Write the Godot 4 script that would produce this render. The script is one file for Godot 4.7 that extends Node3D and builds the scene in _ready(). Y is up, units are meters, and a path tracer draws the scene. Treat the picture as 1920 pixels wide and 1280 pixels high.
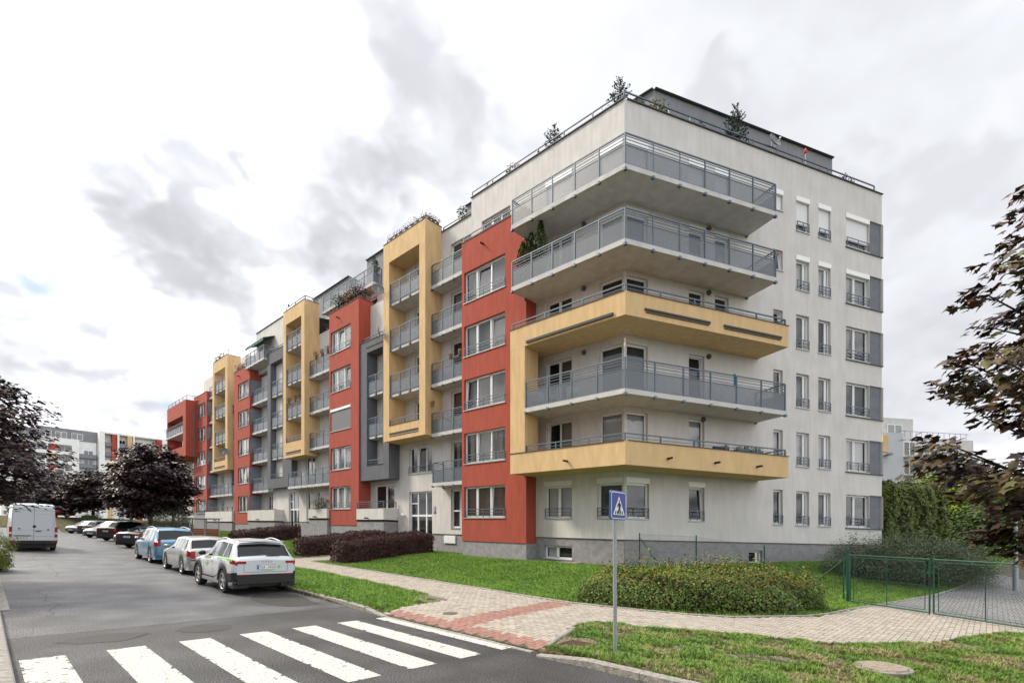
extends Node3D
# The site: n = metres into the block from the plane of the long facade, v = metres along the street away
# from the building's corner, y = height above the road at the crossing. The street climbs and the site
# falls slightly to the right, so every level line follows that gentle slope. World: X = n, Z = -v.
const SLOPE_C := -0.11674
const SLOPE_N := -0.01735
const SLOPE_V := 0.01829
const UN := 0.89716   # direction of the short facade
const UV := -0.44170
var CAM := Vector2(-18.3144, -10.9924)
var taken := {}
var org := Vector3.ZERO
var M := {}
var rng := RandomNumberGenerator.new()

func site(n: float, y: float, v: float) -> Vector3:
	return Vector3(n, y + SLOPE_C + SLOPE_N * n + SLOPE_V * v, -v)

class MB:   # collects faces for one mesh
	var p := PackedVector3Array()
	var nn := PackedVector3Array()
	var cc := PackedColorArray()
	var uvs := PackedVector2Array()
	var col := Color.WHITE
	var use_col := false
	var use_uv := false
	func tri(a: Vector3, b: Vector3, c: Vector3) -> void:
		var m := (c - a).cross(b - a).normalized()
		p.append(a); p.append(b); p.append(c)
		nn.append(m); nn.append(m); nn.append(m)
		if use_col:
			cc.append(col); cc.append(col); cc.append(col)
	func trin(a: Vector3, b: Vector3, c: Vector3, na: Vector3, nb: Vector3, nc: Vector3) -> void:
		if (c - a).cross(b - a).dot(na + nb + nc) < 0:
			p.append(a); p.append(c); p.append(b)
			nn.append(na); nn.append(nc); nn.append(nb)
		else:
			p.append(a); p.append(b); p.append(c)
			nn.append(na); nn.append(nb); nn.append(nc)
		if use_col:
			cc.append(col); cc.append(col); cc.append(col)
	func quad(a: Vector3, b: Vector3, c: Vector3, d: Vector3) -> void:
		tri(a, b, c); tri(a, c, d)
	func quad_to(a: Vector3, b: Vector3, c: Vector3, d: Vector3, way: Vector3) -> void:
		if (c - a).cross(b - a).dot(way) < 0:
			quad(a, d, c, b)
		else:
			quad(a, b, c, d)
	func box8(b: Array) -> void:   # b = 4 bottom corners, 4 top corners
		var mid := Vector3.ZERO
		for q in b: mid += q
		mid /= 8.0
		var fs := [[0, 1, 2, 3], [4, 5, 6, 7], [0, 1, 5, 4], [1, 2, 6, 5], [2, 3, 7, 6], [3, 0, 4, 7]]
		for f in fs:
			var ctr: Vector3 = (b[f[0]] + b[f[1]] + b[f[2]] + b[f[3]]) / 4.0
			quad_to(b[f[0]], b[f[1]], b[f[2]], b[f[3]], ctr - mid)
	func bx(lo: Vector3, hi: Vector3, t := Transform3D.IDENTITY) -> void:
		box8([t * Vector3(lo.x, lo.y, lo.z), t * Vector3(hi.x, lo.y, lo.z), t * Vector3(hi.x, lo.y, hi.z), t * Vector3(lo.x, lo.y, hi.z),
			t * Vector3(lo.x, hi.y, lo.z), t * Vector3(hi.x, hi.y, lo.z), t * Vector3(hi.x, hi.y, hi.z), t * Vector3(lo.x, hi.y, hi.z)])
	func tube(a: Vector3, b: Vector3, ra: float, rb: float, k := 6) -> void:
		var d := (b - a).normalized()
		var e := d.cross(Vector3(0.31, 0.17, 0.93)).normalized()
		if absf(d.dot(Vector3(0.31, 0.17, 0.93).normalized())) > 0.95: e = d.cross(Vector3.RIGHT).normalized()
		var f := d.cross(e)
		for i in k:
			var t0 := TAU * i / k
			var t1 := TAU * (i + 1) / k
			var n0 := e * cos(t0) + f * sin(t0)
			var n1 := e * cos(t1) + f * sin(t1)
			trin(a + n0 * ra, b + n0 * rb, b + n1 * rb, n0, n0, n1)
			trin(a + n0 * ra, b + n1 * rb, a + n1 * ra, n0, n1, n1)
			trin(a, a + n0 * ra, a + n1 * ra, -d, -d, -d)
			trin(b, b + n0 * rb, b + n1 * rb, d, d, d)
	func lathe(pts: Array, t: Transform3D, k := 14) -> void:   # pts = Vector2(radius, height) upwards, turned about y
		for j in pts.size() - 1:
			var a: Vector2 = pts[j]
			var b: Vector2 = pts[j + 1]
			var sl := Vector2(b.y - a.y, a.x - b.x).normalized()
			for i in k:
				var t0 := TAU * i / k
				var t1 := TAU * (i + 1) / k
				var c0 := Vector3(cos(t0), 0, sin(t0))
				var c1 := Vector3(cos(t1), 0, sin(t1))
				var n0 := t.basis * (c0 * sl.x + Vector3.UP * sl.y)
				var n1 := t.basis * (c1 * sl.x + Vector3.UP * sl.y)
				var q := [t * (c0 * a.x + Vector3.UP * a.y), t * (c1 * a.x + Vector3.UP * a.y), t * (c1 * b.x + Vector3.UP * b.y), t * (c0 * b.x + Vector3.UP * b.y)]
				trin(q[0], q[3], q[2], n0, n0, n1)
				if a.x > 0.0001: trin(q[0], q[2], q[1], n0, n1, n1)
	func ball(c: Vector3, r: Vector3, k := 8) -> void:
		for j in k:
			for i in k * 2:
				var q := []
				for o in [[0, 0], [1, 0], [1, 1], [0, 1]]:
					var th: float = PI * (j + o[1]) / k
					var ph: float = PI * (i + o[0]) / k
					q.append(Vector3(sin(th) * cos(ph), cos(th), sin(th) * sin(ph)))
				trin(c + q[0] * r, c + q[1] * r, c + q[2] * r, q[0], q[1], q[2])
				trin(c + q[0] * r, c + q[2] * r, c + q[3] * r, q[0], q[2], q[3])
	func mesh(shift := Vector3.ZERO) -> ArrayMesh:
		if shift != Vector3.ZERO:
			for i in p.size(): p[i] -= shift
		var a := []
		a.resize(Mesh.ARRAY_MAX)
		a[Mesh.ARRAY_VERTEX] = p
		a[Mesh.ARRAY_NORMAL] = nn
		if use_col: a[Mesh.ARRAY_COLOR] = cc
		if use_uv: a[Mesh.ARRAY_TEX_UV] = uvs
		var m := ArrayMesh.new()
		m.add_surface_from_arrays(Mesh.PRIMITIVE_TRIANGLES, a)
		return m

class Fr:   # a facade plane: s along it, y up, d outwards
	var o: Vector2
	var a: Vector2
	var w: Vector2
	var host
	func _init(h, oo: Vector2, aa: Vector2, ww: Vector2) -> void:
		host = h; o = oo; a = aa.normalized(); w = ww.normalized()
	func p(s: float, y: float, d: float) -> Vector3:
		return host.site(o.x + a.x * s + w.x * d, y, o.y + a.y * s + w.y * d)
	func nv(s: float, d: float) -> Vector2:
		return o + a * s + w * d
	func out() -> Vector3:
		return Vector3(w.x, 0, -w.y)
	func off(d: float) -> Fr:
		return Fr.new(host, o + w * d, a, w)

# ---------------------------------------------------------------- nodes
func numbered(called: String) -> String:
	if not taken.has(called):
		taken[called] = 0
		return called
	taken[called] += 1
	return "%s_%03d" % [called, taken[called]]

func thing(called: String, label: String, category: String, at := Vector3.ZERO, group := "") -> Node3D:
	var o := Node3D.new()
	o.name = numbered(called)
	add_child(o)
	o.position = at
	o.set_meta("label", label); o.set_meta("category", category)
	if group: o.set_meta("group", group)
	org = at
	return o

func put(b: MB, called: String, mat: Material, parent: Node = null, local := false) -> MeshInstance3D:
	var o := MeshInstance3D.new()
	o.mesh = b.mesh(Vector3.ZERO if local or parent == null else org)
	o.material_override = mat
	if parent == null:
		o.name = numbered(called)
		add_child(o)
	else:
		o.name = called
		parent.add_child(o, true)
	return o

func structure(b: MB, called: String, mat: Material, kind := "structure") -> MeshInstance3D:
	var o := put(b, called, mat)
	o.set_meta("kind", kind)
	return o

# ---------------------------------------------------------------- shapes on the site
func fbox(b: MB, f: Fr, s0: float, s1: float, y0: float, y1: float, d0: float, d1: float) -> void:
	b.box8([f.p(s0, y0, d0), f.p(s1, y0, d0), f.p(s1, y0, d1), f.p(s0, y0, d1), f.p(s0, y1, d0), f.p(s1, y1, d0), f.p(s1, y1, d1), f.p(s0, y1, d1)])

func seg(b: MB, p: Vector2, q: Vector2, y0: float, y1: float, th: float) -> void:   # an upright slab between two site points
	var t := (q - p).normalized().orthogonal() * th * 0.5
	b.box8([site(p.x + t.x, y0, p.y + t.y), site(q.x + t.x, y0, q.y + t.y), site(q.x - t.x, y0, q.y - t.y), site(p.x - t.x, y0, p.y - t.y),
		site(p.x + t.x, y1, p.y + t.y), site(q.x + t.x, y1, q.y + t.y), site(q.x - t.x, y1, q.y - t.y), site(p.x - t.x, y1, p.y - t.y)])

func prism(b: MB, pts: Array, y0: float, y1: float) -> void:
	var pv := PackedVector2Array(pts)
	var ix := Geometry2D.triangulate_polygon(pv)
	for i in range(0, ix.size(), 3):
		for k in 2:
			var y := y1 if k == 0 else y0
			var q := [site(pv[ix[i]].x, y, pv[ix[i]].y), site(pv[ix[i + 1]].x, y, pv[ix[i + 1]].y), site(pv[ix[i + 2]].x, y, pv[ix[i + 2]].y)]
			if ((q[2] - q[0]).cross(q[1] - q[0]).y > 0) == (k == 0): b.tri(q[0], q[1], q[2])
			else: b.tri(q[0], q[2], q[1])
	var area := 0.0
	for i in pv.size(): area += pv[i].cross(pv[(i + 1) % pv.size()])
	for i in pv.size():
		var p := pv[i]
		var q := pv[(i + 1) % pv.size()]
		var o := (q - p).orthogonal() * (-1.0 if area < 0 else 1.0)   # any side will do for a closed solid
		var mid := (p + q) * 0.5 + o.normalized() * 0.001
		if Geometry2D.is_point_in_polygon(mid, pv): o = -o
		b.quad_to(site(p.x, y0, p.y), site(q.x, y0, q.y), site(q.x, y1, q.y), site(p.x, y1, p.y), Vector3(o.x, 0, -o.y))

func wall(b: MB, f: Fr, s0: float, s1: float, y0: float, y1: float, holes: Array) -> void:   # holes = [s0, s1, y0, y1, depth]
	var xs := [s0, s1]
	var ys := [y0, y1]
	for h in holes:
		for i in 2:
			if h[i] > s0 and h[i] < s1: xs.append(h[i])
			if h[i + 2] > y0 and h[i + 2] < y1: ys.append(h[i + 2])
	xs.sort(); ys.sort()
	var w := f.out()
	for i in xs.size() - 1:
		if xs[i + 1] - xs[i] < 0.0005: continue
		for j in ys.size() - 1:
			if ys[j + 1] - ys[j] < 0.0005: continue
			var cx: float = (xs[i] + xs[i + 1]) * 0.5
			var cy: float = (ys[j] + ys[j + 1]) * 0.5
			var open := false
			for h in holes:
				if cx > h[0] and cx < h[1] and cy > h[2] and cy < h[3]: open = true
			if not open:
				b.quad_to(f.p(xs[i], ys[j], 0), f.p(xs[i + 1], ys[j], 0), f.p(xs[i + 1], ys[j + 1], 0), f.p(xs[i], ys[j + 1], 0), w)
	for h in holes:
		var e: float = -h[4]
		var q := [f.p(h[0], h[2], 0), f.p(h[1], h[2], 0), f.p(h[1], h[3], 0), f.p(h[0], h[3], 0)]
		var r := [f.p(h[0], h[2], e), f.p(h[1], h[2], e), f.p(h[1], h[3], e), f.p(h[0], h[3], e)]
		var mid: Vector3 = (q[0] + q[2]) * 0.5
		for k in 4:
			var l := (k + 1) % 4
			b.quad_to(q[k], q[l], r[l], r[k], mid - (q[k] + q[l]) * 0.5)

# ---------------------------------------------------------------- materials
func lin(r: float, g: float, bl: float) -> Color:
	return Color(r, g, bl).linear_to_srgb()

func noise_tex(size: int, freq: float, lo: float, hi: float, oct := 4, seed_ := 1, contrast := 1.0, tint := Vector3.ONE) -> ImageTexture:
	var f := FastNoiseLite.new()
	f.seed = seed_; f.frequency = freq; f.fractal_octaves = oct
	f.noise_type = FastNoiseLite.TYPE_SIMPLEX_SMOOTH
	var im := f.get_seamless_image(size, size)
	im.convert(Image.FORMAT_L8)
	var d := im.get_data()
	var out := PackedByteArray()
	out.resize(size * size * 3)
	for i in size * size:
		var t := clampf((d[i] / 255.0 - 0.5) * contrast + 0.5, 0, 1)
		var w := lerpf(lo, hi, t)
		out[i * 3] = int(clampf(w * lerpf(tint.x, 1, t), 0, 1) * 255)
		out[i * 3 + 1] = int(clampf(w * lerpf(tint.y, 1, t), 0, 1) * 255)
		out[i * 3 + 2] = int(clampf(w * lerpf(tint.z, 1, t), 0, 1) * 255)
	return ImageTexture.create_from_image(Image.create_from_data(size, size, false, Image.FORMAT_RGB8, out))

func bump_tex(size: int, freq: float, strength: float, oct := 3, seed_ := 5) -> ImageTexture:
	var f := FastNoiseLite.new()
	f.seed = seed_; f.frequency = freq; f.fractal_octaves = oct
	var im := f.get_seamless_image(size, size)
	im.convert(Image.FORMAT_RGBA8)
	im.bump_map_to_normal_map(strength)
	return ImageTexture.create_from_image(im)

func flat(c: Color, rough := 0.8, metal := 0.0) -> StandardMaterial3D:
	var m := StandardMaterial3D.new()
	m.albedo_color = c; m.roughness = rough; m.metallic = metal
	return m

func textured(c: Color, tex: Texture2D, scale: float, rough := 0.9, nrm: Texture2D = null, nscale := 0.5) -> StandardMaterial3D:
	var m := flat(c, rough)
	m.albedo_texture = tex
	m.uv1_triplanar = true; m.uv1_world_triplanar = true
	m.uv1_scale = Vector3.ONE * scale
	if nrm:
		m.normal_enabled = true; m.normal_texture = nrm; m.normal_scale = nscale
	return m

func glassy(c: Color, alpha: float, rough: float) -> StandardMaterial3D:
	var m := flat(Color(c.r, c.g, c.b, alpha), rough)
	m.transparency = BaseMaterial3D.TRANSPARENCY_ALPHA
	return m

func leafy(rough := 0.5, back := 0.0) -> StandardMaterial3D:
	var m := flat(Color.WHITE, rough)
	m.vertex_color_use_as_albedo = true
	m.cull_mode = BaseMaterial3D.CULL_DISABLED
	if back > 0:
		m.backlight_enabled = true; m.backlight = Color(back, back, back * 0.5)
	return m

func make_materials() -> void:
	var t_pl := noise_tex(512, 0.014, 0.93, 1.0, 6, 11, 1.4, Vector3(0.99, 0.985, 0.98))
	var t_fine := bump_tex(512, 0.30, 2.0)
	M.white = textured(lin(0.675, 0.665, 0.65), noise_tex(512, 0.012, 0.95, 1.0, 6, 12, 1.3), 0.12, 0.95, t_fine, 0.2)
	M.red = textured(lin(0.39, 0.078, 0.05), t_pl, 0.2, 0.95, t_fine, 0.2)
	M.yellow = textured(lin(0.67, 0.475, 0.25), t_pl, 0.2, 0.95, t_fine, 0.2)
	M.gray = textured(lin(0.135, 0.142, 0.165), t_pl, 0.2, 0.95, t_fine, 0.2)
	M.midgray = textured(lin(0.24, 0.26, 0.30), t_pl, 0.2, 0.95, t_fine, 0.2)
	M.plinth = textured(lin(0.33, 0.325, 0.345), noise_tex(512, 0.02, 0.86, 1.0, 5, 21, 1.3), 0.25, 0.95, t_fine, 0.25)
	M.darkpanel = textured(lin(0.17, 0.185, 0.215), t_pl, 0.25, 0.9, t_fine, 0.3)
	M.slab = textured(lin(0.60, 0.595, 0.585), noise_tex(512, 0.015, 0.90, 1.0, 5, 31, 1.2), 0.2, 0.95, t_fine, 0.2)
	M.pent = textured(lin(0.25, 0.26, 0.285), t_pl, 0.2, 0.95, t_fine, 0.3)
	for k in ["red", "yellow", "gray", "pent"]: M[k].uv1_scale = Vector3(0.34, 0.08, 0.34)   # rain draws it out downwards
	M.white.detail_enabled = true
	M.white.detail_blend_mode = BaseMaterial3D.BLEND_MODE_MUL
	M.white.detail_albedo = noise_tex(512, 0.02, 0.95, 1.0, 5, 13, 1.5, Vector3(1.0, 0.995, 0.99))
	M.white.detail_uv_layer = BaseMaterial3D.DETAIL_UV_2
	M.white.uv2_triplanar = true; M.white.uv2_world_triplanar = true
	M.white.uv2_scale = Vector3(0.3, 0.05, 0.3)
	M.cap = flat(lin(0.05, 0.045, 0.045), 0.6)
	M.pvc = flat(lin(0.80, 0.81, 0.82), 0.35)
	M.steel = flat(lin(0.10, 0.135, 0.175), 0.5, 0.2)
	M.panel = glassy(lin(0.135, 0.16, 0.195), 0.55, 0.35)
	M.glass = glassy(lin(0.03, 0.045, 0.055), 0.25, 0.01)
	M.glass.metallic_specular = 0.6
	M.glass.clearcoat_enabled = true
	M.glass.clearcoat = 0.4
	M.glass.clearcoat_roughness = 0.01
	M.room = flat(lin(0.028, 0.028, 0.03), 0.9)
	M.blind = flat(lin(0.74, 0.75, 0.76), 0.8)
	M.blindgrey = flat(lin(0.075, 0.082, 0.092), 0.7)
	M.screen = flat(lin(0.15, 0.155, 0.165), 0.7)
	M.curtain = flat(lin(0.34, 0.34, 0.33), 0.95)
	M.drape = flat(lin(0.16, 0.09, 0.07), 0.95)
	M.sill = flat(lin(0.42, 0.43, 0.45), 0.5, 0.3)
	M.black = flat(lin(0.012, 0.012, 0.013), 0.6)
	M.rubber = flat(lin(0.016, 0.016, 0.017), 0.85)
	M.wire = flat(lin(0.05, 0.10, 0.08), 0.5, 0.3)
	M.green = flat(lin(0.006, 0.058, 0.032), 0.4)
	M.galv = flat(lin(0.36, 0.39, 0.42), 0.45, 0.5)
	M.concrete = textured(lin(0.36, 0.34, 0.31), noise_tex(256, 0.03, 0.78, 1.0, 5, 41, 1.4), 1.1, 0.95, bump_tex(256, 0.1, 4.0, 4, 9), 0.8)
	M.leaf = leafy(0.5, 0.12)
	M.gloss = leafy(0.44, 0.1)
	M.gloss.metallic_specular = 0.4
	M.leaf.metallic_specular = 0.3
	M.matteleaf = leafy(0.75, 0.15)
	M.bark = textured(lin(0.09, 0.075, 0.06), noise_tex(256, 0.05, 0.5, 1.0, 4, 51, 1.8), 2.0, 0.95, t_fine, 1.0)
	var t_as := noise_tex(1024, 0.11, 0.30, 1.0, 3, 61, 3.0)
	var n_as := bump_tex(1024, 0.12, 6.0, 3, 62)
	M.asphalt = textured(lin(0.255, 0.26, 0.285), t_as, 0.3, 0.48, n_as, 0.9)
	M.asphalt_new = textured(lin(0.15, 0.15, 0.158), t_as, 0.33, 0.55, n_as, 0.9)
	M.asphalt_dark = textured(lin(0.055, 0.055, 0.058), t_as, 0.6, 0.55, n_as, 0.7)
	for k in ["asphalt", "asphalt_new"]:
		M[k].detail_enabled = true
		M[k].detail_blend_mode = BaseMaterial3D.BLEND_MODE_MUL
		M[k].detail_albedo = noise_tex(512, 0.014, 0.72, 1.0, 5, 71, 1.8)
		M[k].detail_uv_layer = BaseMaterial3D.DETAIL_UV_2
		M[k].uv2_triplanar = true; M[k].uv2_world_triplanar = true
		M[k].uv2_scale = Vector3.ONE * 0.09
	M.paint = textured(lin(0.72, 0.71, 0.67), noise_tex(512, 0.06, 0.66, 1.0, 5, 81, 1.6), 0.7, 0.7, n_as, 0.5)
	M.soil = textured(lin(0.12, 0.135, 0.045), noise_tex(1024, 0.02, 0.4, 1.0, 6, 91, 1.6, Vector3(1.25, 1.0, 0.95)), 0.22, 1.0, bump_tex(256, 0.12, 5.0, 4, 92), 0.8)
	M.dirt = textured(lin(0.29, 0.245, 0.17), noise_tex(512, 0.05, 0.45, 1.0, 5, 95, 1.7), 0.6, 1.0, bump_tex(256, 0.12, 5.0, 4, 92), 1.0)
	M.joint = textured(lin(0.15, 0.135, 0.095), noise_tex(256, 0.05, 0.5, 1.0, 4, 96, 1.5), 0.5, 1.0)
	var t_pv := noise_tex(512, 0.10, 0.72, 1.0, 4, 97, 1.6)
	M.paver = []
	for c in [[0.48, 0.425, 0.36], [0.43, 0.38, 0.325], [0.52, 0.465, 0.40]]:
		M.paver.append(textured(lin(c[0], c[1], c[2]), t_pv, 1.3, 0.9, t_fine, 0.5))
	M.paver_red = [textured(lin(0.42, 0.215, 0.175), t_pv, 1.3, 0.9, t_fine, 0.5), textured(lin(0.36, 0.20, 0.165), t_pv, 1.3, 0.9, t_fine, 0.5)]
	M.paver_grey = textured(lin(0.27, 0.27, 0.275), t_pv, 1.1, 0.9, t_fine, 0.5)
# ---------------------------------------------------------------- sky, camera, light
const EXPOSURE := 2.4
const SUN_ENERGY := 0.5
const SUN_SOFT := 10.0
const SKY_ENERGY := 1.0

func make_sky() -> Sky:
	var w := 1536
	var h := 768
	var im := Image.create(w, h, false, Image.FORMAT_RGBF)
	var nf := FastNoiseLite.new()
	nf.seed = 3; nf.frequency = 1.0; nf.fractal_octaves = 5; nf.fractal_gain = 0.55
	var n2 := FastNoiseLite.new()
	n2.seed = 17; n2.frequency = 1.0; n2.fractal_octaves = 5
	var rt := Vector3(0.68829, 0, 0.72544)     # the camera's right in the world
	var fw := Vector3(0.72544, 0, -0.68829)
	var glow := (fw * 0.46 - rt * 0.75 + Vector3.UP * 0.50).normalized()
	# dark cloud rags: direction in (right, up, forward), radius along and across, lean, depth
	var rags := [[-0.74, 0.65, 0.05, 0.11, 0.8, 0.85], [-0.64, 0.55, 0.06, 0.14, 0.7, 1.0], [-0.56, 0.47, 0.05, 0.08, 0.9, 0.7], [-0.30, 0.71, 0.07, 0.15, -1.2, 0.85],
		[-0.27, 0.60, 0.06, 0.14, -1.1, 0.6], [-0.36, 0.53, 0.06, 0.12, 0.5, 0.4], [0.06, 0.80, 0.12, 0.3, -0.5, 0.18], [-0.98, 0.36, 0.035, 0.16, 0.25, 0.5], [-0.78, 0.25, 0.03, 0.2, 0.1, 0.5], [-0.52, 0.41, 0.02, 0.05, 0.8, 0.6], [0.5, 0.75, 0.06, 0.5, -0.4, 0.14], [0.78, 0.5, 0.05, 0.4, -0.35, 0.12], [0.2, 0.98, 0.06, 0.4, -0.4, 0.15], [0.92, 0.28, 0.04, 0.3, -0.2, 0.25], [-0.9, 0.86, 0.05, 0.3, 0.7, 0.15], [-0.55, 0.88, 0.05, 0.25, 0.6, 0.14], [-0.2, 0.9, 0.06, 0.2, 0.3, 0.15], [-0.45, 0.62, 0.04, 0.12, 0.9, 0.3]]
	var blues := [[-0.95, 0.50, 0.022, 0.06, 0.35], [-0.86, 0.46, 0.022, 0.08, 0.35], [-0.66, 0.235, 0.02, 0.035, 0.5], [-0.97, 0.435, 0.015, 0.07, 0.3]]
	for j in h:
		var th := PI * (j + 0.5) / h
		var y := cos(th)
		if y < -0.06:
			for i in w: im.set_pixel(i, j, Color(0.12, 0.125, 0.11))
			continue
		for i in w:
			var ph := TAU * (i + 0.5) / w
			var d := Vector3(sin(ph) * sin(th), y, -cos(ph) * sin(th))
			# clouds lie on a high sheet: closer together towards the horizon
			var k := 1.0 / (maxf(y, 0.0) + 0.22)
			var q := Vector3(d.x * k, 0.0, d.z * k)
			var a := nf.get_noise_3d(q.x * 1.15, 3.0, q.z * 1.15)
			var c := n2.get_noise_3d(q.x * 5.0 + a * 1.5, 8.0, q.z * 5.0)
			var fz := n2.get_noise_3d(q.x * 13.0 + c, 2.0, q.z * 13.0 - c)
			var g := d.dot(glow) * 0.5 + 0.5
			var lum := 0.375 + 0.21 * smoothstep(0.68, 0.95, g) + 0.95 * pow(smoothstep(0.88, 1.0, g), 1.3) + 0.68 * smoothstep(0.52, 0.08, g) + 0.95 * smoothstep(0.70, 0.96, y)
			lum *= 1.0 + a * 0.26 + c * 0.12 + fz * 0.04
			var veil := nf.get_noise_3d(q.x * 2.1 + 31.0 + c * 0.2, 11.0, q.z * 2.1 - 7.0)
			lum = lerpf(lum, minf(lum, 0.405), smoothstep(-0.05, 0.30, veil) * 0.95)   # thin grey veils
			lum = lerpf(lum, minf(lum, 0.34), smoothstep(0.16, 0.5, veil + c * 0.2 + fz * 0.15) * 0.8)
			var blue := 0.0
			var f := d.dot(fw)
			if f > 0.15:
				var X := d.dot(rt) / f
				var Y := y / f
				var wx := X + a * 0.05 + c * 0.02
				var wy := Y + c * 0.04 - a * 0.03
				for r in rags:
					var dx: float = wx - r[0]
					var dy: float = wy - r[1]
					var e: float = dx * cos(r[4]) - dy * sin(r[4])
					var o: float = dx * sin(r[4]) + dy * cos(r[4])
					var m: float = exp(-(e * e / (r[3] * r[3]) + o * o / (r[2] * r[2])) * 0.72)
					var m0 := m
					m = clampf(m * 0.95 - 0.05 + (c * 0.75 + a * 0.35 + fz * 0.7) * smoothstep(0.0, 0.6, m), 0, 1)
					lum = lerpf(lum, minf(lum, 0.53), smoothstep(0.02, 0.30, m0 * minf(1.0, r[5] * 1.6)))
					lum = lerpf(lum, 0.275, clampf(m * r[5] * 0.8, 0, 1))
				for r in blues:
					var dx: float = wx - r[0]
					var dy: float = wy - r[1]
					var e: float = dx * cos(r[4]) - dy * sin(r[4])
					var o: float = dx * sin(r[4]) + dy * cos(r[4])
					blue = maxf(blue, exp(-(e * e / (r[3] * r[3]) + o * o / (r[2] * r[2]))) * clampf(0.8 + c * 1.6, 0, 1))
			if blue > 0.0: lum = lerpf(lum, minf(lum, 0.5), smoothstep(0.0, 0.35, blue))
			lum = maxf(lum, 0.2)
			var cool := clampf(1.25 - lum * 1.45, 0, 0.6)
			var col := Color(lum * (1.0 - cool * 0.11), lum * (1.0 - cool * 0.085), lum * (1.0 + cool * 0.02))
			col = col.lerp(Color(0.21, 0.30, 0.39), blue * 0.75)
			if y < 0: col = col.lerp(Color(0.12, 0.125, 0.11), smoothstep(0.0, -0.06, y))
			im.set_pixel(i, j, col)
	var m := PanoramaSkyMaterial.new()
	m.panorama = ImageTexture.create_from_image(im)
	m.energy_multiplier = SKY_ENERGY
	var s := Sky.new()
	s.sky_material = m
	return s

func _ready() -> void:
	rng.seed = 7
	var cam := Camera3D.new()
	cam.name = "camera"
	add_child(cam)
	cam.look_at_from_position(site(CAM.x, 1.95, CAM.y), site(CAM.x, 1.95, CAM.y) + Vector3(0.725436, 0, -0.68829), Vector3.UP)
	cam.set_frustum(0.1 * 1280.0 / 950.0, Vector2(0, 0.1 * 359.04 / 950.0), 0.1, 900)
	cam.current = true
	var env := Environment.new()
	env.background_mode = Environment.BG_SKY
	env.sky = make_sky()
	env.ambient_light_source = Environment.AMBIENT_SOURCE_SKY
	env.tonemap_mode = Environment.TONE_MAPPER_LINEAR
	env.tonemap_exposure = EXPOSURE
	env.sdfgi_enabled = true
	env.ssao_enabled = true
	env.ssil_enabled = true
	var we := WorldEnvironment.new()
	we.name = "world_environment"
	we.environment = env
	add_child(we)
	var sun := DirectionalLight3D.new()
	sun.name = "sun"
	add_child(sun)
	sun.light_energy = SUN_ENERGY
	sun.light_color = Color(1.0, 0.95, 0.86)
	sun.light_angular_distance = SUN_SOFT
	sun.shadow_enabled = true
	var to_sun := Vector3(-0.42, 0.78, -0.72)
	sun.look_at_from_position(to_sun * 50, Vector3.ZERO, Vector3.UP)
	make_materials()
	build_ground()
	build_apartments()
	build_far_buildings()
	build_plants()
	build_vehicles()
	build_street_things()
	build_small_things()

# ---------------------------------------------------------------- ground
func road(v: float) -> float:
	return 0.014 * clampf(v + 1.0, 0.0, 56.0) + 1.65 * smoothstep(62.0, 74.0, v)

func facade_dist(n: float, v: float) -> float:
	return maxf(-n, -(n * UV * -1.0 + v * UN))

func ground(n: float, v: float) -> float:
	var r := road(v)
	if n > -18.02 and n < -11.99 and v < 66: return r - 0.06
	if n > -12.5 and n < -8.4 and v > 21.0 and v < 62: return r - 0.03
	var u := maxf(0.0, n * UN + v * UV)
	var d := facade_dist(n, v)
	var wallg := 0.65 + 0.02 * clampf(v - 8.0, 0.0, 45.0) + 0.026 * u
	var h := lerpf(maxf(wallg, r), r + 0.10, smoothstep(1.2, 7.0, d))
	if n < -18: h = r + 0.08
	if v > -5.7 and v < -0.5: h = lerpf(r + 0.005, h, smoothstep(-11.95, -11.1, n))
	return h

func pave(n: float, v: float) -> float:
	return ground(n, v) + 0.032

func ribbon(b: MB, n0: float, n1: float, v0: float, v1: float, dn: float, dv: float, fn: Callable) -> void:
	var a := maxi(1, int(round((n1 - n0) / dn)))
	var c := maxi(1, int(round((v1 - v0) / dv)))
	for i in a:
		for j in c:
			var na := lerpf(n0, n1, float(i) / a)
			var nb := lerpf(n0, n1, float(i + 1) / a)
			var va := lerpf(v0, v1, float(j) / c)
			var vb := lerpf(v0, v1, float(j + 1) / c)
			b.quad_to(site(na, fn.call(na, va), va), site(nb, fn.call(nb, va), va), site(nb, fn.call(nb, vb), vb), site(na, fn.call(na, vb), vb), Vector3.UP)

func sheet(poly: Array, b: MB, step: float, fn: Callable) -> void:   # a polygon laid over the ground, cut into squares
	var pv := PackedVector2Array(poly)
	var lo: Vector2 = pv[0]
	var hi: Vector2 = pv[0]
	for p in pv: lo = lo.min(p); hi = hi.max(p)
	var x := floorf(lo.x / step) * step
	while x < hi.x:
		var y := floorf(lo.y / step) * step
		while y < hi.y:
			for c in Geometry2D.intersect_polygons(pv, PackedVector2Array([Vector2(x, y), Vector2(x + step, y), Vector2(x + step, y + step), Vector2(x, y + step)])):
				for k in range(1, c.size() - 1):
					var q := []
					for i in [0, k, k + 1]: q.append(site(c[i].x, fn.call(c[i].x, c[i].y), c[i].y))
					if (q[2] - q[0]).cross(q[1] - q[0]).y > 0: b.tri(q[0], q[1], q[2])
					else: b.tri(q[0], q[2], q[1])
			y += step
		x += step

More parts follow.
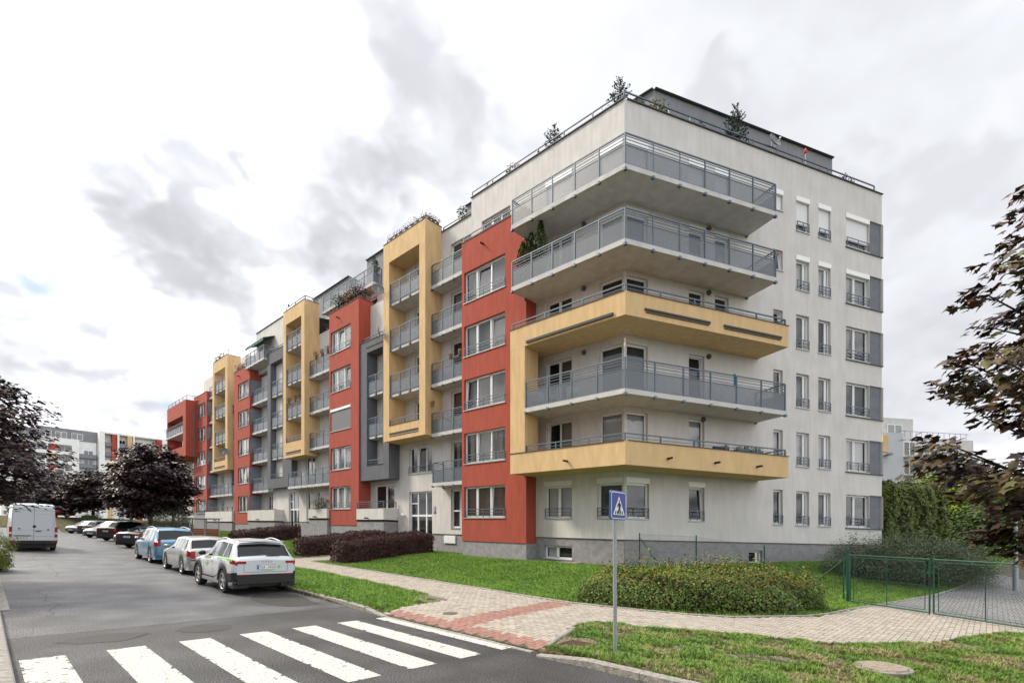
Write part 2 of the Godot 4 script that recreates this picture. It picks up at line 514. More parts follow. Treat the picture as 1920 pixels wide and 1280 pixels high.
var PAVE := [Vector2(-7.3, 21), Vector2(-7.3, 0.8), Vector2(-7.5, -2.9), Vector2(-7.2, -4.3), Vector2(-6.95, -5.6), Vector2(-6.3, -6.75), Vector2(-4.3, -8.0), Vector2(-1.72, -8.36), Vector2(-0.6, -8.5),
	Vector2(-2.6, -12.2), Vector2(-3.65, -10.98), Vector2(-6.2, -10.2), Vector2(-6.8, -9.7), Vector2(-7.75, -8.9), Vector2(-8.15, -7.65), Vector2(-9.0, -6.05), Vector2(-9.2, -4.95), Vector2(-9.9, -4.8), Vector2(-10.85, -5.3), Vector2(-11.93, -5.6),
	Vector2(-11.97, -5.4), Vector2(-11.97, -0.85), Vector2(-10.9, -0.75), Vector2(-9.6, -0.45), Vector2(-9.4, 1.4), Vector2(-9.2, 4.5), Vector2(-9.05, 8.3), Vector2(-9.05, 21)]
var DRIVE := [Vector2(-0.6, -8.5), Vector2(4.9, -9.6), Vector2(15.7, -11.3), Vector2(40, -13.2), Vector2(40, -22), Vector2(6, -17), Vector2(-2.6, -12.2)]
var PATH := [Vector2(-7.28, 13.1), Vector2(0.2, 13.1), Vector2(0.2, 15.2), Vector2(-7.28, 15.2)]
var TRI := [Vector2(-12.0, -5.72), Vector2(-10.85, -5.34), Vector2(-9.9, -4.84), Vector2(-9.2, -4.98), Vector2(-9.02, -6.05), Vector2(-8.17, -7.68), Vector2(-7.77, -8.92), Vector2(-6.82, -9.74), Vector2(-6.2, -10.24), Vector2(-3.65, -11.02), Vector2(-2.6, -12.3), Vector2(-4, -15), Vector2(-12.0, -15)]
var VERGE := [Vector2(-11.95, -0.8), Vector2(-10.9, -0.72), Vector2(-9.62, -0.4), Vector2(-9.43, 1.4), Vector2(-9.23, 4.5), Vector2(-9.08, 8.3), Vector2(-9.08, 21), Vector2(-11.95, 21)]
var LAWN := [Vector2(-7.2, 13.0), Vector2(-7.2, 0.8), Vector2(-7.4, -2.9), Vector2(-0.1, -0.2), Vector2(-0.05, 4.7), Vector2(-0.75, 4.75), Vector2(-0.75, 9.4), Vector2(0.2, 9.4), Vector2(0.2, 13.0)]
var LAWN2 := [Vector2(-7.2, 15.3), Vector2(-0.9, 15.3), Vector2(-0.9, 44), Vector2(-7.2, 44)]
var GARDEN := [Vector2(-7.3, -3.0), Vector2(0.0, -0.2), Vector2(13.8, -6.95), Vector2(22, -6), Vector2(22, -12.1), Vector2(15.7, -11.25), Vector2(4.9, -9.55), Vector2(-1.7, -8.3), Vector2(-4.3, -7.9), Vector2(-6.3, -6.6), Vector2(-7.1, -4.4)]

func build_ground() -> void:
	# soil under everything, to the horizon
	var b := MB.new()
	var ns := [-420.0, -200.0, -90.0, -45.0, -30.0, -22.0, -18.5, -18.03, -18.01, -12.01, -11.97, -11.5, -11.0, -10.0, -9.0, -8.39]
	var x := -8.0
	while x < 16.0: ns.append(x); x += 0.75
	ns += [16.0, 20.0, 26.0, 40.0, 90.0, 200.0, 420.0]
	var vs := [-120.0, -60.0, -35.0, -22.0]
	x = -16.0
	while x < 24.0: vs.append(x); x += 0.75
	vs += [24.0, 28.0, 33.0, 40.0, 48.0, 56.0, 62.0, 64.0, 65.99, 66.01, 68.0, 70.0, 72.0, 74.0, 90.0, 140.0, 260.0, 480.0]
	for i in ns.size() - 1:
		for j in vs.size() - 1:
			var q := []
			for e in [[0, 0], [1, 0], [1, 1], [0, 1]]:
				var n: float = ns[i + e[0]]
				var v: float = vs[j + e[1]]
				q.append(site(n, ground(n, v), v))
			b.quad_to(q[0], q[1], q[2], q[3], Vector3.UP)
	structure(b, "ground", M.soil)
	# carriageway: older bleached asphalt, newer dark asphalt round the crossing, parking bay
	var rf := func(_n, v): return road(v)
	b = MB.new()
	ribbon(b, -18.04, -11.98, 0.62, 66, 3, 2, rf)
	structure(b, "road", M.asphalt)
	b = MB.new()
	ribbon(b, -18.04, -11.98, -40, -1.0, 3, 3, rf)
	ribbon(b, -18.04, -11.98, -1.0, 0.6, 3, 1.6, rf)
	structure(b, "crossing_asphalt", M.asphalt_new)
	b = MB.new()
	ribbon(b, -11.97, -8.4, 21.5, 61.5, 3, 2, func(_n, v): return road(v) + 0.004)
	structure(b, "parking_bay", M.asphalt)
	# mended patches and cracks
	b = MB.new()
	for r in [[-13.6, -12.05, 0.9, 4.2], [-17.5, -16.2, -0.6, 0.3], [-15.9, -14.9, -0.7, 0.25]]:
		var pts := []
		for k in 14:
			var t := TAU * k / 14
			pts.append(Vector2(lerpf(r[0], r[1], 0.5 + 0.5 * cos(t) * rng.randf_range(0.7, 1.0)), lerpf(r[2], r[3], 0.5 + 0.5 * sin(t) * rng.randf_range(0.7, 1.0))))
		sheet(pts, b, 2.0, func(_n, v): return road(v) + 0.004)
	structure(b, "asphalt_stain", textured(lin(0.072, 0.068, 0.065), M.asphalt.albedo_texture, 0.5, 0.6, M.asphalt.normal_texture, 0.8))
	b = MB.new()
	for r in [[-17.4, 2.6, 7.2], [-15.6, 0.66, 0.66], [-16.6, 11, 21]]:
		var p := Vector2(r[0], r[1])
		for k in 24:
			var q := Vector2(p.x + rng.randf_range(-0.09, 0.10), p.y + (r[2] - r[1]) / 24.0)
			if r[1] == r[2]: q = Vector2(p.x + 0.14, p.y + rng.randf_range(-0.015, 0.015))
			var t := (q - p).orthogonal().normalized() * 0.006
			b.quad_to(site(p.x - t.x, road(p.y) + 0.005, p.y - t.y), site(q.x - t.x, road(q.y) + 0.005, q.y - t.y), site(q.x + t.x, road(q.y) + 0.005, q.y + t.y), site(p.x + t.x, road(p.y) + 0.005, p.y + t.y), Vector3.UP)
			p = q
	structure(b, "asphalt_crack", M.joint)
	b = MB.new()
	ribbon(b, -19.4, -17.86, 3.9, 17.2, 1, 2, func(_n, v): return road(v) + 0.012)
	structure(b, "concrete_apron", M.concrete)
	# zebra crossing, worn along its edges
	var zebra := Node3D.new()
	zebra.name = "zebra_crossing"
	zebra.set_meta("kind", "structure")
	add_child(zebra)
	var zn := FastNoiseLite.new()
	zn.seed = 5; zn.frequency = 1.6; zn.fractal_octaves = 4
	for s in [[-17.93, -17.44], [-16.97, -16.48], [-16.02, -15.55], [-15.08, -14.60], [-14.14, -13.67], [-13.21, -12.76], [-12.31, -11.99]]:
		b = MB.new()
		var na := int(ceil((s[1] - s[0]) / 0.03))
		var w: float = (s[1] - s[0]) / na
		for i in na:
			for j in 130:
				var n0: float = s[0] + i * w
				var v0 := -5.06 + j * 0.03
				var edge := minf(minf(n0 - s[0], s[1] - n0 - w), minf(v0 + 5.06, -1.16 - v0 - 0.03))
				var worn := zn.get_noise_2d(n0 * 3.0, v0 * 3.0) + (0.2 if edge < 0.02 else 0.0) + (0.08 if n0 < -17 else 0.0)
				if worn > 0.56: continue
				b.quad_to(site(n0, 0.004, v0), site(n0 + w, 0.004, v0), site(n0 + w, 0.004, v0 + 0.03), site(n0, 0.004, v0 + 0.03), Vector3.UP)
		put(b, "stripe", M.paint, zebra, true)
	build_pavement()
	build_kerbs()
	build_grass()

func is_red(n: float, v: float) -> bool:
	if n < -11.55 and v < -0.9: return true
	var c := -3.2 + (n + 11.7) * 0.13
	return absf(v - c) < 0.36 and n < -7.55

func build_pavement() -> void:
	var root := Node3D.new()
	root.name = "pavement"
	root.set_meta("kind", "structure")
	add_child(root)
	org = Vector3.ZERO
	var b := MB.new()
	var pf := func(n, v): return pave(n, v) - 0.014
	sheet(PAVE, b, 0.5, pf)
	sheet(PATH, b, 1.0, pf)
	sheet([Vector2(-20.3, -14), Vector2(-18.2, -14), Vector2(-18.2, 3.8), Vector2(-20.3, 3.8)], b, 1.0, pf)
	put(b, "joint_bed", M.joint, root)
	b = MB.new()
	sheet(DRIVE, b, 0.75, pf)
	put(b, "joint_bed", M.joint, root)
	var left := PackedVector2Array([Vector2(-19.6, -8), Vector2(-18.22, -8), Vector2(-18.22, 3.7), Vector2(-19.6, 3.7)])
	var mains := PackedVector2Array(PAVE)
	var path := PackedVector2Array(PATH)
	var drive := PackedVector2Array(DRIVE)
	var list := []
	var c := 0.1
	for xi in range(-197, 160):
		for yi in range(-150, 172):
			var t := posmod(xi - yi, 4)
			if t == 1 or t == 2: continue
			var o := Vector2(xi * c, yi * c)
			var w := Vector2(0.2, 0.1) if t == 0 else Vector2(0.1, 0.2)
			var ctr := o + w * 0.5
			if ctr.x > 13.5: continue
			var kind := 0
			if Geometry2D.is_point_in_polygon(ctr, mains): kind = 1
			elif Geometry2D.is_point_in_polygon(ctr, drive): kind = 2
			elif ctr.x < -18 and Geometry2D.is_point_in_polygon(ctr, left): kind = 3
			elif ctr.y > 13 and Geometry2D.is_point_in_polygon(ctr, path): kind = 1
			if kind == 0: continue
			var q := ctr - CAM
			var depth := q.x * 0.725436 + q.y * 0.68829
			var side := q.x * 0.68829 - q.y * 0.725436
			var seen := depth > 4.0 and absf(side) < depth * 1.02 and depth > 1.95 * 950.0 / 284.0
			list.append([depth if seen else depth + 1000.0, o, w, kind, ctr])
	list.sort_custom(func(p, q): return p[0] < q[0])
	var heaps := {}
	var r := RandomNumberGenerator.new()
	r.seed = 12
	for i in list.size():
		var e: Array = list[i]
		var mat: Material
		if e[3] == 2: mat = M.paver_grey
		elif (e[3] == 1 and is_red(e[4].x, e[4].y)) or (e[3] == 3 and e[4].y < 0.5): mat = M.paver_red[r.randi() % 2]
		else: mat = M.paver[r.randi() % 3]
		var g: MB
		if i < 300: g = MB.new()
		else:
			if not heaps.has(mat): heaps[mat] = MB.new()
			g = heaps[mat]
		var lo: Vector2 = e[1] + Vector2(0.0035, 0.0035)
		var hi: Vector2 = e[1] + e[2] - Vector2(0.0035, 0.0035)
		var up := r.randf_range(-0.002, 0.002)
		var tx := r.randf_range(-0.002, 0.002)
		var ty := r.randf_range(-0.002, 0.002)
		var top := []
		var bot := []
		for k in [[0, 0], [1, 0], [1, 1], [0, 1]]:
			var pb := Vector2(lo.x if k[0] == 0 else hi.x, lo.y if k[1] == 0 else hi.y)
			var pt := Vector2(lo.x + 0.003 if k[0] == 0 else hi.x - 0.003, lo.y + 0.003 if k[1] == 0 else hi.y - 0.003)
			var z := pave(pt.x, pt.y) + up + (tx if k[0] == 0 else -tx) + (ty if k[1] == 0 else -ty)
			top.append(site(pt.x, z, pt.y))
			bot.append(site(pb.x, z - 0.02, pb.y))
		g.quad_to(top[0], top[1], top[2], top[3], Vector3.UP)
		for k in 4:
			var l := (k + 1) % 4
			g.quad_to(bot[k], bot[l], top[l], top[k], (bot[k] + bot[l]) - (bot[0] + bot[2]))
		if i < 300: put(g, "paver", mat, root)
	for mat in heaps:
		var o := put(heaps[mat], "paver_field", mat, root)
		o.set_meta("kind", "stuff")

func kerb_line(root: Node3D, pts: Array, w: float, drop: float, rise: Callable, stone: float, called: String) -> void:
	var l := polylen(pts)
	var n := int(ceil(l / stone))
	var r := RandomNumberGenerator.new()
	r.seed = int(l * 100)
	for k in n:
		var q := []
		for e in [float(k) / n, float(k + 1) / n]:
			var want: float = e * l
			var i := 0
			while i < pts.size() - 2 and want > pts[i].distance_to(pts[i + 1]):
				want -= pts[i].distance_to(pts[i + 1]); i += 1
			q.append((pts[i] as Vector2).move_toward(pts[i + 1], want))
		var d: Vector2 = (q[1] - q[0]).normalized() * 0.004
		q[0] += d; q[1] -= d
		var t: Vector2 = (q[1] - q[0]).normalized().orthogonal() * w * 0.5
		var b := MB.new()
		var c := 0.018
		var ring := []
		for e in q:
			var y: float = rise.call(e.x, e.y) + r.randf_range(-0.004, 0.004)
			ring.append([site(e.x - t.x, y - drop, e.y - t.y), site(e.x - t.x, y - c, e.y - t.y), site(e.x - t.x * (1 - c * 2 / w), y, e.y - t.y * (1 - c * 2 / w)),
				site(e.x + t.x * (1 - c * 2 / w), y, e.y + t.y * (1 - c * 2 / w)), site(e.x + t.x, y - c, e.y + t.y), site(e.x + t.x, y - drop, e.y + t.y)])
		var mid: Vector3 = (ring[0][0] + ring[1][5]) * 0.5
		for i in 5: b.quad_to(ring[0][i], ring[0][i + 1], ring[1][i + 1], ring[1][i], (ring[0][i] + ring[1][i + 1]) * 0.5 - mid)
		for e in ring:
			for i in range(1, 5): b.tri(e[0], e[i], e[i + 1])
		put(b, called, M.concrete, root)

func build_kerbs() -> void:
	var root := Node3D.new()
	root.name = "kerb"
	root.set_meta("kind", "structure")
	add_child(root)
	org = Vector3.ZERO
	var high := func(_n, v): return road(v) + 0.115
	kerb_line(root, [Vector2(-11.93, 21.4), Vector2(-11.9, 2.4), Vector2(-11.92, 0.6), Vector2(-12.0, -0.3)], 0.15, 0.3, high, 1.0, "kerb_stone")
	kerb_line(root, [Vector2(-12.0, -0.32), Vector2(-12.02, -1.1)], 0.15, 0.3, func(_n, v): return lerpf(0.11, 0.02, clampf((-0.32 - v) / 0.7, 0, 1)), 0.4, "kerb_stone")
	kerb_line(root, [Vector2(-12.03, -1.12), Vector2(-12.03, -5.5)], 0.1, 0.3, func(_n, _v): return 0.018, 1.0, "kerb_stone")
	kerb_line(root, [Vector2(-12.17, -5.75), Vector2(-12.08, -6.3), Vector2(-12.08, -8.3), Vector2(-12.05, -12)], 0.16, 0.3, func(_n, v): return lerpf(0.03, 0.115, clampf((-5.7 - v) / 0.5, 0, 1)), 1.0, "kerb_stone")
	kerb_line(root, [Vector2(-18.1, 3.8), Vector2(-18.1, -3.5), Vector2(-18.1, -9.5)], 0.16, 0.3, high, 1.0, "kerb_stone")
	kerb_line(root, [Vector2(-18.1, 17.3), Vector2(-18.1, 60)], 0.16, 0.3, high, 2.0, "kerb_stone")
	var edge := func(n, v): return pave(n, v) + 0.03
	kerb_line(root, [Vector2(-7.25, 12.95), Vector2(-7.25, 0.8), Vector2(-7.45, -2.9), Vector2(-7.15, -4.28), Vector2(-6.9, -5.55), Vector2(-6.27, -6.68), Vector2(-4.28, -7.93), Vector2(-1.72, -8.30)], 0.06, 0.2, edge, 1.0, "edging_stone")
	kerb_line(root, [Vector2(-9.1, 21), Vector2(-9.1, 8.3), Vector2(-9.25, 4.5), Vector2(-9.45, 1.4), Vector2(-9.65, -0.4)], 0.06, 0.2, func(n, v): return pave(n, v) + 0.012, 1.0, "edging_stone")
	kerb_line(root, [Vector2(-11.75, -5.55), Vector2(-10.85, -5.31), Vector2(-10.3, -5.05)], 0.1, 0.2, func(n, v): return pave(n, v) + 0.02, 0.6, "edging_stone")
	kerb_line(root, [Vector2(-1.7, -8.32), Vector2(4.9, -9.55), Vector2(15.7, -11.22), Vector2(30, -12.4)], 0.07, 0.2, edge, 1.0, "edging_stone")
	kerb_line(root, [Vector2(-7.2, 13.05), Vector2(-0.4, 13.05)], 0.06, 0.2, edge, 1.0, "edging_stone")
	kerb_line(root, [Vector2(-7.25, 15.25), Vector2(-0.4, 15.25)], 0.06, 0.2, edge, 1.0, "edging_stone")

func tuft_mesh(seed_: int, blades: int, spread: float, lean: float, wide: float) -> ArrayMesh:
	var b := MB.new()
	b.use_col = true
	var r := RandomNumberGenerator.new()
	r.seed = seed_
	for i in blades:
		var a := r.randf() * TAU
		var base := Vector3(r.randf_range(-spread, spread), -0.06, r.randf_range(-spread, spread))
		var d := Vector3(cos(a), 0, sin(a)) * lean * r.randf_range(0.3, 1.0)
		var side := Vector3(-sin(a), 0, cos(a)) * wide * r.randf_range(0.6, 1.2)
		var hgt := r.randf_range(0.55, 1.0)
		var m := base + d * 0.35 + Vector3.UP * (hgt * 0.6 + 0.06)
		var t := base + d + Vector3.UP * (hgt + 0.06)
		var g := r.randf_range(0.75, 1.2)
		b.col = Color(g, g, g)
		b.quad(base - side, base + side, m + side * 0.7, m - side * 0.7)
		b.tri(m - side * 0.7, m + side * 0.7, t)
	return b.mesh()

func scatter(called: String, label: String, mesh_: ArrayMesh, poly: Array, count: int, size: Vector2, shade: Callable, seed_: int, skip: Callable) -> void:
	var pv := PackedVector2Array(poly)
	var lo: Vector2 = pv[0]
	var hi: Vector2 = pv[0]
	for p in pv: lo = lo.min(p); hi = hi.max(p)
	var r := RandomNumberGenerator.new()
	r.seed = seed_
	var ts := []
	var cs := []
	var tries := 0
	while ts.size() < count and tries < count * 6:
		tries += 1
		var p := Vector2(r.randf_range(lo.x, hi.x), r.randf_range(lo.y, hi.y))
		if not Geometry2D.is_point_in_polygon(p, pv): continue
		var k: float = skip.call(p)
		if r.randf() < k: continue
		var h := r.randf_range(size.x, size.y) * (1.0 - 0.45 * k)
		var bs := Basis(Vector3.UP, r.randf() * TAU).scaled(Vector3(h, h, h) * Vector3(r.randf_range(0.9, 1.3), 1, r.randf_range(0.9, 1.3)))
		ts.append(Transform3D(bs, site(p.x, ground(p.x, p.y), p.y)))
		cs.append(shade.call(p, r))
	var mm := MultiMesh.new()
	mm.transform_format = MultiMesh.TRANSFORM_3D
	mm.use_colors = true
	mm.mesh = mesh_
	mm.instance_count = ts.size()
	for i in ts.size():
		mm.set_instance_transform(i, ts[i])
		mm.set_instance_color(i, cs[i])
	var o := MultiMeshInstance3D.new()
	o.multimesh = mm
	o.name = numbered(called)
	o.material_override = M.matteleaf
	add_child(o)
	o.set_meta("label", label); o.set_meta("category", "grass"); o.set_meta("kind", "stuff")

func build_grass() -> void:
	var gn := FastNoiseLite.new()
	gn.seed = 33; gn.frequency = 0.55; gn.fractal_octaves = 3
	var fresh := func(p: Vector2, r: RandomNumberGenerator):
		var k := gn.get_noise_2d(p.x, p.y) * 0.9 + gn.get_noise_2d(p.x * 4.0, p.y * 4.0 + 50.0) * 0.7 + r.randf_range(-0.3, 0.3)
		if r.randf() < 0.035: return Color(0.19, 0.30, 0.07)
		return Color(0.16 + 0.065 * k, 0.295 + 0.09 * k, 0.032 + 0.012 * k)
	var dry := func(p: Vector2, r: RandomNumberGenerator):
		var k := gn.get_noise_2d(p.x * 1.7 + 40, p.y * 1.7) + r.randf_range(-0.28, 0.22)
		if k > 0.27: return Color(0.33, 0.285, 0.15) * r.randf_range(0.8, 1.15)
		return Color(0.165 + 0.07 * k, 0.27 + 0.07 * k, 0.04)
	var none := func(_p): return 0.0
	var a := tuft_mesh(1, 9, 0.45, 0.55, 0.055)
	var c := tuft_mesh(2, 9, 0.5, 0.8, 0.065)
	scatter("verge_grass", "green grass strip between the parked cars' kerb and the pavement", a, VERGE, 16000, Vector2(0.06, 0.14), fresh, 1, func(p): return 0.97 if p.distance_to(Vector2(-9.75, -0.15)) < 0.75 + gn.get_noise_2d(p.x * 4, p.y * 4) else 0.0)
	scatter("lawn_grass", "green lawn rising from the pavement to the long facade", a, LAWN, 30000, Vector2(0.07, 0.13), fresh, 2, none)
	scatter("far_lawn_grass", "lawn beyond the entrance path behind the dark hedges", a, LAWN2, 12000, Vector2(0.10, 0.18), fresh, 3, none)
	scatter("garden_grass", "fenced garden lawn below the short facade", a, GARDEN, 26000, Vector2(0.07, 0.14), fresh, 4, func(p): return 0.0 if p.x > -6.0 else 0.3)
	scatter("corner_grass", "patchy half dry grass round the crossing sign", c, TRI, 42000, Vector2(0.035, 0.10), dry, 5, func(p): return clampf(gn.get_noise_2d(p.x * 2.2 + 9, p.y * 2.2) * 1.5 + 0.28, 0.0, 0.97) if p.distance_to(Vector2(-11.35, -5.8)) > 0.45 else 0.95)
	var w := []
	for k in 26:
		var t := float(k) / 25
		w.append(Vector2(-12.2, lerpf(-6.0, -9.5, t)))
	scatter("kerb_weeds", "weeds sprouting from the gutter along the near kerb", c, [Vector2(-12.2, -5.7), Vector2(-12.14, -5.7), Vector2(-12.14, -10), Vector2(-12.24, -10)], 260, Vector2(0.03, 0.09), fresh, 6, func(p): return 0.8 if gn.get_noise_1d(p.y * 3) < 0.05 else 0.0)
	scatter("joint_weeds", "small weeds growing in the joints of the pavement", c, [Vector2(-11.2, -4.9), Vector2(-8, -4.4), Vector2(-7.6, -0.2), Vector2(-9.2, 0), Vector2(-11.2, -1.4)], 420, Vector2(0.02, 0.06), fresh, 7, func(p): return 0.99 if gn.get_noise_2d(p.x * 5, p.y * 5 + 70) < 0.28 else 0.0)
	# bare soil showing through
	var b := MB.new()
	for e in [[Vector2(-9.75, -0.15), 0.8], [Vector2(-11.35, -5.8), 0.5]]:
		var pts := []
		for k in 14: pts.append(e[0] + Vector2.from_angle(TAU * k / 14) * e[1] * rng.randf_range(0.75, 1.1))
		for q in Geometry2D.intersect_polygons(PackedVector2Array(pts), PackedVector2Array(VERGE if e[0].y > -3 else TRI)):
			sheet(Array(q), b, 0.5, func(n, v): return ground(n, v) + 0.02)
	structure(b, "bare_soil", M.dirt)
	b = MB.new()
	for k in 40:
		var p := Vector2(rng.randf_range(-11.6, -6), rng.randf_range(-12, -6))
		var pts := []
		var s := rng.randf_range(0.1, 0.35)
		for i in 9: pts.append(p + Vector2.from_angle(TAU * i / 9) * s * rng.randf_range(0.6, 1.1) * Vector2(1.0, 1.5))
		for q in Geometry2D.intersect_polygons(PackedVector2Array(pts), PackedVector2Array(TRI)):
			sheet(Array(q), b, 0.5, func(n, v): return ground(n, v) + 0.014)
	structure(b, "dry_patches", M.dirt, "structure")
# ---------------------------------------------------------------- building pieces
func window(root: Node3D, f: Fr, s0: float, s1: float, y0: float, y1: float, o := {}) -> MeshInstance3D:
	var rec: float = o.get("rec", 0.13)
	var ms: Array = o.get("m", [0.5])
	var called: String = o.get("called", "window")
	var shut: bool = o.get("shut", false)
	var yt := y1 - (0.2 if shut else 0.0)
	var fd := -rec
	var b := MB.new()
	var fw := 0.048
	fbox(b, f, s0, s1, y0, y0 + fw, fd - 0.07, fd)
	fbox(b, f, s0, s1, yt - fw, yt, fd - 0.07, fd)
	fbox(b, f, s0, s0 + fw, y0 + fw, yt - fw, fd - 0.07, fd)
	fbox(b, f, s1 - fw, s1, y0 + fw, yt - fw, fd - 0.07, fd)
	var edges := [s0 + fw * 0.5]
	for k in ms:
		var sm: float = lerpf(s0, s1, k)
		fbox(b, f, sm - fw * 0.5, sm + fw * 0.5, y0 + fw, yt - fw, fd - 0.07, fd)
		edges.append(sm)
	edges.append(s1 - fw * 0.5)
	var ybar: float = o.get("bar", 0.0)
	for i in edges.size() - 1:   # a sash in every opening
		var a: float = edges[i] + fw * 0.5
		var e: float = edges[i + 1] - fw * 0.5
		var w := 0.04
		var tl: float = 0.10 if o.get("tilt", -1) == i else 0.0
		for q in [[a, e, y0 + fw, y0 + fw + w], [a, e, yt - fw - w, yt - fw]]:
			var lean: float = tl if q[2] > y0 + 0.5 else 0.0
			fbox(b, f, q[0], q[1], q[2], q[3], fd - 0.055 - lean, fd + 0.012 - lean)
		for q in [[a, a + w], [e - w, e]]:
			b.box8([f.p(q[0], y0 + fw, fd - 0.055), f.p(q[1], y0 + fw, fd - 0.055), f.p(q[1], y0 + fw, fd + 0.012), f.p(q[0], y0 + fw, fd + 0.012),
				f.p(q[0], yt - fw, fd - 0.055 - tl), f.p(q[1], yt - fw, fd - 0.055 - tl), f.p(q[1], yt - fw, fd + 0.012 - tl), f.p(q[0], yt - fw, fd + 0.012 - tl)])
		if ybar > 0: fbox(b, f, a, e, ybar - 0.04, ybar + 0.04, fd - 0.055, fd + 0.01)
	if shut:
		fbox(b, f, s0 - 0.02, s1 + 0.02, yt, y1 + 0.02, fd - 0.05, 0.03)
	var win := put(b, called, M.pvc, root)
	for i in edges.size() - 1:
		var g := MB.new()
		var tl: float = 0.10 if o.get("tilt", -1) == i else 0.0
		var a: float = edges[i] + fw * 0.5 + 0.03
		var e: float = edges[i + 1] - fw * 0.5 - 0.03
		g.quad_to(f.p(a, y0 + 0.08, fd - 0.03), f.p(e, y0 + 0.08, fd - 0.03), f.p(e, yt - 0.08, fd - 0.03 - tl), f.p(a, yt - 0.08, fd - 0.03 - tl), f.out())
		put(g, "pane", M.glass, win)
		var kind: String = o.get("blind", "")
		if o.has("blinds"): kind = o.blinds[i]
		if kind == "": continue
		var c := MB.new()
		var dz := fd - 0.16
		var mat: Material = M.blind
		a -= 0.03; e += 0.03
		if kind in ["full", "half", "low", "grey"]:
			var yb: float = {"full": y0 + 0.08, "half": lerpf(y0, yt, 0.45), "low": lerpf(y0, yt, 0.2), "grey": y0 + 0.08}[kind]
			if kind == "grey": mat = M.blindgrey
			var n := int((yt - yb) / 0.05)
			for j in n:
				var ya: float = lerpf(yb, yt - 0.03, float(j) / n)
				c.quad_to(f.p(a, ya, dz + 0.012), f.p(e, ya, dz + 0.012), f.p(e, ya + (yt - yb) / n, dz - 0.008), f.p(a, ya + (yt - yb) / n, dz - 0.008), f.out())
		else:
			mat = M.drape if kind == "drape" else M.curtain
			var n2 := int(maxf(4, (e - a) / 0.05))
			for j in n2:
				if kind == "part" and j % 8 > 4: continue
				var sa: float = lerpf(a, e, float(j) / n2)
				var sb: float = lerpf(a, e, float(j + 1) / n2)
				var z0 := dz - (0.03 if j % 2 == 0 else 0.0)
				var z1 := dz - (0.0 if j % 2 == 0 else 0.03)
				c.quad_to(f.p(sa, y0 + 0.07, z0), f.p(sb, y0 + 0.07, z1), f.p(sb, yt - 0.05, z1), f.p(sa, yt - 0.05, z0), f.out())
		put(c, "curtain" if kind in ["curtain", "drape", "part"] else "blind", mat, win)
	if o.has("roller"):   # outside roller shutter, let down part of the way
		var rs := MB.new()
		var yb: float = lerpf(yt, y0, o.roller)
		var n := maxi(2, int((yt - yb) / 0.06))
		for j in n: fbox(rs, f, s0 + 0.02, s1 - 0.02, lerpf(yb, yt, float(j) / n) + 0.003, lerpf(yb, yt, float(j + 1) / n), fd + 0.03, fd + 0.045)
		put(rs, "roller_shutter", M.blind, win)
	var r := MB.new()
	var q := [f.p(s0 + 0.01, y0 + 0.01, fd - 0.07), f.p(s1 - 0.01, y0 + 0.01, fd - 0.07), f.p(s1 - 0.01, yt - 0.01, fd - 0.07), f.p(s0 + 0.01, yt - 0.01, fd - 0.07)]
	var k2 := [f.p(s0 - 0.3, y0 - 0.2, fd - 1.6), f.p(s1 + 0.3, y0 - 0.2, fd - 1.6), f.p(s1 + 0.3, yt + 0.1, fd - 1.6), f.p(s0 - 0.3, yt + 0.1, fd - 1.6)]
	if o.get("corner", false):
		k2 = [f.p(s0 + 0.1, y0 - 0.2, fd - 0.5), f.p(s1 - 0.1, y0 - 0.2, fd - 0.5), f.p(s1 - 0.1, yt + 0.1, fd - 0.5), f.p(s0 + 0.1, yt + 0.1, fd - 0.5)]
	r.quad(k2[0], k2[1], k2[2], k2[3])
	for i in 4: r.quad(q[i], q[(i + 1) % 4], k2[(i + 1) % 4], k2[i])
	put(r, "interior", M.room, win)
	if o.get("sill", true):
		var sb := MB.new()
		fbox(sb, f, s0 - 0.03, s1 + 0.03, y0 - 0.035, y0 + 0.004, fd, 0.045)
		put(sb, "sill", M.sill, win)
	if o.get("rail", false):
		var rb := MB.new()
		var r0: float = o.get("r0", s0 + 0.02)
		var r1: float = o.get("r1", s1 - 0.02)
		var rd: float = 0.02
		for h in [0.12, 0.27, 0.42]: fbox(rb, f, r0, r1, y0 + h, y0 + h + (0.035 if h > 0.4 else 0.02), rd, rd + 0.025)
		for k in [0.0, 0.5, 1.0]:
			var s: float = lerpf(r0 + 0.02, r1 - 0.02, k)
			fbox(rb, f, s - 0.015, s + 0.015, y0 + 0.02, y0 + 0.44, rd + 0.004, rd + 0.03)
		put(rb, "guard_rail", M.steel, win)
	return win

func polylen(pts: Array) -> float:
	var l := 0.0
	for i in pts.size() - 1: l += pts[i].distance_to(pts[i + 1])
	return l

func rail_posts(pts: Array, gap: float) -> Array:   # per run: the post spots from end to end
	var runs := []
	for i in pts.size() - 1:
		var n := maxi(1, int(round(pts[i].distance_to(pts[i + 1]) / gap)))
		var run := []
		for k in n + 1: run.append((pts[i] as Vector2).lerp(pts[i + 1], float(k) / n))
		runs.append(run)
	return runs

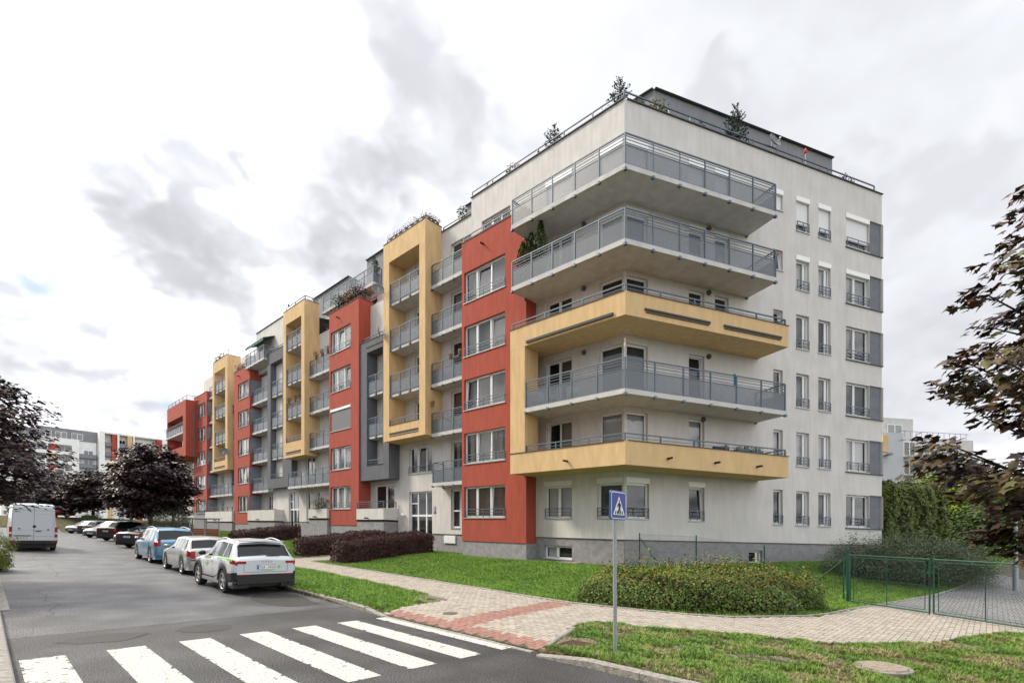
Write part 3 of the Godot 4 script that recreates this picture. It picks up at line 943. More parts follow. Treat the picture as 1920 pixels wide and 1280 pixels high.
func railing(parent: Node3D, pts: Array, fl: float, top := 1.2, with_panels := true, gap := 1.26, drop := 0.2, bars := [0.82, 0.95, 1.07], pmat: Material = null) -> MeshInstance3D:
	var b := MB.new()
	for i in pts.size() - 1:
		var e := 0.0015 * (i % 2)
		seg(b, pts[i], pts[i + 1], fl + top - 0.045 - e, fl + top - e, 0.05)
		for h in bars: seg(b, pts[i], pts[i + 1], fl + h - e, fl + h + 0.022 - e, 0.022)
		if with_panels:
			seg(b, pts[i], pts[i + 1], fl + 0.03 - e, fl + 0.065 - e, 0.03)
			seg(b, pts[i], pts[i + 1], fl + 0.735 - e, fl + 0.765 - e, 0.03)
	var runs := rail_posts(pts, gap)
	for r in runs:
		for k in r.size():
			var d: Vector2 = (r[r.size() - 1] - r[0]).normalized() * 0.025
			seg(b, r[k] - d, r[k] + d, fl - drop, fl + top - 0.046, 0.055)
			if drop > 0.1: seg(b, r[k] - d * 2.2, r[k] + d * 2.2, fl - drop - 0.03, fl - drop + 0.07, 0.12)
	var rl := put(b, "railing", M.steel, parent)
	if with_panels:
		for r in runs:
			for k in r.size() - 1:
				var g := MB.new()
				var d: Vector2 = (r[k + 1] - r[k]).normalized() * 0.035
				seg(g, r[k] + d, r[k + 1] - d, fl + 0.068, fl + 0.732, 0.012)
				put(g, "panel", pmat if pmat else M.panel, rl)
	return rl

func balcony(root: Node3D, slab_pts: Array, rail_pts: Array, fl: float, o := {}) -> MeshInstance3D:
	var b := MB.new()
	prism(b, slab_pts, fl - 0.17, fl + 0.02)
	var s := put(b, "balcony", o.get("mat", M.slab), root)
	if rail_pts.size() > 1:
		railing(s, rail_pts, fl, o.get("top", 1.2), o.get("panels", true), o.get("gap", 1.26), o.get("drop", 0.2), [0.82, 0.95, 1.07], o.get("pmat", null))
	return s

func lamp(root: Node3D, f: Fr, s: float, y: float) -> void:
	var b := MB.new()
	b.ball(f.p(s, y, 0.05), Vector3(0.11, 0.11, 0.11), 6)
	put(b, "wall_lamp", M.blindgrey, root)

func spout(root: Node3D, p: Vector3, d: Vector3) -> void:
	var b := MB.new()
	b.tube(p - d * 0.05, p + d * 0.28, 0.045, 0.045, 8)
	put(b, "drain_spout", M.black, root)

func capstrip(root: Node3D, pts: Array, y: float, th := 0.3) -> void:
	var b := MB.new()
	for i in pts.size() - 1: seg(b, pts[i], pts[i + 1], y + 0.002, y + 0.03, th)
	put(b, "coping", M.cap, root)

func red_bay(root: Node3D, d: float, s0: float, s1: float, ybot: float, ytop: float, base: float, wn0: float, wn1: float, fl: Array, blinds: Array, side_windows: bool, back: float) -> void:
	# a tower of red render standing out from the facade with one wide window a storey
	var f := Fr.new(self, Vector2(-d, 0), Vector2(0, 1), Vector2(-1, 0))
	var holes := []
	for k in fl.size(): holes.append([wn0, wn1, fl[k] + 0.84, fl[k] + 2.45, 0.13])
	var b := MB.new()
	wall(b, f, s0, s1, ybot, ytop, holes)
	var side := Fr.new(self, Vector2(-d, s0), Vector2(1, 0), Vector2(0, -1))
	var dep := d + back
	var sh := []
	if side_windows:
		for k in fl.size(): sh.append([0.0, dep, fl[k] + 0.84, fl[k] + 2.45, 0.08])
	wall(b, side, 0, dep, ybot, ytop, sh)
	var far := Fr.new(self, Vector2(-d, s1), Vector2(1, 0), Vector2(0, 1))
	wall(b, far, 0, dep, ybot, ytop, [])
	b.quad_to(site(-d, ytop, s0), site(-d, ytop, s1), site(back, ytop, s1), site(back, ytop, s0), Vector3.UP)
	b.quad_to(site(-d, ybot, s0), site(-d, ybot, s1), site(back, ybot, s1), site(back, ybot, s0), Vector3.DOWN)
	var bay := put(b, "bay", M.red, root)
	if side_windows:
		for h in sh:
			var g := MB.new()
			fbox(g, side, 0.02, h[1], h[2] + 0.002, h[3] - 0.002, -0.2, -0.075)
			put(g, "side_panel", M.midgray, bay)
	capstrip(root, [Vector2(-d + 0.1, s0), Vector2(-d + 0.1, s1)], ytop, 0.26)
	capstrip(root, [Vector2(-d + 0.24, s0 + 0.1), Vector2(back, s0 + 0.1)], ytop, 0.26)
	if base < ybot:
		var pb := MB.new()
		fbox(pb, f, s0 + 0.03, s1 - 0.03, base, ybot - 0.003, -dep, -0.04)
		put(pb, "bay_plinth", M.plinth, root)
	for k in fl.size():
		var bl: String = blinds[k]
		var o := {"m": [0.36, 0.7], "rail": true, "tilt": k % 3}
		if bl == "screen":
			o = {"m": [0.36, 0.7], "blind": "", "rail": false}
		elif bl != "": o.blinds = [bl, bl if k % 2 == 0 else "", bl]
		window(root, f, wn0, wn1, fl[k] + 0.84, fl[k] + 2.45, o)
		if bl == "screen":
			var g := MB.new()
			fbox(g, f, wn0 + 0.04, wn1 - 0.04, fl[k] + 0.86, fl[k] + 2.28, -0.06, -0.04)
			put(g, "shutter", M.screen, root)
			g = MB.new()
			fbox(g, f, wn0, wn1, fl[k] + 2.28, fl[k] + 2.45, -0.12, 0.02)
			put(g, "shutter_box", M.pvc, root)
	for e in [[Vector2(-d, (s0 + s1) * 0.5 + 0.6), ytop - 0.65]]:
		spout(root, site(e[0].x, e[1], e[0].y), Vector3(-1, 0, 0))

func loggia_tower(root: Node3D, mat: Material, called: String, d: float, s0: float, s1: float, y0: float, y1: float, o0: float, o1: float, oy0: float, oy1: float, back: float, fl: Array, slot := true, pan := true) -> void:
	# a hollow frame round a stack of loggias: fl[0] is the lowest, closed by the frame's own parapet
	var f := Fr.new(self, Vector2(-d, 0), Vector2(0, 1), Vector2(-1, 0))
	var dep := d + back
	var b := MB.new()
	wall(b, f, s0, s1, y0, y1, [[o0, o1, oy0, oy1, dep]])
	wall(b, Fr.new(self, Vector2(-d, s0), Vector2(1, 0), Vector2(0, -1)), 0, dep, y0, y1, [])
	wall(b, Fr.new(self, Vector2(-d, s1), Vector2(1, 0), Vector2(0, 1)), 0, dep, y0, y1, [])
	for y in [y0, y1]:
		b.quad_to(site(-d, y, s0), site(-d, y, s1), site(back, y, s1), site(back, y, s0), Vector3.UP if y == y1 else Vector3.DOWN)
	var t := put(b, called, mat, root)
	capstrip(root, [Vector2(-d + 0.1, s0), Vector2(-d + 0.1, s1)], y1, 0.26)
	capstrip(root, [Vector2(-d + 0.24, s0 + 0.1), Vector2(back, s0 + 0.1)], y1, 0.26)
	var cp := MB.new()
	fbox(cp, f, o0 + 0.002, o1 - 0.002, oy0 + 0.002, oy0 + 0.03, -0.25, 0.03)
	put(cp, "ledge", M.cap, t)
	railing(t, [Vector2(-d + 0.06, o0), Vector2(-d + 0.06, o1)], oy0 - 0.45, 0.82, false, 1.6, -0.4, [0.62])
	for k in range(1, fl.size()):
		balcony(root, [Vector2(-d + 0.12, o0 + 0.002), Vector2(-d + 0.12, o1 - 0.002), Vector2(back - 0.002, o1 - 0.002), Vector2(back - 0.002, o0 + 0.002)],
			[Vector2(-d + 0.09, o0 + 0.03), Vector2(-d + 0.09, o1 - 0.03)], fl[k], {"gap": 1.1, "drop": 0.14, "panels": pan})
	if slot:
		var g := MB.new()
		fbox(g, f, o0 + 0.1, o1 - 0.05, y0 + 0.36, y0 + 0.47, -0.06, 0.025)
		fbox(g, f, o0 + 0.1, o1 - 0.05, y0 + 0.24, y0 + 0.29, -0.06, 0.015)
		put(g, "awning_cassette", M.black, t)
# ---------------------------------------------------------------- the apartment building
func F1(k: float) -> float: return 1.85 + 2.81 * k
func F2(k: float) -> float: return 2.50 + 2.81 * k

func build_apartments() -> void:
	var root := thing("apartment_building", "long six storey apartment building with red bays, yellow loggia frames and wrapped corner balconies", "building", site(0, 0.6, 0))
	var LF := Fr.new(self, Vector2.ZERO, Vector2(0, 1), Vector2(-1, 0))
	var RF := Fr.new(self, Vector2.ZERO, Vector2(UN, UV), Vector2(UV, -UN))
	var U := Vector2(UN, UV)
	var W := Vector2(UV, -UN)
	var hl := []
	var hr := []
	var wl := []   # windows left of the corner: [s0, s1, y0, y1, options]
	var wr := []
	var rnd := RandomNumberGenerator.new()
	rnd.seed = 4
	var covers := ["half", "grey", "grey", "curtain", "full", "grey"]
	for k in 6:
		var f := F1(k)
		var head := f + 2.45
		# left of the corner
		if k == 0:
			wl.append([2.69, 4.25, f + 0.83, head + 0.06, {"shut": true, "rail": true, "blinds": ["full", "full"]}])
			wl.append([0.1, 1.33, f + 0.83, head + 0.06, {"m": [], "shut": true, "rail": true, "corner": true, "blinds": ["grey"]}])
			wr.append([0.1, 1.2, f + 0.83, head + 0.06, {"m": [], "shut": true, "rail": true, "corner": true, "blinds": [""]}])
		else:
			var bl: String = ["", "curtain", "grey", "grey", "half", "full"][k]
			wl.append([2.69, 4.17, f + 0.12, head, {"sill": false, "blinds": [bl if k != 2 else "drape", "" if k < 4 else bl], "shut": k >= 5, "tilt": 1 if k == 1 else -1}])
			var cb: String = ["", "full", "grey", "grey", "half", "full"][k]
			wl.append([0.1, 1.25, f + 0.3, head, {"m": [], "sill": false, "corner": true, "blinds": [cb], "shut": k >= 4}])
			wr.append([0.1, 1.14, f + 0.3, head, {"m": [], "sill": false, "corner": true, "blinds": [cb], "shut": k >= 4}])
		# right facade
		wr.append([3.25, 4.09, f + (0.82 if k == 0 else 0.12), head + (0.05 if k == 0 else 0.0), {"m": [], "shut": k == 0 or k >= 4, "rail": k == 0, "sill": k == 0, "tilt": 0 if k in [0, 2] else -1, "blinds": [["", "full", "", "grey", "curtain", "full"][k]]}])
		if k >= 3: wr.append([4.67, 5.44, f + 0.12, head, {"m": [], "sill": false, "shut": k >= 4, "blinds": [["", "", "", "grey", "curtain", "full"][k]]}])
		var low := f + (0.82 if k < 3 else 1.5)
		wr.append([8.08, 8.67, low, head, {"m": [], "shut": k == 5, "rail": k < 3, "tilt": 0 if k in [3, 4] else -1, "blinds": [["", "half", "", "", "", "full"][k]]}])
		for c in [[9.52, 10.36], [10.97, 11.8]]:
			wr.append([c[0], c[1], f + 0.82, head, {"m": [0.72] if k < 5 else [], "shut": k >= 4, "rail": true, "blinds": [["", "full", "grey", "grey", "full", "low"][k], ["", "full", "", "", "", ""][k]]}])
		wr.append([12.87, 14.53, f + 0.82, head, {"m": [0.42] if k < 5 else [], "shut": k >= 4, "rail": true, "blinds": [["", "full", "grey", "curtain", "full", "low"][k], ["", "full", "grey", "grey", "full", ""][k]]}])
		hr.append([14.56, 15.60, f + 0.78, head + 0.03, 0.07])
	wl.append([6.5, 8.6, F1(5) + 1.5, F1(5) + 2.45, {"m": [0.33, 0.66], "rail": true}])
	for w in wr:
		if w[2] > F1(5): w[4]["roller"] = 1.0 if w[0] < 9 else 0.76
	for w in wl:
		if w[2] > F1(5) and w[0] < 5: w[4]["roller"] = 1.0
	for w in wl: hl.append([w[0], w[1], w[2], w[3], 0.13])
	for w in wr: hr.append([w[0], w[1], w[2], w[3], 0.13])
	var b := MB.new()
	wall(b, LF, 0, 9.4, 1.8, 19.93, hl)
	put(b, "wall", M.white, root)
	b = MB.new()
	wall(b, RF, 0, 15.49, 1.8, 19.93, hr)
	put(b, "wall", M.white, root)
	for w in wl: window(root, LF, w[0], w[1], w[2], w[3], w[4])
	for w in wr: window(root, RF, w[0], w[1], w[2], w[3], w[4])
	for k in 6:   # dark panels at the far end of the short facade with their ledges
		b = MB.new()
		fbox(b, RF, 14.56, 15.44, F1(k) + 0.785, F1(k) + 2.475, -0.3, -0.068)
		put(b, "corner_panel", M.darkpanel, root)
		b = MB.new()
		fbox(b, RF, 12.84, 15.55, F1(k) + 0.735, F1(k) + 0.78, -0.2, 0.05)
		put(b, "ledge", M.cap, root)
	# plinths
	b = MB.new()
	wall(b, LF.off(-0.04), 0, 4.85, 0.1, 1.8, [[2.71, 4.34, 0.81, 1.43, 0.13]])
	wall(b, RF.off(-0.04), 0, 15.45, 0.1, 1.8, [[6.64, 7.46, 0.82, 1.43, 0.13]])
	put(b, "plinth", M.plinth, root)
	b = MB.new()
	fbox(b, LF, -0.02, 4.83, 1.775, 1.798, -0.06, 0.004)
	fbox(b, RF, 0.02, 15.48, 1.775, 1.798, -0.06, 0.004)
	put(b, "drip_edge", M.cap, root)
	window(root, LF.off(-0.04), 2.71, 4.34, 0.81, 1.43, {"m": [0.55], "called": "basement_window", "blinds": ["", "full"]})
	window(root, RF.off(-0.04), 6.64, 7.46, 0.82, 1.43, {"m": [0.7], "called": "basement_window"})
	# end wall on the right, roofs, parapet backs
	var EF := Fr.new(self, U * 15.49, -W, U)
	b = MB.new()
	wall(b, EF, 0, 11, 0.1, 19.93, [])
	put(b, "wall", M.white, root)
	b = MB.new()
	prism(b, [Vector2(0.3, 0.1), U * 15.3 - W * 0.3, U * 15.3 - W * 11, Vector2(12, 16.8), Vector2(0.32, 16.8)], F1(6) - 0.3, F1(6))
	put(b, "roof", M.slab, root)
	b = MB.new()
	seg(b, Vector2(0.18, 0.2), Vector2(0.18, 9.4), F1(6), 19.925, 0.22)
	seg(b, U * 0.3 - W * 0.16, U * 15.4 - W * 0.16, F1(6), 19.925, 0.22)
	put(b, "parapet", M.white, root)
	capstrip(root, [Vector2(0.1, 9.42), Vector2(0.1, 0.02)], 19.93, 0.34)
	capstrip(root, [U * 0.12 - W * 0.1, U * 15.53 - W * 0.1], 19.93, 0.34)
	var rt := [Vector2(0.06, 9.4), Vector2(0.06, 0.05), U * 0.05 - W * 0.06, U * 15.0 - W * 0.06]
	railing(root, [rt[0], rt[1]], 19.95, 0.36, false, 1.6, 0.0, [0.12])
	railing(root, [rt[2], rt[3]], 19.95, 0.36, false, 1.6, 0.0, [0.12])
	# penthouse
	var P0 := Vector2(2.93, 0.23)
	var pp := [Vector2(2.8, 13.0), P0, P0 + U * 11.35, P0 + U * 11.35 - W * 7, Vector2(11, 13)]
	b = MB.new()
	prism(b, pp, F1(6) + 0.003, 22.35)
	put(b, "penthouse", M.pent, root)
	capstrip(root, [pp[0], pp[1], pp[2]], 22.35, 0.3)

	# corner balconies
	var E := 1.62
	var cor := Vector2(-E, -1.008)
	var re := U * 6.5 + W * E
	for k in [2, 4, 5]:
		var r2: Vector2 = (U * 7.05 + W * E) if k == 2 else re
		var l2 := Vector2(-E, 4.06) if k == 2 else Vector2(-E, 4.9)
		var r3: Vector2 = r2 - W * (E - 0.01)
		var l3 := Vector2(-0.7, l2.y + 0.004)
		var ln := Vector2(0, 4.8)
		var sl := [l2, cor, r2, r3, Vector2(0.0, 0.0), ln, Vector2(-0.705, l2.y)]
		if k == 2: sl = [l2, cor, r2, r3, Vector2(0, 0), Vector2(0, 4.06)]
		var rails := [Vector2(-E + 0.03, l2.y - 0.04), Vector2(-E + 0.03, cor.y + 0.02), r2 - U * 0.04 - W * 0.03, r3 - U * 0.04]
		if k != 2: rails.push_front(Vector2(-0.72, l2.y - 0.04))
		balcony(root, sl, rails, F1(k))
	for k in [1, 3]:   # yellow bands
		var f := F1(k)
		var yb := f - 0.03
		var yt := f + 0.87
		var ye: Vector2 = U * 7.17 + W * E
		var yw: Vector2 = U * 7.17 + W * 0.002
		b = MB.new()
		var lo := Vector2(-E, 4.96)
		prism(b, [lo, cor, ye, yw, Vector2(-0.002, -0.002), Vector2(-0.002, 4.8), Vector2(-0.702, 4.82), Vector2(-0.702, 4.96)], yb, yb + 0.2)
		var ri: Vector2 = U * 7.0 + W * (E - 0.17)
		var ci := Vector2(-E + 0.17, -0.903)
		prism(b, [lo, cor, ye, yw, yw - U * 0.17, ri, ci, Vector2(-E + 0.17, 4.96)], yb + 0.2, yt)
		var band := put(b, "balcony_band", M.yellow, root)
		var t := 0.09
		capstrip(band, [Vector2(-E + t, 4.98), Vector2(-E + t, cor.y + t * 0.6)], yt, 0.24)
		capstrip(band, [cor + U * 0.16 - W * t, ye - W * t + U * 0.02], yt, 0.24)
		railing(band, [Vector2(-E + t, 4.9 if k == 3 else 4.04), Vector2(-E + t, cor.y + t * 0.7), ye - W * t - U * t, yw - U * t], yt, 0.32, false, 1.7, 0.0, [0.14])
		if k == 3:
			for q in [[RF, -0.15, 2.95], [RF, 3.64, 6.75]]:
				b = MB.new()
				fbox(b, q[0], q[1], q[2], yb + 0.29, yb + 0.375, E, E + 0.05)
				fbox(b, q[0], q[1] + 0.05, q[2] - 0.05, yb + 0.215, yb + 0.245, E, E + 0.035)
				put(b, "awning_cassette", M.black, band)
			b = MB.new()
			fbox(b, LF, -0.5, 3.95, yb + 0.10, yb + 0.2, E, E + 0.07)
			put(b, "awning_cassette", M.black, band)
		else:
			for s in [0.9, 3.2, 5.4]: spout(band, RF.p(s, f + 0.32, E), RF.out())
			spout(band, LF.p(1.7, f + 0.3, E), LF.out())
	b = MB.new()
	fbox(b, LF, 4.07, 4.955, F1(1) + 0.84, F1(3) - 0.032, 0.71, E - 0.002)
	put(b, "yellow_post", M.yellow, root)
	for k in [3, 4, 5]: lamp(root, LF, 2.0, F1(k) - 0.35); lamp(root, RF, 4.3, F1(k) - 0.35)
	lamp(root, RF, 4.0, F1(2) - 0.33)

	# red bay beside the corner
	red_bay(root, 0.7, 4.81, 9.38, 1.48, 17.17, 0.1, 6.18, 9.2, [F1(0), F1(1), F1(2), F1(3), F1(4)], ["drape", "part", "", "curtain", ""], false, 0.3)
	railing(root, [Vector2(-0.6, 9.3), Vector2(-0.6, 5.0)], 17.2, 0.34, false, 1.6, 0.0, [0.14])

	# recessed facade behind the first balconies, yellow frame and entrance
	var BF := Fr.new(self, Vector2(0.3, 0), Vector2(0, 1), Vector2(-1, 0))
	var holes := []
	var ws := []
	ws.append([10.72, 11.5, 2.16, 4.33, {"m": [], "bar": 3.13, "blinds": ["grey"]}])
	ws.append([13.23, 15.59, F1(1) + 0.8, F1(1) + 2.45, {"m": [0.3, 0.66], "rail": true, "tilt": 1, "blinds": ["drape", "", ""]}])
	for k in range(1, 6):
		ws.append([9.7, 11.5, F1(k) + 0.12, F1(k) + 2.45, {"m": [0.5], "sill": false, "blinds": [["", "part", "drape", "drape", "grey", "grey"][k], ["", "part", "drape", "", "curtain", "grey"][k]]}])
	for k in range(2, 6):
		ws.append([13.2, 15.0, F1(k) + 0.12, F1(k) + 2.45, {"m": [0.5], "sill": false, "blinds": [["", "", "drape", "half", "curtain", "half"][k], ""]}])
	var door := [13.23, 15.59, 0.74, 4.35]
	for w in ws: holes.append([w[0], w[1], w[2], w[3], 0.13])
	b = MB.new()
	wall(b, BF, 9.3, 16.8, 1.8, 19.35, holes + [[door[0], door[1], 1.79, door[3], 0.13]])
	put(b, "wall", M.white, root)
	b = MB.new()
	wall(b, BF.off(-0.04), 9.3, 16.8, 0.1, 1.8, [[door[0], door[1], door[2], 1.81, 0.1]])
	put(b, "plinth", M.plinth, root)
	b = MB.new()
	fbox(b, BF, 9.3, 13.2, 1.775, 1.798, -0.06, 0.004)
	put(b, "drip_edge", M.cap, root)
	for w in ws: window(root, BF, w[0], w[1], w[2], w[3], w[4])
	entrance(root, BF, door[0], door[1], door[2], door[3], 2.88)
	# meter cabinet, number plates, lamp by the door
	b = MB.new()
	fbox(b, BF, 11.08, 12.1, 1.26, 1.71, -0.1, 0.02)
	fbox(b, BF, 11.1, 11.585, 1.28, 1.69, 0.02, 0.035)
	fbox(b, BF, 11.605, 12.08, 1.28, 1.69, 0.02, 0.035)
	put(b, "meter_cabinet", M.pvc, root)
	for q in [[3.2, 3.42, lin(0.5, 0.03, 0.05), "red_number_plate"], [2.98, 3.14, lin(0.02, 0.05, 0.22), "blue_number_plate"]]:
		b = MB.new()
		fbox(b, BF, 12.86, 13.06, q[0], q[1], 0, 0.02)
		var pl := put(b, q[3], flat(q[2], 0.4), root)
		b = MB.new()
		if q[3].begins_with("red"):
			fbox(b, BF, 12.9, 13.02, 3.335, 3.375, 0.02, 0.023)
			fbox(b, BF, 12.92, 13.0, 3.25, 3.29, 0.02, 0.023)
		else:
			fbox(b, BF, 12.95, 12.975, 3.01, 3.11, 0.02, 0.023)
		put(b, "print", M.pvc, pl)
	b = MB.new()
	b.ball(BF.p(16.1, 2.9, 0.1), Vector3(0.13, 0.13, 0.13), 6)
	put(b, "wall_lamp", M.pvc, root)
	for k in range(1, 6):
		var x1 := 12.28 if k > 1 else 12.2
		balcony(root, [Vector2(-0.5, 9.4), Vector2(-0.5, x1), Vector2(0.298, x1), Vector2(0.298, 9.4)], [Vector2(-0.47, 9.4), Vector2(-0.47, x1 - 0.04)] if k > 1 else [Vector2(-0.47, 9.4), Vector2(-0.47, x1 - 0.04), Vector2(0.28, x1 - 0.04)], F1(k), {"gap": 1.0})
	loggia_tower(root, M.yellow, "yellow_frame", 0.9, 12.3, 16.6, 7.41, 19.65, 12.87, 15.98, 8.34, 18.4, 0.3, [F1(2), F1(3), F1(4), F1(5)])
	railing(root, [Vector2(0.2, 12.5), Vector2(-0.75, 12.5), Vector2(-0.75, 16.4)], 19.7, 0.3, false, 1.4, 0.0, [0.12])
	b = MB.new()
	seg(b, Vector2(0.42, 9.42), Vector2(0.42, 12.3), F1(6), 19.35, 0.22)
	put(b, "parapet", M.white, root)
	capstrip(root, [Vector2(0.38, 9.45), Vector2(0.38, 12.3)], 19.35, 0.3)
	railing(root, [Vector2(0.42, 9.5), Vector2(0.42, 12.3)], 19.38, 0.32, false, 1.4, 0.0, [0.12])

	build_second_half(root)

func entrance(root: Node3D, f: Fr, s0: float, s1: float, y0: float, y1: float, yt: float) -> void:
	var b := MB.new()
	var sd := lerpf(s0, s1, 0.66)
	var sm := lerpf(s0, s1, 0.30)
	for q in [[s0, s0 + 0.08, y0, y1], [s1 - 0.08, s1, y0, y1], [s0 + 0.08, s1 - 0.08, y1 - 0.08, y1], [s0 + 0.08, s1 - 0.08, yt - 0.06, yt + 0.06], [sd - 0.05, sd + 0.05, y0, yt - 0.06], [sd - 0.04, sd + 0.04, yt + 0.06, y1 - 0.08], [sm - 0.04, sm + 0.04, yt + 0.06, y1 - 0.08], [sm - 0.05, sm + 0.05, y0, yt - 0.06], [s0 + 0.08, s1 - 0.08, y0, y0 + 0.12]]:
		fbox(b, f, q[0], q[1], q[2], q[3], -0.2, -0.12)
	for a in [[s0 + 0.08, sm - 0.05], [sm + 0.05, sd - 0.05]]: fbox(b, f, a[0], a[1], y0 + 0.95, y0 + 1.03, -0.19, -0.13)
	fbox(b, f, sd + 0.06, s1 - 0.08, y1 - 0.75, y1 - 0.68, -0.19, -0.13)
	var d := put(b, "entrance_door", M.pvc, root)
	for q in [[s0 + 0.08, sm, y0 + 0.1, yt], [sm, sd, y0 + 0.1, yt], [sd, s1 - 0.08, y0 + 0.1, yt], [s0 + 0.08, sm, yt, y1 - 0.06], [sm, sd, yt, y1 - 0.06], [sd, s1 - 0.08, yt, y1 - 0.06]]:
		b = MB.new()
		b.quad_to(f.p(q[0], q[2], -0.16), f.p(q[1], q[2], -0.16), f.p(q[1], q[3], -0.16), f.p(q[0], q[3], -0.16), f.out())
		put(b, "pane", M.glass, d)
	b = MB.new()
	fbox(b, f, sm - 0.14, sm - 0.10, y0 + 0.8, y0 + 1.5, -0.11, -0.07)
	put(b, "handle", M.galv, d)
	b = MB.new()
	b.box8([f.p(s0, y0, -0.21), f.p(s1, y0, -0.21), f.p(s1, y0, -4), f.p(s0, y0, -4), f.p(s0, y1, -0.21), f.p(s1, y1, -0.21), f.p(s1, y1, -4), f.p(s0, y1, -4)])
	b.p = b.p.slice(0, 0); b.nn = b.nn.slice(0, 0)
	var q4 := [f.p(s0, y0, -0.21), f.p(s1, y0, -0.21), f.p(s1, y1, -0.21), f.p(s0, y1, -0.21)]
	var k4 := [f.p(s0, y0, -4), f.p(s1, y0, -4), f.p(s1, y1, -4), f.p(s0, y1, -4)]
	b.quad(k4[0], k4[1], k4[2], k4[3])
	for i in 4: b.quad(q4[i], q4[(i + 1) % 4], k4[(i + 1) % 4], k4[i])
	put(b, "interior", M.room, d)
	b = MB.new()   # the flight of stairs inside
	for i in 8: fbox(b, f, s0 + 0.1, s1 - 1.3, y0 + 0.01, y0 + 0.17 * (i + 1), -1.2 - 0.28 * (i + 1), -1.2 - 0.28 * i - 0.002)
	put(b, "stairs", M.slab, d)
	b = MB.new()
	fbox(b, f, s0 - 0.2, s1 + 0.2, 0.3, y0 - 0.005, -0.1, 1.2)
	put(b, "door_step", M.concrete, d)

func side_wall(root: Node3D, mat: Material, n0: float, n1: float, v: float, y0: float, y1: float) -> void:
	var b := MB.new()
	wall(b, Fr.new(self, Vector2(n0, v), Vector2(1, 0), Vector2(0, -1)), 0, n1 - n0, y0, y1, [])
	put(b, "wall", mat, root)

func garden_terrace(root: Node3D, d: float, s0: float, s1: float, y0: float, ym: float, y1: float, back: float, rail: bool) -> void:
	var b := MB.new()
	prism(b, [Vector2(-d, s0), Vector2(-d, s1), Vector2(back, s1), Vector2(back, s0)], ym, ym + 0.1)
	seg(b, Vector2(-d + 0.08, s0), Vector2(-d + 0.08, s1), ym, y1, 0.16)
	seg(b, Vector2(-d + 0.165, s0 + 0.08), Vector2(back, s0 + 0.08), ym, y1 - 0.002, 0.16)
	var t := put(b, "terrace", M.white, root)
	b = MB.new()
	prism(b, [Vector2(-d + 0.04, s0 + 0.04), Vector2(-d + 0.04, s1 - 0.02), Vector2(back, s1 - 0.02), Vector2(back, s0 + 0.04)], y0, ym - 0.003)
	put(b, "terrace_plinth", M.plinth, t)
	capstrip(t, [Vector2(-d + 0.08, s0), Vector2(-d + 0.08, s1)], y1, 0.2)
	spout(t, site(-d, ym + 0.2, lerpf(s0, s1, 0.55)), Vector3(-1, 0, 0))
	if rail: railing(t, [Vector2(0.2, s0 + 0.08), Vector2(-d + 0.08, s0 + 0.08), Vector2(-d + 0.08, s1)], y1, 0.45, false, 1.5, 0.0, [0.15, 0.28])

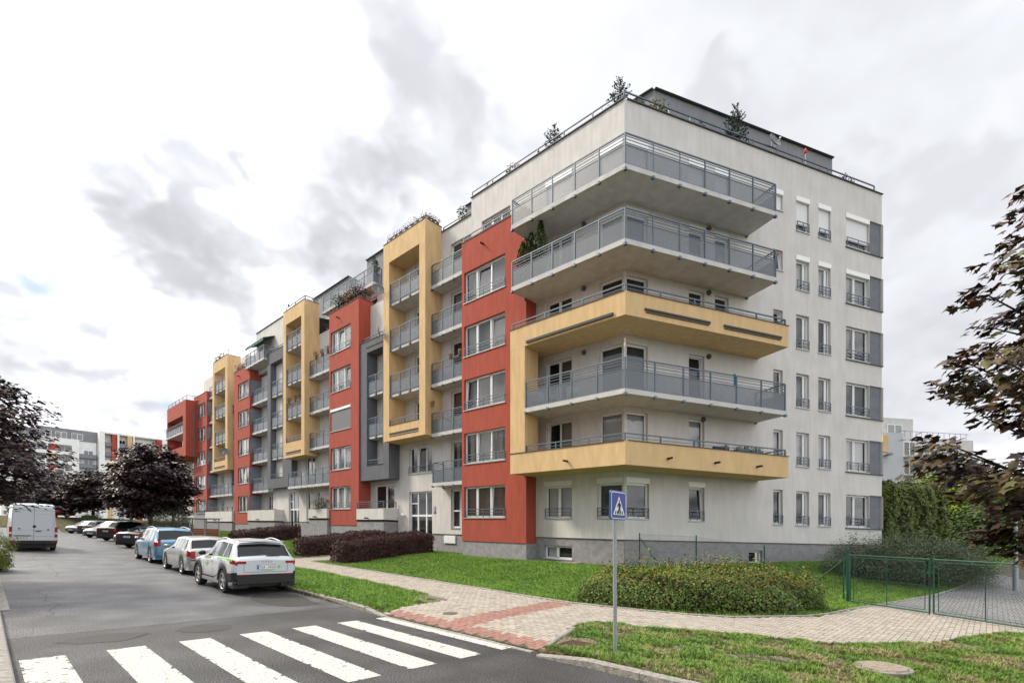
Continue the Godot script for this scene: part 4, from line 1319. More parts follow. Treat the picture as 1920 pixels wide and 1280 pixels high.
func build_second_half(root: Node3D) -> void:
	var b: MB
	var BF := Fr.new(self, Vector2(0.3, 0), Vector2(0, 1), Vector2(-1, 0))
	var ws := []
	# behind the first grey frame
	ws.append([17.2, 19.6, F2(0) + 0.8, F2(0) + 2.45, {"m": [0.45], "blinds": ["drape", ""], "sill": false}])
	for k in [1, 2, 3]: ws.append([17.3, 18.6, F2(k) + 0.12, F2(k) + 2.4, {"m": [0.5], "sill": false, "blind": "grey"}])
	# between the red bay and the second yellow frame
	for k in [1, 2, 3, 4]: ws.append([25.0, 26.2, F2(k) + 0.12, F2(k) + 2.4, {"m": [0.5], "sill": false, "blinds": ["half", ""]}])
	for k in [1, 2, 3, 4, 5]: ws.append([28.5, 30.2, F2(k) + 0.12, F2(k) + 2.4, {"m": [0.5], "sill": false, "blinds": ["", "curtain"]}])
	ws.append([24.9, 25.6, F2(0) + 0.9, F2(0) + 2.4, {"m": []}])
	for q in [27.6, 29.3]: ws.append([q, q + 0.75, F2(0) + 0.0, F2(0) + 2.4, {"m": [], "bar": F2(0) + 0.95}])
	var holes := []
	for w in ws: holes.append([w[0], w[1], w[2], w[3], 0.13])
	var door := [31.4, 33.5, 1.35, F2(0) + 2.4]
	b = MB.new()
	wall(b, BF, 16.8, 36.9, 2.45, 17.3, holes + [[door[0], door[1], 2.44, door[3], 0.13]])
	put(b, "wall", M.white, root)
	b = MB.new()
	wall(b, BF.off(-0.04), 16.8, 36.9, 0.4, 2.45, [[door[0], door[1], door[2], 2.46, 0.1]])
	put(b, "plinth", M.plinth, root)
	for w in ws: window(root, BF, w[0], w[1], w[2], w[3], w[4])
	entrance(root, BF, door[0], door[1], door[2], door[3], 3.5)
	side_wall(root, M.white, 0.31, 1.5, 16.802, 17.2, 19.3)

	# first grey frame over a garden terrace
	loggia_tower(root, M.gray, "grey_frame", 0.5, 16.62, 20.1, 5.2, 14.44, 17.3, 19.25, 6.17, 13.69, 0.3, [F2(1), F2(2), F2(3)], false)
	b = MB.new()
	fbox(b, BF, 17.2, 19.3, 14.0, 14.08, 0.8, 0.83)
	put(b, "awning_cassette", M.black, root)
	railing(root, [Vector2(-0.35, 16.7), Vector2(-0.35, 20.1)], 14.48, 0.3, false, 1.5, 0.0, [0.12])
	garden_terrace(root, 0.78, 16.8, 20.1, 0.4, 2.49, 3.33, 0.3, true)
	# second red bay
	red_bay(root, 0.6, 20.12, 24.3, 2.2, 17.61, 0.4, 21.2, 24.1, [F2(0), F2(1), F2(2), F2(3), F2(4)], ["full", "curtain", "screen", "part", "part"], false, 1.5)
	# balconies between, yellow frame
	for k in [2, 3, 4]:
		balcony(root, [Vector2(-0.5, 24.32), Vector2(-0.5, 27.72), Vector2(0.298, 27.72), Vector2(0.298, 24.32)], [Vector2(-0.47, 24.35), Vector2(-0.47, 27.7)], F2(k), {"gap": 1.15})
	balcony(root, [Vector2(-0.5, 24.32), Vector2(-0.5, 31.75), Vector2(0.298, 31.75), Vector2(0.298, 24.32)], [Vector2(-0.47, 24.35), Vector2(-0.47, 31.72)], F2(1), {"gap": 1.2})
	loggia_tower(root, M.yellow, "yellow_frame", 0.9, 27.75, 31.7, 7.62, 19.7, 28.3, 31.2, 8.89, 18.57, 0.3, [F2(2), F2(3), F2(4), F2(5)])
	railing(root, [Vector2(0.2, 27.95), Vector2(-0.75, 27.95), Vector2(-0.75, 31.5)], 19.75, 0.35, false, 1.5, 0.0, [0.12])
	garden_terrace(root, 0.78, 24.32, 27.3, 0.4, 2.6, 3.42, 0.3, false)
	# storey set back above the parapets, terrace on top of it
	b = MB.new()
	wall(b, Fr.new(self, Vector2(1.5, 0), Vector2(0, 1), Vector2(-1, 0)), 16.8, 31.7, 14.4, F2(6) - 0.2, [[21.2, 23.4, F2(5) + 0.1, F2(5) + 2.3, 0.13], [25.2, 26.8, F2(5) + 0.1, F2(5) + 2.3, 0.13]])
	put(b, "wall", M.white, root)
	var SF := Fr.new(self, Vector2(1.5, 0), Vector2(0, 1), Vector2(-1, 0))
	window(root, SF, 21.2, 23.4, F2(5) + 0.1, F2(5) + 2.3, {"sill": false})
	window(root, SF, 25.2, 26.8, F2(5) + 0.1, F2(5) + 2.3, {"sill": false})
	b = MB.new()
	prism(b, [Vector2(0.31, 16.9), Vector2(0.31, 36.8), Vector2(12, 36.8), Vector2(12, 16.9)], F2(5) - 0.2, F2(5))
	prism(b, [Vector2(1.52, 16.9), Vector2(1.52, 31.7), Vector2(12, 31.7), Vector2(12, 16.9)], F2(6) - 0.2, F2(6))
	put(b, "roof", M.slab, root)
	capstrip(root, [Vector2(0.4, 24.3), Vector2(0.4, 27.74)], 17.3, 0.26)
	balcony(root, [Vector2(0.8, 20.6), Vector2(0.8, 28.2), Vector2(1.5, 28.2), Vector2(1.5, 20.6)], [Vector2(1.5, 20.64), Vector2(0.83, 20.64), Vector2(0.83, 28.16)], F2(6), {"gap": 1.2})
	for q in [[17.4, 24.5, 22.9, 2.6], [27.0, 33.5, 22.5, 2.5]]:
		b = MB.new()
		prism(b, [Vector2(q[3], q[0]), Vector2(q[3], q[1]), Vector2(9, q[1]), Vector2(9, q[0])], F2(6) + 0.003, q[2])
		var ph := put(b, "penthouse", M.pent, root)
		capstrip(ph, [Vector2(q[3], q[0]), Vector2(q[3], q[1])], q[2], 0.3)
		var PF := Fr.new(self, Vector2(q[3], 0), Vector2(0, 1), Vector2(-1, 0))
		window(root, PF, q[0] + 1.0, q[0] + 2.4, F2(6) + 0.3, F2(6) + 2.3, {"rec": -0.09, "sill": false, "blind": "curtain"})

	# second grey frame and the wall that steps back beyond it
	loggia_tower(root, M.gray, "grey_frame", 0.2, 31.76, 36.9, 5.4, 17.6, 33.6, 36.2, 6.3, 16.6, 0.8, [F2(1), F2(2), F2(3), F2(4)], false)
	railing(root, [Vector2(-0.05, 31.8), Vector2(-0.05, 36.8)], 17.64, 0.3, false, 1.5, 0.0, [0.12])
	var CF := Fr.new(self, Vector2(0.8, 0), Vector2(0, 1), Vector2(-1, 0))
	ws = []
	for k in 5:
		ws.append([38.2, 39.6, F2(k) + (0.12 if k > 0 else 0.8), F2(k) + 2.4, {"m": [0.5], "sill": false, "blinds": ["", "half"]}])
		ws.append([51.9, 53.2, F2(k) + (0.12 if k > 0 else 0.8), F2(k) + 2.4, {"m": [0.5], "sill": false, "blinds": ["", "half"]}])
		if k > 1: ws.append([48.0, 49.6, F2(k) + 0.12, F2(k) + 2.4, {"m": [0.5], "sill": false, "blinds": ["half", ""]}])
		if k > 0: ws.append([46.0, 46.6, F2(k) + 0.12, F2(k) + 2.4, {"m": [], "sill": false}])
	holes = []
	for w in ws: holes.append([w[0], w[1], w[2], w[3], 0.13])
	b = MB.new()
	wall(b, CF, 36.8, 60, 0.5, F2(5), holes)
	put(b, "wall", M.white, root)
	for w in ws: window(root, CF, w[0], w[1], w[2], w[3], w[4])
	# top storey above the second grey frame
	b = MB.new()
	prism(b, [Vector2(0.5, 33.0), Vector2(0.5, 41.5), Vector2(9, 41.5), Vector2(9, 33.0)], F2(5) + 0.2, 20.85)
	var ts := put(b, "top_storey", M.white, root)
	capstrip(ts, [Vector2(0.55, 33.0), Vector2(0.55, 41.5)], 20.85, 0.26)
	balcony(root, [Vector2(-0.5, 36.95), Vector2(-0.5, 41.5), Vector2(0.498, 41.5), Vector2(0.498, 36.95)], [Vector2(0.48, 36.98), Vector2(-0.47, 36.98), Vector2(-0.47, 41.46)], F2(5) + 0.75, {"gap": 1.1})
	b = MB.new()
	b.box8([site(-0.55, F2(5) + 2.55, 37.0), site(-0.55, F2(5) + 2.55, 41.4), site(0.49, F2(5) + 3.0, 41.4), site(0.49, F2(5) + 3.0, 37.0), site(-0.55, F2(5) + 2.58, 37.0), site(-0.55, F2(5) + 2.58, 41.4), site(0.49, F2(5) + 3.04, 41.4), site(0.49, F2(5) + 3.04, 37.0)])
	fbox(b, Fr.new(self, Vector2(-0.55, 0), Vector2(0, 1), Vector2(-1, 0)), 37.0, 41.4, F2(5) + 2.3, F2(5) + 2.55, 0, 0.02)
	put(b, "awning", flat(lin(0.03, 0.12, 0.09), 0.8), root)
	for q in [[33.3, 34.6]]: window(root, Fr.new(self, Vector2(0.5, 0), Vector2(0, 1), Vector2(-1, 0)), q[0], q[1], F2(5) + 1.2, F2(5) + 2.4, {"rec": -0.09, "blind": "half"})
	# balconies, third red bay with grey side panels
	for k in [1, 2, 3, 4]:
		balcony(root, [Vector2(-0.1, 36.92), Vector2(-0.1, 40.98), Vector2(0.798, 40.98), Vector2(0.798, 36.92)], [Vector2(-0.07, 36.95), Vector2(-0.07, 40.95)], F2(k), {"gap": 1.3})
	garden_terrace(root, 0.5, 34.6, 40.98, 0.4, 2.4, 3.5, 0.8, false)
	red_bay(root, 0.3, 41.0, 45.3, 2.2, 17.6, 0.4, 41.3, 44.2, [F2(0), F2(1), F2(2), F2(3), F2(4)], ["curtain", "half", "", "", "part"], true, 1.4)
	railing(root, [Vector2(1.2, 41.1), Vector2(-0.15, 41.1), Vector2(-0.15, 45.2)], 17.65, 0.35, false, 1.5, 0.0, [0.12])
	# third grey and yellow frames
	loggia_tower(root, M.gray, "grey_frame", 0.0, 45.32, 47.2, 5.3, 14.5, 45.6, 46.9, 6.2, 13.8, 0.8, [F2(1), F2(2), F2(3)], false)
	loggia_tower(root, M.yellow, "yellow_frame", 0.5, 46.7, 51.6, 7.84, 19.8, 47.4, 51.0, 8.9, 18.6, 0.79, [F2(2), F2(3), F2(4), F2(5)])
	railing(root, [Vector2(0.8, 46.9), Vector2(-0.35, 46.9), Vector2(-0.35, 51.4)], 19.85, 0.5, false, 1.5, 0.0, [0.2])
	for k in [1, 2, 3, 4, 5]:
		var e := 46.72 if k == 1 else 51.62
		balcony(root, [Vector2(-0.05, e), Vector2(-0.05, 54.28), Vector2(0.798, 54.28), Vector2(0.798, e)], [Vector2(-0.02, e + 0.03), Vector2(-0.02, 54.25)], F2(k), {"gap": 1.3})
	garden_terrace(root, 0.5, 45.4, 54.2, 0.4, 2.3, 3.5, 0.8, true)
	red_bay(root, 0.3, 54.3, 59.4, 3.6, 17.3, 0.4, 54.9, 58.4, [F2(0), F2(1), F2(2), F2(3), F2(4)], ["", "curtain", "full", "", "part"], true, 1.4)
	b = MB.new()
	prism(b, [Vector2(2.5, 50), Vector2(2.5, 66), Vector2(11, 66), Vector2(11, 50)], F2(5), 21.3)
	put(b, "penthouse", M.white, root)
	for q in [[51.8, 53.2], [54.2, 54.9], [55.6, 56.3]]: window(root, Fr.new(self, Vector2(2.5, 0), Vector2(0, 1), Vector2(-1, 0)), q[0], q[1], F2(5) + 1.0, F2(5) + 2.6, {"rec": -0.09, "m": []})
	# the end of the block: a red box with a balcony on the street corner
	b = MB.new()
	var XF := Fr.new(self, Vector2(-1.5, 0), Vector2(0, 1), Vector2(-1, 0))
	wall(b, XF, 58.0, 66.5, 10.1, 16.75, [[59.2, 66.49, 11.3, 15.0, 1.7]])
	wall(b, Fr.new(self, Vector2(-1.5, 58.0), Vector2(1, 0), Vector2(0, -1)), 0, 1.9, 10.1, 16.75, [])
	for y in [10.1, 16.75]: b.quad_to(site(-1.5, y, 58.0), site(-1.5, y, 66.5), site(0.5, y, 66.5), site(0.5, y, 58.0), Vector3.UP if y > 12 else Vector3.DOWN)
	put(b, "red_end_frame", M.red, root)
	b = MB.new()
	b.tube(site(-0.6, 9.9, 57.95), site(-0.6, 16.2, 57.95), 0.06, 0.06, 8)
	put(b, "downpipe", M.gray, root)
	balcony(root, [Vector2(-1.5, 59.22), Vector2(-1.5, 67.0), Vector2(0.2, 67.0), Vector2(0.2, 59.22)], [Vector2(-1.47, 59.25), Vector2(-1.47, 66.96)], 13.05, {"gap": 1.1})
	railing(root, [Vector2(0.8, 58.1), Vector2(-1.35, 58.1), Vector2(-1.35, 66.4)], 16.8, 0.5, false, 1.6, 0.0, [0.2])
	b = MB.new()
	prism(b, [Vector2(0.45, 59.5), Vector2(0.45, 68), Vector2(12, 68), Vector2(12, 59.5)], 0.5, 16.7)
	put(b, "end_block", M.white, root)
	for k in 3: window(root, Fr.new(self, Vector2(0.45, 0), Vector2(0, 1), Vector2(-1, 0)), 61.0, 62.8, F2(k) + 0.8, F2(k) + 2.4, {"rec": -0.09, "blind": "curtain"})
	b = MB.new()
	prism(b, [Vector2(0.81, 36.8), Vector2(0.81, 60), Vector2(12, 60), Vector2(12, 36.8)], F2(5) - 0.25, F2(5) - 0.003)
	put(b, "roof", M.slab, root)
# ---------------------------------------------------------------- plants
func from_camera(right: float, ahead: float) -> Vector2:
	return CAM + Vector2(0.68829, -0.725436) * right + Vector2(0.725436, 0.68829) * ahead

const MAPLE := [Vector2(0, 0), Vector2(0.2, -0.14), Vector2(0.30, 0.14), Vector2(0.56, 0.36), Vector2(0.26, 0.46), Vector2(0, 1.0)]

func leaf(b: MB, at: Vector3, up: Vector3, along: Vector3, size: float, maple: bool) -> void:
	var n := up.normalized()
	var a := (along - n * along.dot(n)).normalized()
	var s := n.cross(a)
	if maple:
		var mid := at + a * size * 0.36 + n * size * 0.04
		for side in [-1.0, 1.0]:
			var prev := at
			for k in range(1, 6):
				var q: Vector2 = MAPLE[k]
				var p: Vector3 = at + a * q.y * size + s * (q.x * side * size) - n * (absf(q.x) * 0.22 + (q.y * q.y) * 0.12) * size
				var tn: Vector3 = (n + s * side * 0.18).normalized()
				b.trin(mid, prev, p, n, tn, tn)
				prev = p
	else:
		var l := at + a * size * 0.5 + s * size * 0.34 - n * size * 0.1
		var r := at + a * size * 0.5 - s * size * 0.34 - n * size * 0.1
		var t := at + a * size - n * size * 0.12
		b.trin(at, l, t, (n + s * 0.25).normalized(), (n + s * 0.25).normalized(), n)
		b.trin(at, t, r, (n - s * 0.25).normalized(), n, (n - s * 0.25).normalized())

func rdir(r: RandomNumberGenerator) -> Vector3:
	var z := r.randf_range(-1, 1)
	var t := r.randf() * TAU
	var k := sqrt(1 - z * z)
	return Vector3(k * cos(t), z, k * sin(t))

func pick(cols: Array, r: RandomNumberGenerator) -> Color:
	var c: Color = cols[r.randi() % cols.size()]
	var g := r.randf_range(0.75, 1.25)
	return Color(c.r * g, c.g * g, c.b * g)

func clump(b: MB, c: Vector3, rad: Vector3, count: int, size: float, cols: Array, r: RandomNumberGenerator, maple: bool, out: Vector3, tilt := 0.55) -> void:
	var hue := pick(cols, r)
	for i in count:
		var d := rdir(r) * pow(r.randf(), 0.4)
		var p := c + d * rad
		b.col = hue.lerp(pick(cols, r), 0.6)
		var up := Vector3.UP + rdir(r) * tilt + out * 0.35
		leaf(b, p, up, out + rdir(r) * 0.9 - Vector3.UP * 0.25, size * r.randf_range(0.6, 1.15), maple)

func tree(called: String, label: String, category: String, group: String, nv: Vector2, crown_y: float, rh: float, rv: float, clumps: int, per: int, size: float, cols: Array, seed_: int, maple := false, mat: Material = null, base := 0.35, flatness := 0.5) -> Node3D:
	var g := ground(nv.x, nv.y)
	var at := site(nv.x, g - 0.05, nv.y)
	var t := thing(called, label, category, at, group)
	var r := RandomNumberGenerator.new()
	r.seed = seed_
	var mid := Vector3(0, crown_y - g, 0)
	var w := MB.new()
	var c := MB.new()
	c.use_col = true
	var top := mid + Vector3(r.randf_range(-0.1, 0.1) * rh, rv * 0.6, r.randf_range(-0.1, 0.1) * rh)
	var tr := maxf(0.05, rh * 0.045)
	var knee := mid * 0.55 + Vector3(r.randf_range(-0.1, 0.1), 0, r.randf_range(-0.1, 0.1))
	w.tube(Vector3.ZERO, knee, tr * 1.3, tr, 8)
	w.tube(knee, mid, tr, tr * 0.7, 8)
	w.tube(mid, top, tr * 0.7, tr * 0.15, 6)
	for i in clumps:
		var d := rdir(r)
		if d.y < -0.75: d.y *= 0.5
		var f := r.randf_range(0.62, 1.04) if i % 4 != 0 else r.randf_range(0.2, 0.6)
		var taper := 1.0 - 0.28 * maxf(0.0, d.y)
		var p := mid + Vector3(d.x * rh * taper, d.y * rv, d.z * rh * taper) * f
		var out := Vector3(d.x, 0.15, d.z)
		var k := rh * r.randf_range(0.20, 0.34)
		clump(c, p, Vector3(k, k * flatness, k), int(per * r.randf_range(0.6, 1.3)), size, cols, r, maple, out)
		if i % 3 == 0:
			var h := clampf(p.y - rh * 0.5 * r.randf_range(0.6, 1.1), mid.y * base + 0.3, top.y - 0.1)
			var s := Vector3(0, h, 0)
			w.tube(s, s.lerp(p, 0.6) + Vector3.UP * 0.05 * rh, tr * 0.35, tr * 0.18, 5)
			w.tube(s.lerp(p, 0.6) + Vector3.UP * 0.05 * rh, p, tr * 0.18, tr * 0.06, 4)
	put(w, "trunk", M.bark, t, true)
	put(c, "crown", mat if mat else M.leaf, t, true)
	return t

func hedge(called: String, label: String, group: String, a: Vector2, q: Vector2, width: float, top_h: float, cols: Array, count: int, size: float, seed_: int, core: Color, mat: Material = null, wob := 0.05) -> void:
	var mid := (a + q) * 0.5
	var g := ground(mid.x, mid.y)
	var t := thing(called, label, "hedge", site(mid.x, g, mid.y), group)
	var r := RandomNumberGenerator.new()
	r.seed = seed_
	var d := (q - a).normalized()
	var o := d.orthogonal()
	var l := a.distance_to(q)
	var nf := FastNoiseLite.new()
	nf.seed = seed_; nf.frequency = 0.9; nf.fractal_octaves = 3
	var b := MB.new()
	b.use_col = true
	var cb := MB.new()
	# twigs fill the middle: a rough lump of facets
	var k := maxi(3, int(l / 0.4))
	var ring := []
	for i in k + 1:
		var e := clampf(float(i) / k, 0.22 / l, 1.0 - 0.22 / l)
		var p := a.lerp(q, e)
		var y0 := ground(p.x, p.y) - 0.1
		var endk := 1.0 if i > 0 and i < k else 0.6
		var w := width * 0.5 * 0.84 * endk
		var hh := top_h * (0.9 if endk == 1.0 else 0.72)
		var pts := []
		for s in [[-0.9, 0.0], [-1.0, 0.35], [-0.95, 0.8], [-0.6, 1.0], [0.6, 1.0], [0.95, 0.8], [1.0, 0.35], [0.9, 0.0]]:
			var j := 1.0 + r.randf_range(-0.08, 0.06)
			pts.append(site(p.x + o.x * w * s[0] * j, y0 + 0.1 + hh * s[1] * j - (0.1 if s[1] == 0.0 else 0.0), p.y + o.y * w * s[0] * j))
		ring.append(pts)
	for i in k:
		for j in 7: cb.quad_to(ring[i][j], ring[i][j + 1], ring[i + 1][j + 1], ring[i + 1][j], ring[i][j] + ring[i][j + 1] - ring[i][0] - ring[i][7])
	for e in [ring[0], ring[k]]:
		for j in range(1, 7): cb.tri(e[0], e[j], e[j + 1])
	put(cb, "twigs", flat(core, 0.95), t)
	for i in count:
		var e := r.randf_range(0, 1)
		var pick_ := r.randf()
		var side := 0.0
		var hy := 1.0
		if pick_ < 0.42:
			side = r.randf_range(-1, 1)
		else:
			side = 1.0 if r.randf() < 0.5 else -1.0
			hy = r.randf_range(0.02, 1.0)
		if r.randf() < 0.55 * width / l: e = (0.0 if r.randf() < 0.5 else 1.0) + 0.0
		var tip := e == 0.0 or e == 1.0
		if tip:
			side = r.randf_range(-1, 1)
			hy = r.randf_range(0.02, 0.98)
			pick_ = 0.9
		var ends := 1.0
		if not tip and e * l < width * 0.4: ends = sqrt(maxf(0.05, 1.0 - pow(1.0 - e * l / (width * 0.4), 2)))
		if not tip and (1 - e) * l < width * 0.4: ends = sqrt(maxf(0.05, 1.0 - pow(1.0 - (1 - e) * l / (width * 0.4), 2)))
		var nx := side
		var ny := 0.0
		var sx := side
		if pick_ < 0.42: # round the shoulders
			ny = 1.0
			hy = 1.0 - 0.16 * pow(absf(side), 4)
		else:
			sx = side * (1.0 - 0.12 * pow(hy, 5))
			ny = 0.25 * hy
		var p := a.lerp(q, e) + o * (sx * width * 0.5 * (0.4 + 0.6 * ends))
		var n3 := nf.get_noise_3d(p.x * 1.5, hy * 2.0, p.y * 1.5)
		var y := ground(p.x, p.y) + hy * top_h * (0.75 + 0.25 * ends) + (n3 * wob * 2.2 if pick_ < 0.42 else 0.0)
		p += o * (nx * n3 * wob * 2.0 if pick_ >= 0.42 else 0.0)
		var out := Vector3(o.x * nx, ny, -o.y * nx)
		if tip:
			var ed := -1.0 if e == 0.0 else 1.0
			p -= d * ed * (width * 0.4 * (1.0 - sqrt(maxf(0.0, 1.0 - side * side * 0.95))))
			out = Vector3(d.x, 0, -d.y) * ed
		b.col = pick(cols, r)
		leaf(b, site(p.x, y, p.y) + rdir(r) * 0.05, out + rdir(r) * 0.75 + Vector3.UP * 0.3, rdir(r) + out, size * r.randf_range(0.6, 1.2), false)
	put(b, "foliage", mat if mat else M.leaf, t)

func mound(called: String, label: String, category: String, path: Array, width: float, top_h: float, cols: Array, count: int, size: float, seed_: int, core: Color, spray := false) -> void:
	var mid: Vector2 = path[path.size() / 2]
	var t := thing(called, label, category, site(mid.x, ground(mid.x, mid.y), mid.y))
	var r := RandomNumberGenerator.new()
	r.seed = seed_
	var nf := FastNoiseLite.new()
	nf.seed = seed_; nf.frequency = 0.8; nf.fractal_octaves = 3
	var l := polylen(path)
	var b := MB.new()
	b.use_col = true
	var cb := MB.new()
	var spots := []
	var n := int(l / 0.35) + 1
	for i in n + 1:
		var want := l * float(i) / n
		var k := 0
		while k < path.size() - 2 and want > path[k].distance_to(path[k + 1]):
			want -= path[k].distance_to(path[k + 1]); k += 1
		spots.append((path[k] as Vector2).move_toward(path[k + 1], want))
	for i in spots.size():
		var e := float(i) / (spots.size() - 1)
		var f := sqrt(maxf(0.2, 1.0 - pow(absf(e * 2 - 1), 6)))
		var p: Vector2 = spots[i]
		var g := ground(p.x, p.y)
		cb.ball(site(p.x, g + 0.02, p.y), Vector3(width * 0.37 * f, top_h * 0.72 * f, width * 0.37 * f), 6)
	put(cb, "twigs", flat(core, 0.95), t)
	for i in count:
		var e := r.randf()
		var f := sqrt(maxf(0.2, 1.0 - pow(absf(e * 2 - 1), 6)))
		var p: Vector2 = spots[int(e * (spots.size() - 1))]
		var q: Vector2 = spots[mini(int(e * (spots.size() - 1)) + 1, spots.size() - 1)]
		p = p.lerp(q, fmod(e * (spots.size() - 1), 1.0))
		var d := rdir(r)
		d.y = absf(d.y)
		if r.randf() < 0.5: d.y *= 0.45
		d = d.normalized()
		var w := nf.get_noise_3d(p.x + d.x, d.y * 1.5 + 5, p.y + d.z) * 0.72 + nf.get_noise_3d(p.x * 5 + d.x * 4, d.y * 5, p.y * 5 + d.z * 4) * 0.22
		var k := (r.randf_range(0.86, 1.03) + w) * f
		var y := ground(p.x, p.y) + pow(d.y, 0.75) * top_h * k
		var pos := site(p.x + d.x * width * 0.5 * k, y + 0.03, p.y - d.z * width * 0.5 * k)
		b.col = pick(cols, r)
		if not spray:
			var hue := clampf((nf.get_noise_3d(p.x * 3.0 + d.x * 3.0, d.y * 3.0, p.y * 3.0 + d.z * 3.0 + 30.0) * 0.9 + 0.5) * 3.0 + r.randf_range(-0.7, 0.7), 0, 2.99)
			b.col = (cols[mini(int(hue), cols.size() - 1)] as Color) * r.randf_range(0.8, 1.25)
		if not spray and cols.size() > 4 and (d.y > 0.45 or r.randf() < 0.2) and r.randf() < 0.6: b.col = b.col.lerp(pick(cols.slice(3), r), 0.75)
		elif spray and d.y > 0.55 and cols.size() > 4: b.col = b.col.lerp(pick(cols.slice(3), r), 0.6)
		if spray:   # arching twigs set with tiny leaves
			var h := (Vector3(d.x, 0.35, d.z) + rdir(r) * 0.5).normalized()
			var prev := pos
			for s in 5:
				var nx := prev + h * 0.11 - Vector3.UP * 0.018 * s * s
				leaf(b, prev, Vector3.UP + rdir(r) * 0.6, h + rdir(r) * 0.6, size, false)
				leaf(b, nx, Vector3.UP + rdir(r) * 0.6, rdir(r), size * 0.8, false)
				prev = nx
		else:
			leaf(b, pos, d + rdir(r) * 0.7 + Vector3.UP * 0.3, rdir(r) + d, size * r.randf_range(0.6, 1.2), false)
	put(b, "foliage", M.leaf, t)

func maple_by_the_kerb() -> void:   # the dark maple whose boughs reach in from the right
	var nv := from_camera(7.45, 5.7)
	var at := site(nv.x, ground(nv.x, nv.y) - 0.05, nv.y)
	var t := thing("maple_tree", "big near purple leaved maple reaching in over the driveway gate", "tree", at)
	var r := RandomNumberGenerator.new()
	r.seed = 21
	var w := MB.new()
	var c := MB.new()
	c.use_col = true
	var cols := [Color(0.048, 0.028, 0.032), Color(0.042, 0.025, 0.026), Color(0.07, 0.036, 0.027), Color(0.09, 0.085, 0.028), Color(0.12, 0.11, 0.04), Color(0.045, 0.031, 0.038), Color(0.13, 0.056, 0.024)]
	w.tube(Vector3.ZERO, Vector3(0.05, 1.9, 0), 0.13, 0.11, 10)
	w.tube(Vector3(0.05, 1.9, 0), Vector3(-0.05, 4.2, 0.1), 0.11, 0.07, 8)
	w.tube(Vector3(-0.05, 4.2, 0.1), Vector3(0, 6.4, 0), 0.07, 0.015, 6)
	# boughs: reach towards the street side, height of the tip, turn about the trunk, leaf sprays at the tip
	var boughs := []
	for k in 46:
		var y := 1.7 + 4.7 * (k + 0.5) / 46.0
		var reach := 2.15 * sqrt(maxf(0.08, 1.0 - pow((y - 3.35) / 3.05, 2.0)))
		boughs.append([reach * r.randf_range(0.62, 1.06) * (0.7 if y < 2.7 else 1.0), y, k * 2.39996, r.randf_range(0.15, 0.6)])
	for q in [[1.85, 5.2, -0.25, 0.3], [2.15, 4.75, -0.02, 0.3], [2.2, 4.1, 0.1, 0.3], [2.3, 3.95, -0.15, 0.3], [2.15, 3.4, 0.0, 0.2], [2.35, 3.15, 0.12, 0.2], [1.9, 2.9, -0.2, 0.2], [1.9, 2.6, 0.15, 0.2], [2.2, 2.75, -0.05, 0.2], [1.5, 5.6, 0.2, 0.4], [1.2, 2.2, 0.1, 0.2], [1.1, 1.95, -0.2, 0.1]]: boughs.append(q)
	for q in boughs:
		var a: float = q[2]
		var l := Vector3(-0.688, 0, -0.725)   # towards the left of the view
		var f := Vector3(0.725, 0, -0.688)
		var d := (l * cos(a) + f * sin(a)).normalized()
		var s := Vector3(0, maxf(1.5, q[1] - q[3] - 0.5 * q[0]), 0)
		var tip: Vector3 = d * q[0] + Vector3.UP * q[1]
		var m := s.lerp(tip, 0.55) + Vector3.UP * 0.12
		w.tube(s, m, 0.035, 0.02, 5)
		w.tube(m, tip, 0.02, 0.006, 4)
		for j in 5:
			var e := r.randf_range(0.35, 1.02)
			var p := (s.lerp(m, e / 0.55) if e < 0.55 else m.lerp(tip, (e - 0.55) / 0.45)) + rdir(r) * 0.16
			var tw := p + (d + rdir(r) * 0.8).normalized() * 0.25
			w.tube(p, tw, 0.006, 0.003, 3)
			clump(c, tw, Vector3(0.27, 0.14, 0.27), 36, 0.13, cols, r, true, d, 0.6)
		clump(c, tip, Vector3(0.2, 0.12, 0.2), 26, 0.12, cols, r, true, d, 0.6)
	put(w, "trunk", M.bark, t, true)
	put(c, "crown", M.gloss, t, true)

